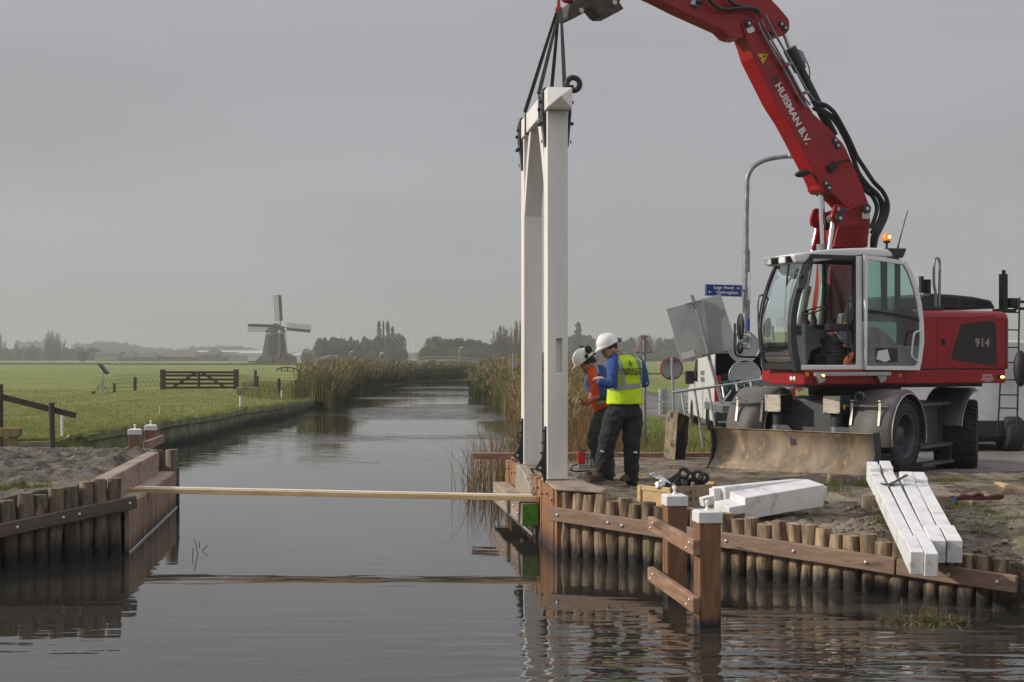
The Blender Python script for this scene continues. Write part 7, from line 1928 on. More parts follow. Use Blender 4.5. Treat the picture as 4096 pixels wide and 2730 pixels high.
# ditch line far across the field
B = Blades()
for i in range(5200):
    k = rnd2.uniform(-.45,-.05); Y = 395 + 150*(-.45-k)*1.0 + rnd2.uniform(-3,3)
    B.blade((k*Y, Y, z_land(k*Y,Y)-.1), rnd2.uniform(.3,.75), .45, .2, rnd2.uniform(0,6.28), rnd2.uniform(0,.25), seg=2)
B.build('ditch_growth', v_grass)
# tufts on the dug soil at the right and the grassy edge at the far right
B = Blades()
def tuft(cx, cy, r, n, h, tone, zf=z_land):
    for i in range(n):
        a = rnd2.uniform(0,6.28); d = r*rnd2.random()**.7; X = cx+d*math.cos(a); Y = cy+d*math.sin(a)
        B.blade((X,Y,zf(X,Y)-.01), h*rnd2.uniform(.4,1.1), .009, abs(rnd2.gauss(.5,.3)), a+rnd2.gauss(0,.6), min(1,max(0,rnd2.gauss(tone,.15))), seg=3)
for c in (((240,400),17.0),((300,390),16.6),((470,360),17.2),((540,400),16.9),((410,370),17.1),((620,560),15.4),((680,620),15),((1150,350),17.3),((1230,345),17.3),((1120,470),15.9),((1200,480),15.8),((1260,470),15.9),((1390,720),14.3),((1080,330),17.4)):
    p = at(*zz3(c[0]), c[1]); tuft(p.x, p.y, .16, 75, .13, .45)
for i in range(14): tuft(rnd2.uniform(4.6,6.5), rnd2.uniform(15.0,16.6), .2, 40, .07, .5)
for i in range(46):
    t_ = rnd2.random(); X = lerp(4.98,6.2,t_)+rnd2.uniform(0,.5); Y = lerp(12.75,10.3,t_)+rnd2.uniform(0,.35); tuft(X, Y, .16, 60, .26, .62)
for i in range(26): tuft(rnd2.uniform(5.2,7.6), rnd2.uniform(11.8,13.6), .2, 40, .16, .5)
B.build('grass_tufts', v_grass)
B = Blades(); p = at(60,2040,15.9)
for i in range(5): tuft(p.x+rnd2.uniform(-.35,.25), 15.9+rnd2.uniform(-.2,.35), .22, 260, .12, .35, z_pad)
for c in ((330,1955),(300,1950)):
    q = at(c[0],c[1],17.3); tuft(q.x, 17.3, .08, 40, .1, .9, z_pad)
B.build('grass_tufts', v_grass)
# weed and sticks floating at the right, bent reeds in the water
B = Blades()
for c,n_,h in (((730,1290),5,.30),((900,1230),3,.34),((960,1290),14,.22),((1040,1290),26,.20),((1100,1300),6,.30),((1250,1320),14,.14),((690,1330),22,.12),((880,1400),12,.10),((800,1360),10,.12),((345,1280),4,.12),((1580,1260),5,.12)):
    p = on_z(*zz3(c), 0)
    for k in range(n_): B.blade((p.x+rnd2.gauss(0,.07), p.y+rnd2.gauss(0,.05), -.02), h*rnd2.uniform(.25,.8), .010, abs(rnd2.gauss(.6,.4)), rnd2.uniform(0,6.28), min(1,max(0,rnd2.gauss(.72,.12))), seg=4)
for k in range(240):
    p = on_z(*zz3((rnd2.gauss(1000,170), rnd2.gauss(1355,22))), 0); B.blade((p.x,p.y,.002), .03+.06*rnd2.random(), .02, 1.6, rnd2.uniform(0,6.28), rnd2.uniform(.55,.8), seg=2)
B.build('floating_weed', v_reed)
for i,(pa_,pb_,pc_) in enumerate((((1184,693),(1205,790),(1183,880)),((1175,748),(1174,800),(1174,850)),((1214,710),(1213,730),(1213,752)),((1262,735),(1232,768),(1258,790)))):
    f_ = lambda p: on_z(.657*p[0], 1700+.657*p[1], 0)
    Yk = f_(pb_).y; P = [at(.657*p[0], 1700+.657*p[1], Yk) for p in (pa_,pb_,pc_)]; P[2].z = -.02
    tag(MB().tube(P,.005,5).build('reed_stalk', m_ink), ['long bent dead reed stalk standing in the open water','short upright dead stalk beside the long bent one in the water','tiny dead stalk in the water between the bent reeds','angular folded dead stalk, rightmost in the open water'][i], 'stalk', 'dead stalks in the open water')

# ------------------------------------------------------------------ trees
def leaf_mat(name, c1, c2):
    return mat(name, c1, c2, rough=.9, scale=.35, lo=.35, hi=.65, var=.12, spec=.1)
m_leafd = leaf_mat('leaves_dark', rgb(58,64,44), rgb(82,84,54))
m_leafo = leaf_mat('leaves_olive', rgb(88,88,58), rgb(112,106,68))
m_twig = leaf_mat('twigs', rgb(92,80,70), rgb(112,100,88))
m_bark = leaf_mat('bark', rgb(78,68,58), rgb(60,54,48))
def crown_blob(blobs, n, s, seed, mat_, flat=1.0):
    rr = random.Random(seed); v = []; f = []
    tot = sum(b[3]*b[4]*b[5] for b in blobs)
    for (cx_, cy_, cz_, rx_2, ry_2, rz_2) in blobs:
        for i in range(int(n*rx_2*ry_2*rz_2/tot)+1):
            while True:
                p = Vector((rr.uniform(-1,1), rr.uniform(-1,1), rr.uniform(-1,1)))
                if .45 < p.length < 1: break
            q = Vector((cx_+p.x*rx_2, cy_+p.y*ry_2, cz_+p.z*rz_2))
            if noise.noise(Vector((q.x*5,q.y*5,q.z*7))+Vector((seed*3,0,0))) < -.22: continue
            a = Vector((rr.gauss(0,1), rr.gauss(0,1), rr.gauss(0,1))).normalized(); b = a.orthogonal().normalized(); ss = s*rr.uniform(.5,1.3)
            c = a.cross(b); k = len(v); v += [q+b*ss, q+c*ss*.8, q-b*ss, q-c*ss*.8]; f.append((k,k+1,k+2,k+3))
    mb = MB(); mb.add(v, f); return mb
def trunk_mb(h, r, limbs, seed, spread=.35):
    rr = random.Random(seed); mb = MB(); mb.tube([(0,0,-.3),(.05*r,0,h*.3),(.2*r,.1*r,h*.65),(0,0,h*.95)],[r,r*.8,r*.5,r*.12],7)
    for i in range(limbs):
        z0 = h*rr.uniform(.25,.7); a = rr.uniform(0,6.28); L_ = h*rr.uniform(.18,.3); e = Vector((math.cos(a)*L_*spread*1.4, math.sin(a)*L_*spread*1.4, z0+L_))
        mb.tube([(0,0,z0), tuple((Vector((0,0,z0))+e)/2 + Vector((math.cos(a)*.15,math.sin(a)*.15,-.1))), tuple(e)],[r*.35,r*.22,r*.06],5)
    return mb
def twig_crown(h, w_, base, n, seed, up=.8, tw=.03):
    """bare crown: fan of thin upright twigs"""
    rr = random.Random(seed); mb = MB(); v = []; f = []
    mains = []
    for i in range(26):
        a = rr.uniform(0,6.28); rad = w_*.5*rr.uniform(.1,1); z1 = h*rr.uniform(.62,1.0)*(1-.28*(rad/(w_*.5))**2)
        mains.append((Vector((0,0,base*h*rr.uniform(.6,1))), Vector((rad*math.cos(a), rad*math.sin(a), z1))))
    for p0, p1 in mains:
        mid = p0.lerp(p1,.5) + Vector(((p1.x)*.25,(p1.y)*.25,-.05*h)); mb.tube([p0,mid,p1],[.012*h,.007*h,.002*h],4)
        for k in range(n):
            t = rr.uniform(.25,1); b_ = (p0.lerp(mid,t*2) if t < .5 else mid.lerp(p1,(t-.5)*2))
            d = Vector((rr.gauss(0,.6), rr.gauss(0,.6), up)).normalized()*h*rr.uniform(.06,.16); sd = d.orthogonal().normalized()*tw*(.6+.8*rr.random())
            q = len(v); v += [b_-sd, b_+sd, b_+d]; f.append((q,q+1,q+2))
    mb.add(v, f); return mb
zt_ = lambda x, y: z_land(x, y)
TP = {}
def tree_proto(kind):
    """first tree of a kind; later ones are copies"""
    if kind == 'round': cr = crown_blob([(0,0,.60,.42,.38,.36),(-.22,.05,.40,.32,.3,.30),(.24,0,.42,.30,.3,.30),(0,.1,.80,.26,.26,.2),(0,0,.22,.38,.36,.22)],4200,.030,1,None); h = 1
    elif kind == 'bush': cr = crown_blob([(0,0,.5,.6,.5,.5),(-.3,0,.36,.4,.4,.36),(.34,0,.40,.36,.4,.36),(0,0,.15,.6,.5,.18)],2800,.045,2,None)
    elif kind == 'poplar': cr = crown_blob([(0,0,.55,.085,.085,.44),(.02,0,.35,.11,.1,.28),(-.01,0,.8,.06,.06,.2)],1900,.02,3,None)
    elif kind == 'conifer': cr = crown_blob([(0,0,.28,.28,.26,.2),(0,0,.5,.2,.2,.2),(0,0,.7,.12,.12,.18),(0,0,.9,.05,.05,.12)],1700,.026,4,None)
    elif kind == 'row': cr = crown_blob([(0,0,.5,.20,.18,.46),(.05,0,.75,.12,.12,.24),(-.08,0,.68,.10,.1,.22),(0,0,.2,.20,.2,.22)],2400,.030,5,None)
    return cr
KM = {'round':m_leafd,'bush':m_leafo,'poplar':m_leafd,'conifer':m_leafd,'row':m_leafd}
def plant(kind, xs, ytop, Y, wpx, label, cat='tree', group=None, name=None):
    """tree whose foot stands on the ground at depth Y, under photo column xs, top at row ytop, crown wpx wide"""
    X = (xs-2048)*Y/FPX; z0 = z_land(X, Y); H = EYE-(ytop-1427)*Y/FPX - z0; H *= 1.0 if kind == 'bare' else 1.03; W = wpx*Y/FPX
    nm = name or {'round':'broadleaf_tree','bush':'bush','poplar':'poplar','conifer':'conifer','row':'tall_tree','bare':'bare_tree'}[kind]
    base = {'round':.84,'bush':1.25,'poplar':.2,'conifer':.52,'row':.40,'bare':.8}[kind]
    if kind not in TP:
        t = bpy.data.objects.new(nm, None); COL.objects.link(t); WL[t.name_full] = Vector((0,0,0))
        if kind == 'bare':
            twig_crown(1,.8,.22,230,6,.75,.0026).build('crown', m_twig, t)
            trb = MB(); trb.tube([(0,0,-.02),(.004,0,.2),(0,0,.45)],[.022,.017,.008],7); trb.build('trunk', m_bark, t)
        else:
            tree_proto(kind).build('crown', KM[kind], t, recalc=False)
            trb = MB(); trb.tube([(0,0,-.02),(.006,0,.25),(-.004,.004,.5),(0,0,.7)],[.026,.02,.013,.004],7)
            for a in (.6,2.5,4.4): trb.tube([(0,0,.3),(.08*math.cos(a),.08*math.sin(a),.45),(.16*math.cos(a),.16*math.sin(a),.58)],[.011,.008,.003],5)
            trb.build('trunk', m_bark, t)
        TP[kind] = t; o = t
    else:
        o = TP[kind].copy(); o.name = nm; COL.objects.link(o)
        for c in TP[kind].children: c2 = c.copy(); COL.objects.link(c2); c2.parent = o
    o.location = (X, Y, z0-.01*H); o.rotation_euler = (0,0,rnd2.uniform(0,6.28)); o.scale = (W/base, W/base, H)
    tag(o, label, cat, group); return o
rt = random.Random(5)
# distant wood at the far left (behind the field)
gL = 'hazy trees of the far wood at the left'; lL = 'hazy tree in the far wood beyond the field at the left'
for i, x in enumerate(range(-60, 400, 9)):
    k = rt.choice(['round','round','row','bush']); plant(k, x+rt.uniform(-6,6), rt.uniform(1386,1404), 760+rt.uniform(-30,60), rt.uniform(26,40), lL, group=gL)
plant('conifer', 66, 1361, 740, 26, 'tall thin conifer in the far left wood, near the left edge')
plant('conifer', 128, 1371, 730, 42, 'broad dark conifer in the far left wood, left of the big bare tree')
plant('bare', 0, 1326, 740, 50, 'bare tree cut by the left edge above the far wood')
plant('bare', 205, 1320, 735, 74, 'biggest bare tree standing above the far left wood')
plant('bare', 232, 1326, 745, 62, 'bare tree right behind the biggest one above the far left wood')
plant('round', 208, 1374, 725, 62, 'dark leafy tree at the foot of the biggest bare tree')
plant('round', 330, 1404, 600, 40, 'round dark tree at the right end of the far left wood')
gB = 'pale trees on the farthest horizon'; lB = 'very pale tree on the farthest hazy horizon'
for x in list(range(70,130,16))+list(range(128,210,16))+list(range(296,345,14)): plant('round', x, 1360+rt.uniform(-3,8) if x < 290 else 1372+rt.uniform(-3,6), 1500+rt.uniform(-60,60), 30, lB, group=gB)
for x in range(350,760,15):
    yt = interp(x,[350,380,480,530,600,760],[1376,1362,1368,1378,1390,1400])+rt.uniform(-4,5); plant('round', x, yt, 1450+rt.uniform(-90,90), 34, lB, group=gB)
for x in range(735,1200,17):
    yt = interp(x,[735,780,880,990,1040,1200],[1395,1384,1383,1386,1400,1412])+rt.uniform(-3,5); plant('round', x, yt, 1400+rt.uniform(-90,90), 34, lB, group=gB)
for x in range(2520,3400,26): plant('round', x, 1385+rt.uniform(-8,8), 1300+rt.uniform(-90,90), 44, lB, group=gB)
for x in range(1560,1740,18): plant('round', x, interp(x,[1560,1640,1700,1740],[1395,1412,1404,1400])+rt.uniform(-3,4), 1300, 34, lB, group=gB)
# middle wood behind the left reeds
gM = 'trees of the wood right of the windmill'; lM = 'grey green tree in the wood between the windmill and the tall poplars'
plant('bush', 1228, 1395, 470, 52, 'low bush at the left end of the wood, nearest the windmill')
plant('round', 1285, 1352, 480, 62, 'dark rounded tree at the left end of the middle wood')
for x in range(1300,1510,13): plant('row', x, 1352+rt.uniform(-12,16), 560+rt.uniform(-20,20), 24, lM, group=gM)
for x in range(1310,1510,18): plant('round', x, 1388+rt.uniform(-6,8), 500, 50, lM, group=gM)
plant('round', 1388, 1378, 480, 60, 'dark round tree in the middle of the wood right of the windmill')
for x,yt,l in ((1517,1284,'leftmost of the four tall poplars in the middle wood'),(1534,1282,'thinnest of the four tall poplars, second from the left'),(1551,1284,'third of the four tall poplars from the left'),(1569,1306,'shortest of the four tall poplars, at the right')): plant('poplar', x, yt, 520, 24 if x != 1534 else 13, l)
plant('round', 1598, 1332, 530, 60, 'tall dark tree just right of the four poplars')
for x,yt,wd in ((1500,1392,60),(1545,1388,60),(1590,1386,66),(1610,1394,54)): plant('bush', x, yt, 470, wd, 'low leafy tree at the foot of the four poplars', group='low trees below the poplars')
# right wood
gR = 'trees of the wood above the right reeds'; lR = 'olive grey tree in the wood above the right reeds'
plant('round', 1735, 1344, 500, 88, 'big round dark tree at the left end of the right wood'); plant('bush', 1725, 1370, 470, 80, 'spreading tree in front of the big round tree of the right wood')
for x in range(1780,2090,15): plant('round', x, interp(x,[1790,1850,1920,1960,2080],[1358,1354,1362,1376,1380])+rt.uniform(-4,6), 500+rt.uniform(-20,30), 56, lR, group=gR)
for x in range(1700,2100,20): plant('bush', x, 1392+rt.uniform(-6,6), 450, 60, lR, group=gR)
plant('bare', 2006, 1298, 430, 92, 'tall bare tree left of the far white gate post'); plant('bare', 2070, 1277, 420, 84, 'tallest bare tree, partly hidden by the far white gate post')
# behind the gate and the men
gG = 'hazy trees behind the two men'; lG = 'hazy grey tree behind the two men and the signs'
plant('poplar', 2311, 1289, 620, 40, 'tall poplar just right of the near white gate post')
for x in range(2190,2720,14): plant(rt.choice(['row','bare','round']), x, interp(x,[2190,2330,2400,2500,2560,2640,2720],[1350,1338,1350,1360,1336,1352,1345])+rt.uniform(-6,8), 700+rt.uniform(-30,60), rt.uniform(30,44), lG, group=gG)
for x in range(2190,3400,24): plant('bush', x, 1398+rt.uniform(-6,6), 620, 66, lG, group=gG)

# ------------------------------------------------------------------ windmill
YM = 450.0; zw = lambda p: (960+.2041*p[0], 1160+.2041*p[1])
def W(p, dy=0): return at(*zw(p), YM+dy)
wm_ = thing('windmill', 'old thatched windmill with four sails standing on the far field', 'windmill', (W((690,1450)).x, YM, .1))
m_that = mat('thatch', rgb(62,58,54), rgb(48,45,42), rough=.95, scale=.8, stretch=(3,3,.4), bump=.3)
m_dk = mat('sail_board', rgb(48,46,44), rgb(40,38,38), rough=.8, scale=1)
def oct_(cx_, z, r, n=8, rot=R(22.5), cy_=0): return [Vector((cx_+r*math.cos(rot+2*math.pi*i/n), YM+cy_+r*math.sin(rot+2*math.pi*i/n), z)) for i in range(n)]
px_m = YM/FPX*.2041
secs_ = [((690,1440),(1010-430)/2),((675,1300),(905-430)/2),((682,1150),(895-455)/2),((686,1000),(882-490)/2),((686,870),(865-508)/2)]
MB().loft([oct_(W(p).x, W(p).z if p[1] < 1440 else -.2, r*px_m*1.04) for p, r in secs_], True, False).build('tower', m_that, wm_)
MB().loft([oct_(W((686,0)).x, W((0,868)).z, 182*px_m),oct_(W((686,0)).x, W((0,835)).z, 184*px_m)],True,False).build('white_band', mat('band_cream', rgb(168,160,120), None, rough=.8), wm_)
# cap: boat-shaped thatched cap
capz = [(835,200,150),(800,190,150),(740,125,140),(690,78,100),(658,22,50)]
MB().loft([[Vector((W((700,0)).x+a*px_m*math.copysign(abs(math.cos(t))**.7,math.cos(t)), YM+b*px_m*1.2*math.copysign(abs(math.sin(t))**.7,math.sin(t)), W((0,y_)).z)) for t in [2*math.pi*i/16 for i in range(16)]] for y_,a,b in capz],True,True).build('cap', m_that, wm_)
gmm = mat('mill_green', rgb(92,124,92), None, rough=.7)
cb_ = MB(); cb_.prism([W(p,-6.6) for p in ((545,820),(705,822),(690,795),(560,795))],(0,.2,0))
for xx in (590,625,655): cb_.bar(W((xx,800),-6.5), W((xx+4,750),-6.0),.15,.12)
cb_.build('cap_trim', gmm, wm_)
# sails
hub = W((795,735),-8.2)
MB().cyl(hub+Vector((0,-.9,0)), hub+Vector((0,5,0)), .45, n=10).build('axle', m_dk, wm_)
def sail(tip, side, name='sail'):
    d = (W(tip,-8.4)-hub); L_ = d.length; d.normalize(); s_ = Vector((-d.z,0,d.x))*side
    t_ = MB(); t_.bar(hub-d*.6, hub+d*L_, .30, .34, up=(0,1,0)); 
    o = t_.build(name, m_dk, wm_)
    # solid board on one side, lattice on the other
    a0, a1 = L_*.20, L_*.985
    MB().prism([hub+d*a0-s_*.05, hub+d*a1-s_*.05, hub+d*a1-s_*.95, hub+d*a0-s_*.85],(0,.08,0)).build('wind_board', m_lat, o)
    g = MB(); n_ = 22
    for i in range(n_+1): q = hub+d*lerp(a0,a1,i/n_); g.bar(q, q+s_*1.75, .085,.085)
    for w_ in (.62,1.18,1.72): g.bar(hub+d*a0+s_*w_, hub+d*a1+s_*w_, .085,.085)
    g.build('sail_lattice', m_lat, o)
sail((755,98), 1); sail((150,718), 1); sail((1390,790), 1); sail((815,1370), 1) if False else None
# fourth sail points down in front of the tower
tipd = (795+ (795-755), 735+(735-98))
sail(tipd, 1)
# chimney and low outbuildings
ch = thing('chimney_stack', 'slim brick chimney standing in front of the windmill', 'chimney', (W((775,1450)).x,YM-14,.1))
m_brick = mat('old_brick', rgb(120,90,70), rgb(100,76,62), rough=.9, scale=2)
MB().cyl(W((772,1300),-14), W((778,845),-14), 24*px_m, 20*px_m, n=14).build('shaft', m_brick, ch)
MB().cyl(W((780,845),-14), W((782,790),-14), 32*px_m, 28*px_m, n=14).build('pot', mat('pale_pot', rgb(190,182,168), None, rough=.8), ch)
p0 = W((710,1330),-14.5); p1 = W((840,1460),-14.5)
MB().box(p0.x,p1.x,YM-16,YM-12,-.2,p0.z).build('plinth', m_brick, ch)
def gable(name, label, l, r, ybase, yeave, yridge, Y, depth, mw, mr, crop, cat='shed', ridgefrac=None, group=None):
    a = at(*crop((l,ybase)),Y); b = at(*crop((r,ybase)),Y); ze = at(*crop((l,yeave)),Y).z; zr = at(*crop((l,yridge)),Y).z
    t = thing(name, label, cat, ((a.x+b.x)/2,Y,0), group)
    MB().box(a.x,b.x,Y,Y+depth,-.3,ze).build('wall', mw, t)
    mx = (a.x+b.x)/2; f = ridgefrac if ridgefrac is not None else .15
    i0 = lerp(a.x,b.x,f); i1 = lerp(b.x,a.x,f)
    ov = .02*(b.x-a.x)
    MB().add([(a.x-ov,Y-ov,ze),(b.x+ov,Y-ov,ze),(b.x+ov,Y+depth+ov,ze),(a.x-ov,Y+depth+ov,ze),(i0,Y+depth/2,zr),(i1,Y+depth/2,zr)],[(0,1,5,4),(1,2,5),(2,3,4,5),(3,0,4),(0,3,2,1)]).build('roof', mr, t)
    return t
m_shed = mat('dark_shed', rgb(84,76,68), rgb(68,62,58), rough=.9, scale=1.5)
gable('mill_shed', 'low thatched shed left of the windmill', 310,605,1500,1400,1290,YM-20,8,m_shed,m_that,zw)
gable('mill_house', 'low brick and thatch house against the right foot of the windmill', 610,1030,1465,1330,1205,YM-8,9,m_brick,m_that,zw, ridgefrac=.45)
# fences by the mill
for i,(l,r,yb,lab) in enumerate(((10,150,1490,'low dark fence at the left of the mill shed'),(160,300,1440,'higher dark fence against the mill shed'))):
    mb = MB(); 
    for k in range(7): p = W((lerp(l,r,k/6),yb+10),-15); mb.bar(p+Vector((0,0,-.3)),p+Vector((0,0,1.0)),.18,.18)
    for q in (.4,.9): mb.bar(W((l,yb),-15)+Vector((0,0,q-.3)),W((r,yb),-15)+Vector((0,0,q-.3)),.12,.18)
    tag(mb.build('mill_fence', m_dk), lab, 'fence', 'fences by the windmill')
# little wooden footbridge over the ditch
z2c = lambda p: (1100+.4464*p[0], 1150+.4464*p[1])
YBr = 195; mb = MB(); P = [at(*z2c(p),YBr) for p in ((18,735),(60,722),(110,718),(165,724),(210,742))]
for k in range(4): mb.bar(P[k],P[k+1],.15,.18); mb.bar(P[k]-Vector((0,0,.55)),P[k+1]-Vector((0,0,.55)),.3,.2)
for p in P: mb.bar(p+Vector((0,0,.1)),p-Vector((0,0,1.0)),.15,.15)
tag(mb.build('footbridge', m_dk), 'small dark arched wooden footbridge in the field in front of the windmill', 'footbridge')
# far bridge with pale railing
YQ = 300; t = thing('road_bridge', 'low road bridge with pale railings crossing the far canal above the reeds', 'bridge', (at(1800,1430,YQ).x,YQ,0))
P = [at(*z2c(p),YQ) for p in ((1180,668),(1300,650),(1420,638),(1600,642),(1730,655),(1930,668))]
mb = MB(); rl = MB()
for k in range(5): mb.bar(P[k]-Vector((0,0,.35)),P[k+1]-Vector((0,0,.35)),4,.5); rl.bar(P[k]+Vector((0,-2,.5)),P[k+1]+Vector((0,-2,.5)),.1,.12)
for k in range(30): 
    q = P[0].lerp(P[5],k/29); zq = interp(q.x,[p.x for p in P],[p.z for p in P]); rl.bar(Vector((q.x,YQ-2,zq-.2)),Vector((q.x,YQ-2,zq+.6)),.08,.08)
mb.build('deck', m_signb, t); rl.build('railing', m_alu, t)
mb = MB(); 
for k,x in enumerate((0,.5,1)): q = P[2].lerp(P[4],x); mb.box(q.x-.6,q.x+.6,YQ-2,YQ+2,-.5,q.z-.3)
mb.build('pier', m_signb, t)
# pale ramp / white rails left of the reeds
YW = 260; t = thing('white_railing', 'sloping white bridge railing rising above the left reeds below the dark trees', 'railing', (at(1290,1440,YW).x,YW,.2))
a = at(*z2c((345,655)),YW); b = at(*z2c((475,612)),YW); c_ = at(*z2c((560,615)),YW); mb = MB()
for q in (0,.35,.7): mb.bar(a-Vector((0,0,q)),b-Vector((0,0,q)),.1,.12); mb.bar(b-Vector((0,0,q)),c_-Vector((0,0,q)),.1,.12)
for k in range(9): q = a.lerp(b,k/8); mb.bar(q,Vector((q.x,q.y,.1)),.1,.1)
mb.build('rails', m_van, t); MB().bar(a-Vector((0,-1,1.0)),b-Vector((0,-1,1.0)),.3,.7).build('ramp', m_signb, t)
# dark sign with a yellow edge by the gate
t = thing('river_sign', 'dark board with a yellow edge just left of the far gate post', 'sign', (at(2053,1470,60).x,60,.2))
P = [at(*z2c(p),60) for p in ((2090,638),(2178,640),(2178,722),(2090,718))]
MB().prism(P,(0,.04,0)).build('edge', m_tyel, t); cc = sum(P,Vector())/4
MB().prism([cc+(p-cc)*.9+Vector((0,-.01,0)) for p in P],(0,.01,0)).build('board', m_signb, t)
MB().cyl(at(*z2c((2132,590)),59.9), Vector((at(*z2c((2132,590)),59.9).x,59.9,.2)), .03, n=8).build('pole', m_alu, t)
# small street lamps far away
for (x_,yt,yb_,Y_,lab) in ((940,590,655,260,'small far street lamp above the reeds below the poplars'),(1650,540,640,290,'far street lamp standing on the low road bridge'),(670,578,640,330,'faint far street lamp in front of the middle wood')):
    a = at(*z2c((x_,yb_+20)),Y_); b = at(*z2c((x_+2,yt+8)),Y_); c_ = at(*z2c((x_+18,yt)),Y_); t = thing('far_street_lamp', lab, 'street lamp', (a.x,Y_,0), 'far street lamps')
    MB().tube([Vector((a.x,Y_,0)),a,b,c_],.07,6).build('pole', m_steel, t); MB().sphere(c_,.2,8,5,sc=(2,1,.5)).build('lamp_head', m_offw, t)
# wind turbines
m_turb = plain('turbine_white', rgb(236,238,240), .5)
for (x_,y_,yb_,bl,lab) in ((1654,1349,1412,((-14,34),(1,-38),(4,4)),'tall pale wind turbine between the two woods'),(1352,1352,1380,((-9,-34),(8,-24),(10,10)),'faint wind turbine just above the middle wood')):
    Yt = 1700; c = at(x_,y_,Yt); t = thing('wind_turbine', lab, 'wind turbine', (c.x,Yt,0), 'wind turbines')
    MB().cyl(Vector((c.x,Yt,0)), c, 1.5, 1.0, n=10).build('tower', m_turb, t); MB().sphere(c+Vector((0,-1,0)),2.0,10,6).build('hub', m_turb, t)
    for dx,dy in bl: e = c+Vector((dx,0,-dy))*Yt/FPX; MB().bar(c+Vector((0,-2,0)),e+Vector((0,-2,0)),.3,2.2,h2=.5,w2=.1).build('blade', m_turb, t)
# ------------------------------------------------------------------ farm buildings and glasshouses
z1c = lambda p: (.574*p[0], 1100+.574*p[1])
m_farmw = mat('farm_wall', rgb(150,146,130), rgb(130,126,114), rough=.9, scale=.3); m_roofd = mat('farm_roof', rgb(84,90,94), rgb(74,78,82), rough=.8, scale=.4); m_brk2 = mat('farm_brick', rgb(112,92,84), rgb(96,82,76), rough=.9, scale=.3)
YFm = 640
for l,r,yb,ye,yr,mw,mr,dep,rf,lab in ((660,825,592,552,530,m_farmw,m_roofd,20,.06,'long low barn with a pale front, leftmost of the far farm'),(820,945,592,575,530,m_brk2,m_roofd,16,.42,'first dark gabled barn of the far farm'),(945,1095,592,575,533,m_brk2,m_roofd,16,.42,'second dark gabled barn of the far farm'),(1095,1360,596,572,533,m_brk2,m_brk2,18,.06,'long brown roofed barn at the right of the far farm'),(1370,1412,585,562,545,m_brk2,m_roofd,10,.2,'small building between the long barn and the gabled house'),(1412,1530,585,556,512,m_brk2,m_roofd,16,.40,'tall gabled farmhouse left of the windmill'),(1530,1600,590,565,548,m_brk2,m_roofd,10,.2,'low building beside the gabled farmhouse'),(1600,1700,592,570,556,m_farmw,m_roofd,10,.2,'low building nearest the left of the windmill')):
    gable('farm_building', lab, l, r, yb, ye, yr, YFm+(0 if l<1000 else 30), dep, mw, mr, z1c, 'building', rf, 'far farm buildings')
m_gh = mat('glasshouse', rgb(200,206,208), rgb(178,186,190), rough=.5, scale=.1)
for l,r,yb,ye,yr,Yg,lab in ((1350,1870,548,538,526,900,'long white glasshouse roof behind the farmhouse'),(2030,2100,600,560,545,800,'white glasshouse just right of the windmill'),(1650,2000,560,548,536,860,'pale glasshouse behind the windmill'),(2440,2600,585,572,560,900,'faint white glasshouse behind the middle wood')):
    gable('glasshouse', lab, l, r, yb, ye, yr, Yg, 30, m_gh, m_gh, z1c, 'glasshouse', .02, 'white glasshouses')
# ------------------------------------------------------------------ field fence, gate, stakes
m_fp = mat('fence_wood', rgb(84,76,64), rgb(64,58,50), rough=.9, scale=5, stretch=(3,3,.5), bump=.4, c3=rgb(80,84,56), s3=2, lo3=.6, hi3=.7)
def zf1(px_, yb_): # ground point under crop pixel
    xs, ys = z1c((px_, yb_)); Y = 70.0
    for _ in range(12):
        X = (xs-2048)*Y/FPX; Y = .5*Y + .5*(EYE-z_land(X,Y))*FPX/(ys-1427)
    return Vector(((xs-2048)*Y/FPX, Y, z_land((xs-2048)*Y/FPX, Y)))
a = zf1(1135,800); b = zf1(1646,818); b.y = a.y+1; b = Vector((at(*z1c((1646,818)),b.y).x, b.y, z_land(b.x,b.y)))
zt1 = at(*z1c((1135,660)),a.y).z; H_ = zt1-a.z
t = thing('field_gate', 'weathered wooden five bar field gate with diagonal braces between two posts', 'gate', tuple((a+b)/2))
for p in (a,b): MB().bar(p-Vector((0,0,.2)), Vector((p.x,p.y,zt1+.0)), .26,.26).build('post', m_fp, t, bevel=.02)
o_ = Vector((0,-.16,0))
for k in (.10,.30,.50,.70,.86): MB().bar(a+o_+Vector((.1,0,H_*k)), b+o_+Vector((-.1,0,H_*k)), .05,.13).build('rail', m_fp, t)
mid = (a+b)/2; MB().bar(mid+o_*1.3+Vector((0,0,.05)), mid+o_*1.3+Vector((0,0,H_*.88)), .05,.13,up=(1,0,0)).build('upright', m_fp, t)
for q,e in ((a,1),(b,-1)): MB().bar(q+o_*1.3+Vector((e*.5,0,.06)), mid+o_*1.3+Vector((-e*.15,0,H_*.86)), .05,.13).build('brace', m_fp, t)
gp = 'posts of the field fence'; fpos = []
for (x_,yt,yb_,lab,wd) in ((650,812,830,'very short post stump at the left end of the field fence',.13),(795,755,820,'short fence post between the leaning panel pole and the field gate',.12),(940,712,808,'fence post just left of the field gate',.14),(1778,665,830,'taller of the two close posts right of the field gate',.13),(1791,705,832,'shorter of the two close posts right of the field gate',.13),(1942,722,850,'fence post halfway between the field gate and the reeds',.14),(2043,798,855,'short post stub beside the last fence post',.12),(2058,733,862,'last fence post before the reeds',.14),(2218,770,850,'dark post half hidden in the left reeds',.16)):
    p = zf1(x_,yb_); top = at(*z1c((x_,yt)),p.y); mb = MB().bar(p-Vector((0,0,.2)), Vector((p.x+.02,p.y,top.z)), wd,wd); tag(mb.build('fence_post', m_fp, bevel=.015), lab, 'post', gp); fpos.append(p)
wr_ = MB()
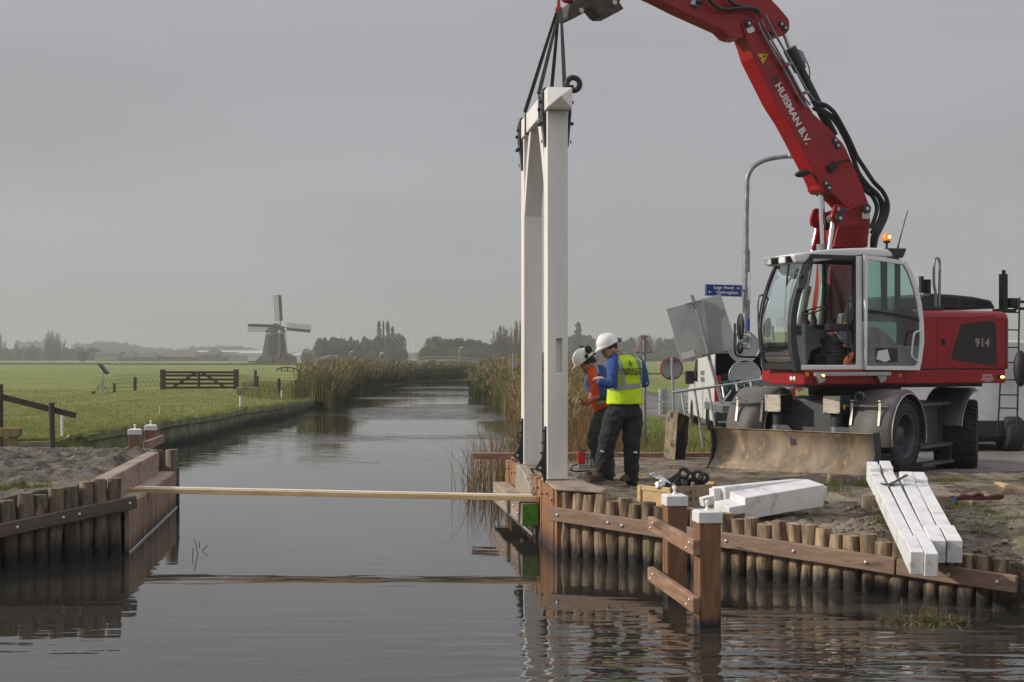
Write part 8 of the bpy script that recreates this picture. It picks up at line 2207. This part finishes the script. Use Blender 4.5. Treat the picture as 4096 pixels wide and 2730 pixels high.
for p,q in ((fpos[0],fpos[1]),(fpos[1],fpos[2]),(fpos[2],a),(b,fpos[3]),(fpos[3],fpos[5]),(fpos[5],fpos[7])):
    for z_ in (.25,.5,.75,.95):
        if p is fpos[0] and z_ > .3: continue
        wr_.bar(p+Vector((0,0,z_*.9)), q+Vector((0,0,z_*.95)), .012,.012)
    n_ = int((q-p).length/.35)
    for k in range(n_): r1 = p.lerp(q,k/n_); r2 = p.lerp(q,min(1,(k+1.5)/n_)); wr_.bar(r1+Vector((0,0,.2)), r2+Vector((0,0,.85)), .007,.007); wr_.bar(r2+Vector((0,0,.2)), r1+Vector((0,0,.85)), .007,.007)
tag(wr_.build('wire_netting', m_dk), 'thin wire netting strung between the posts of the field fence', 'netting')
gs = 'white stakes on the bank'
for (x_,yt,yb_,lab) in ((432,980,1130,'white stake in the grass behind the near dark fence post at the left'),(1675,848,940,'white stake at the edge of the field bank below the close posts'),(1962,808,880,'white stake at the bank below the halfway fence post'),(1116,912,985,'thin pale stake in the grass below the field gate')):
    p = zf1(x_,yb_); top = at(*z1c((x_,yt)),p.y); tag(MB().cyl(p-Vector((0,0,.1)), Vector((p.x,p.y,top.z)), .035 if x_ > 500 else .028, n=8).build('marker_stake', m_cap if x_ != 1116 else m_fresh), lab, 'stake', gs)
p = zf1(707,822); t = thing('solar_pole', 'thin pole with a tilted dark panel standing in the field left of the gate', 'pole', tuple(p)); tp = at(*z1c((719,655)),p.y)
MB().cyl(p-Vector((0,0,.1)), tp, .05, .035, n=8).build('pole', m_alu, t); MB().bar(at(*z1c((697,622)),p.y), at(*z1c((750,690)),p.y), .5,.09).build('panel', m_dgrey, t)
for e in (-.35,.35): MB().bar(p+Vector((e,0,0)), p+Vector((0,0,.5)), .03,.03).build('stay', m_steel, t)
p = zf1(1740,835); t = thing('drinking_trough', 'small grey wooden trough on a stubby leg right of the field gate', 'trough', tuple(p)); zt2 = at(*z1c((1740,785)),p.y).z
MB().box(p.x-.65,p.x+.45,p.y-.2,p.y+.2,zt2-.45,zt2).build('basin', m_old, t, bevel=.03); MB().box(p.x-.05,p.x+.2,p.y-.12,p.y+.12,p.z-.1,zt2-.44).build('leg', m_old, t)
# near dark fence at the left
zn = lambda p: (.3316*p[0], 1480+.3316*p[1])
YN = 23.3
t = thing('rail_fence', 'dark wooden fence with one slanting rail and round post at the left edge', 'fence', (at(207,1800,YN).x,YN,.7))
MB().cyl(Vector((at(*zn((632,980)),YN).x,YN,.55)), at(*zn((622,398)),YN), .052, .05, n=12).build('post', m_fp, t)
MB().cyl(Vector((at(*zn((2,980)),YN).x,YN,.55)), at(*zn((0,175)),YN), .055, n=12).build('post', m_fp, t)
MB().bar(at(*zn((-60,305)),YN+.09), at(*zn((915,552)),YN+.09), .045,.105).build('rail', m_fp, t, bevel=.004)
YS = 23.0; t = thing('wooden_stile', 'low yellowish timber seat on two legs at the left edge', 'bench', (at(40,1760,YS).x,YS,.7))
m_st = mat('yellow_timber', rgb(140,122,82), rgb(112,98,66), rough=.85, scale=4, stretch=(4,4,.6), bump=.3)
MB().prism([at(*zn(p),YS) for p in ((-140,700),(238,705),(218,818),(-140,815))],(0,.16,0)).build('seat', m_st, t, bevel=.01)
MB().prism([at(*zn(p),YS+.03) for p in ((102,818),(190,820),(185,1010),(100,1010))],(0,.12,0)).build('leg', m_st, t, bevel=.006); MB().prism([at(*zn(p),YS+.03) for p in ((-90,818),(-10,820),(-14,1010),(-88,1010))],(0,.12,0)).build('leg', m_st, t, bevel=.006)
# broken planks at the near end of the field bank
for i,(p,q,lab) in enumerate((((670,880),(870,835),'loose split plank on the bank right of the near dark fence post'),((820,800),(890,830),'short broken plank end sticking up at the corner of the field bank'),((190,895),(600,880),'long low plank along the ditch behind the near dark fence post'))):
    tag(MB().bar(at(*zn(p),26.9), at(*zn(q),27.0), .12,.07).build('loose_plank', m_rev), lab, 'plank', 'loose planks on the field bank')
# ------------------------------------------------------------------ haze
hz = bpy.data.materials.new('haze'); hz.use_nodes = True; nt = hz.node_tree; nt.nodes.clear()
o_ = nt.nodes.new('ShaderNodeOutputMaterial'); v_ = nt.nodes.new('ShaderNodeVolumePrincipled')
v_.inputs['Color'].default_value = (.64,.65,.665,1); v_.inputs['Density'].default_value = .0007; v_.inputs['Anisotropy'].default_value = .2
nt.links.new(v_.outputs[0], o_.inputs['Volume'])
HZ = True
if HZ:
    h = MB().box(-6200,6200,-200,6200,-3.5,75)
    hb = h.build('haze', hz, origin=(0,0,0)); stuff(hb)
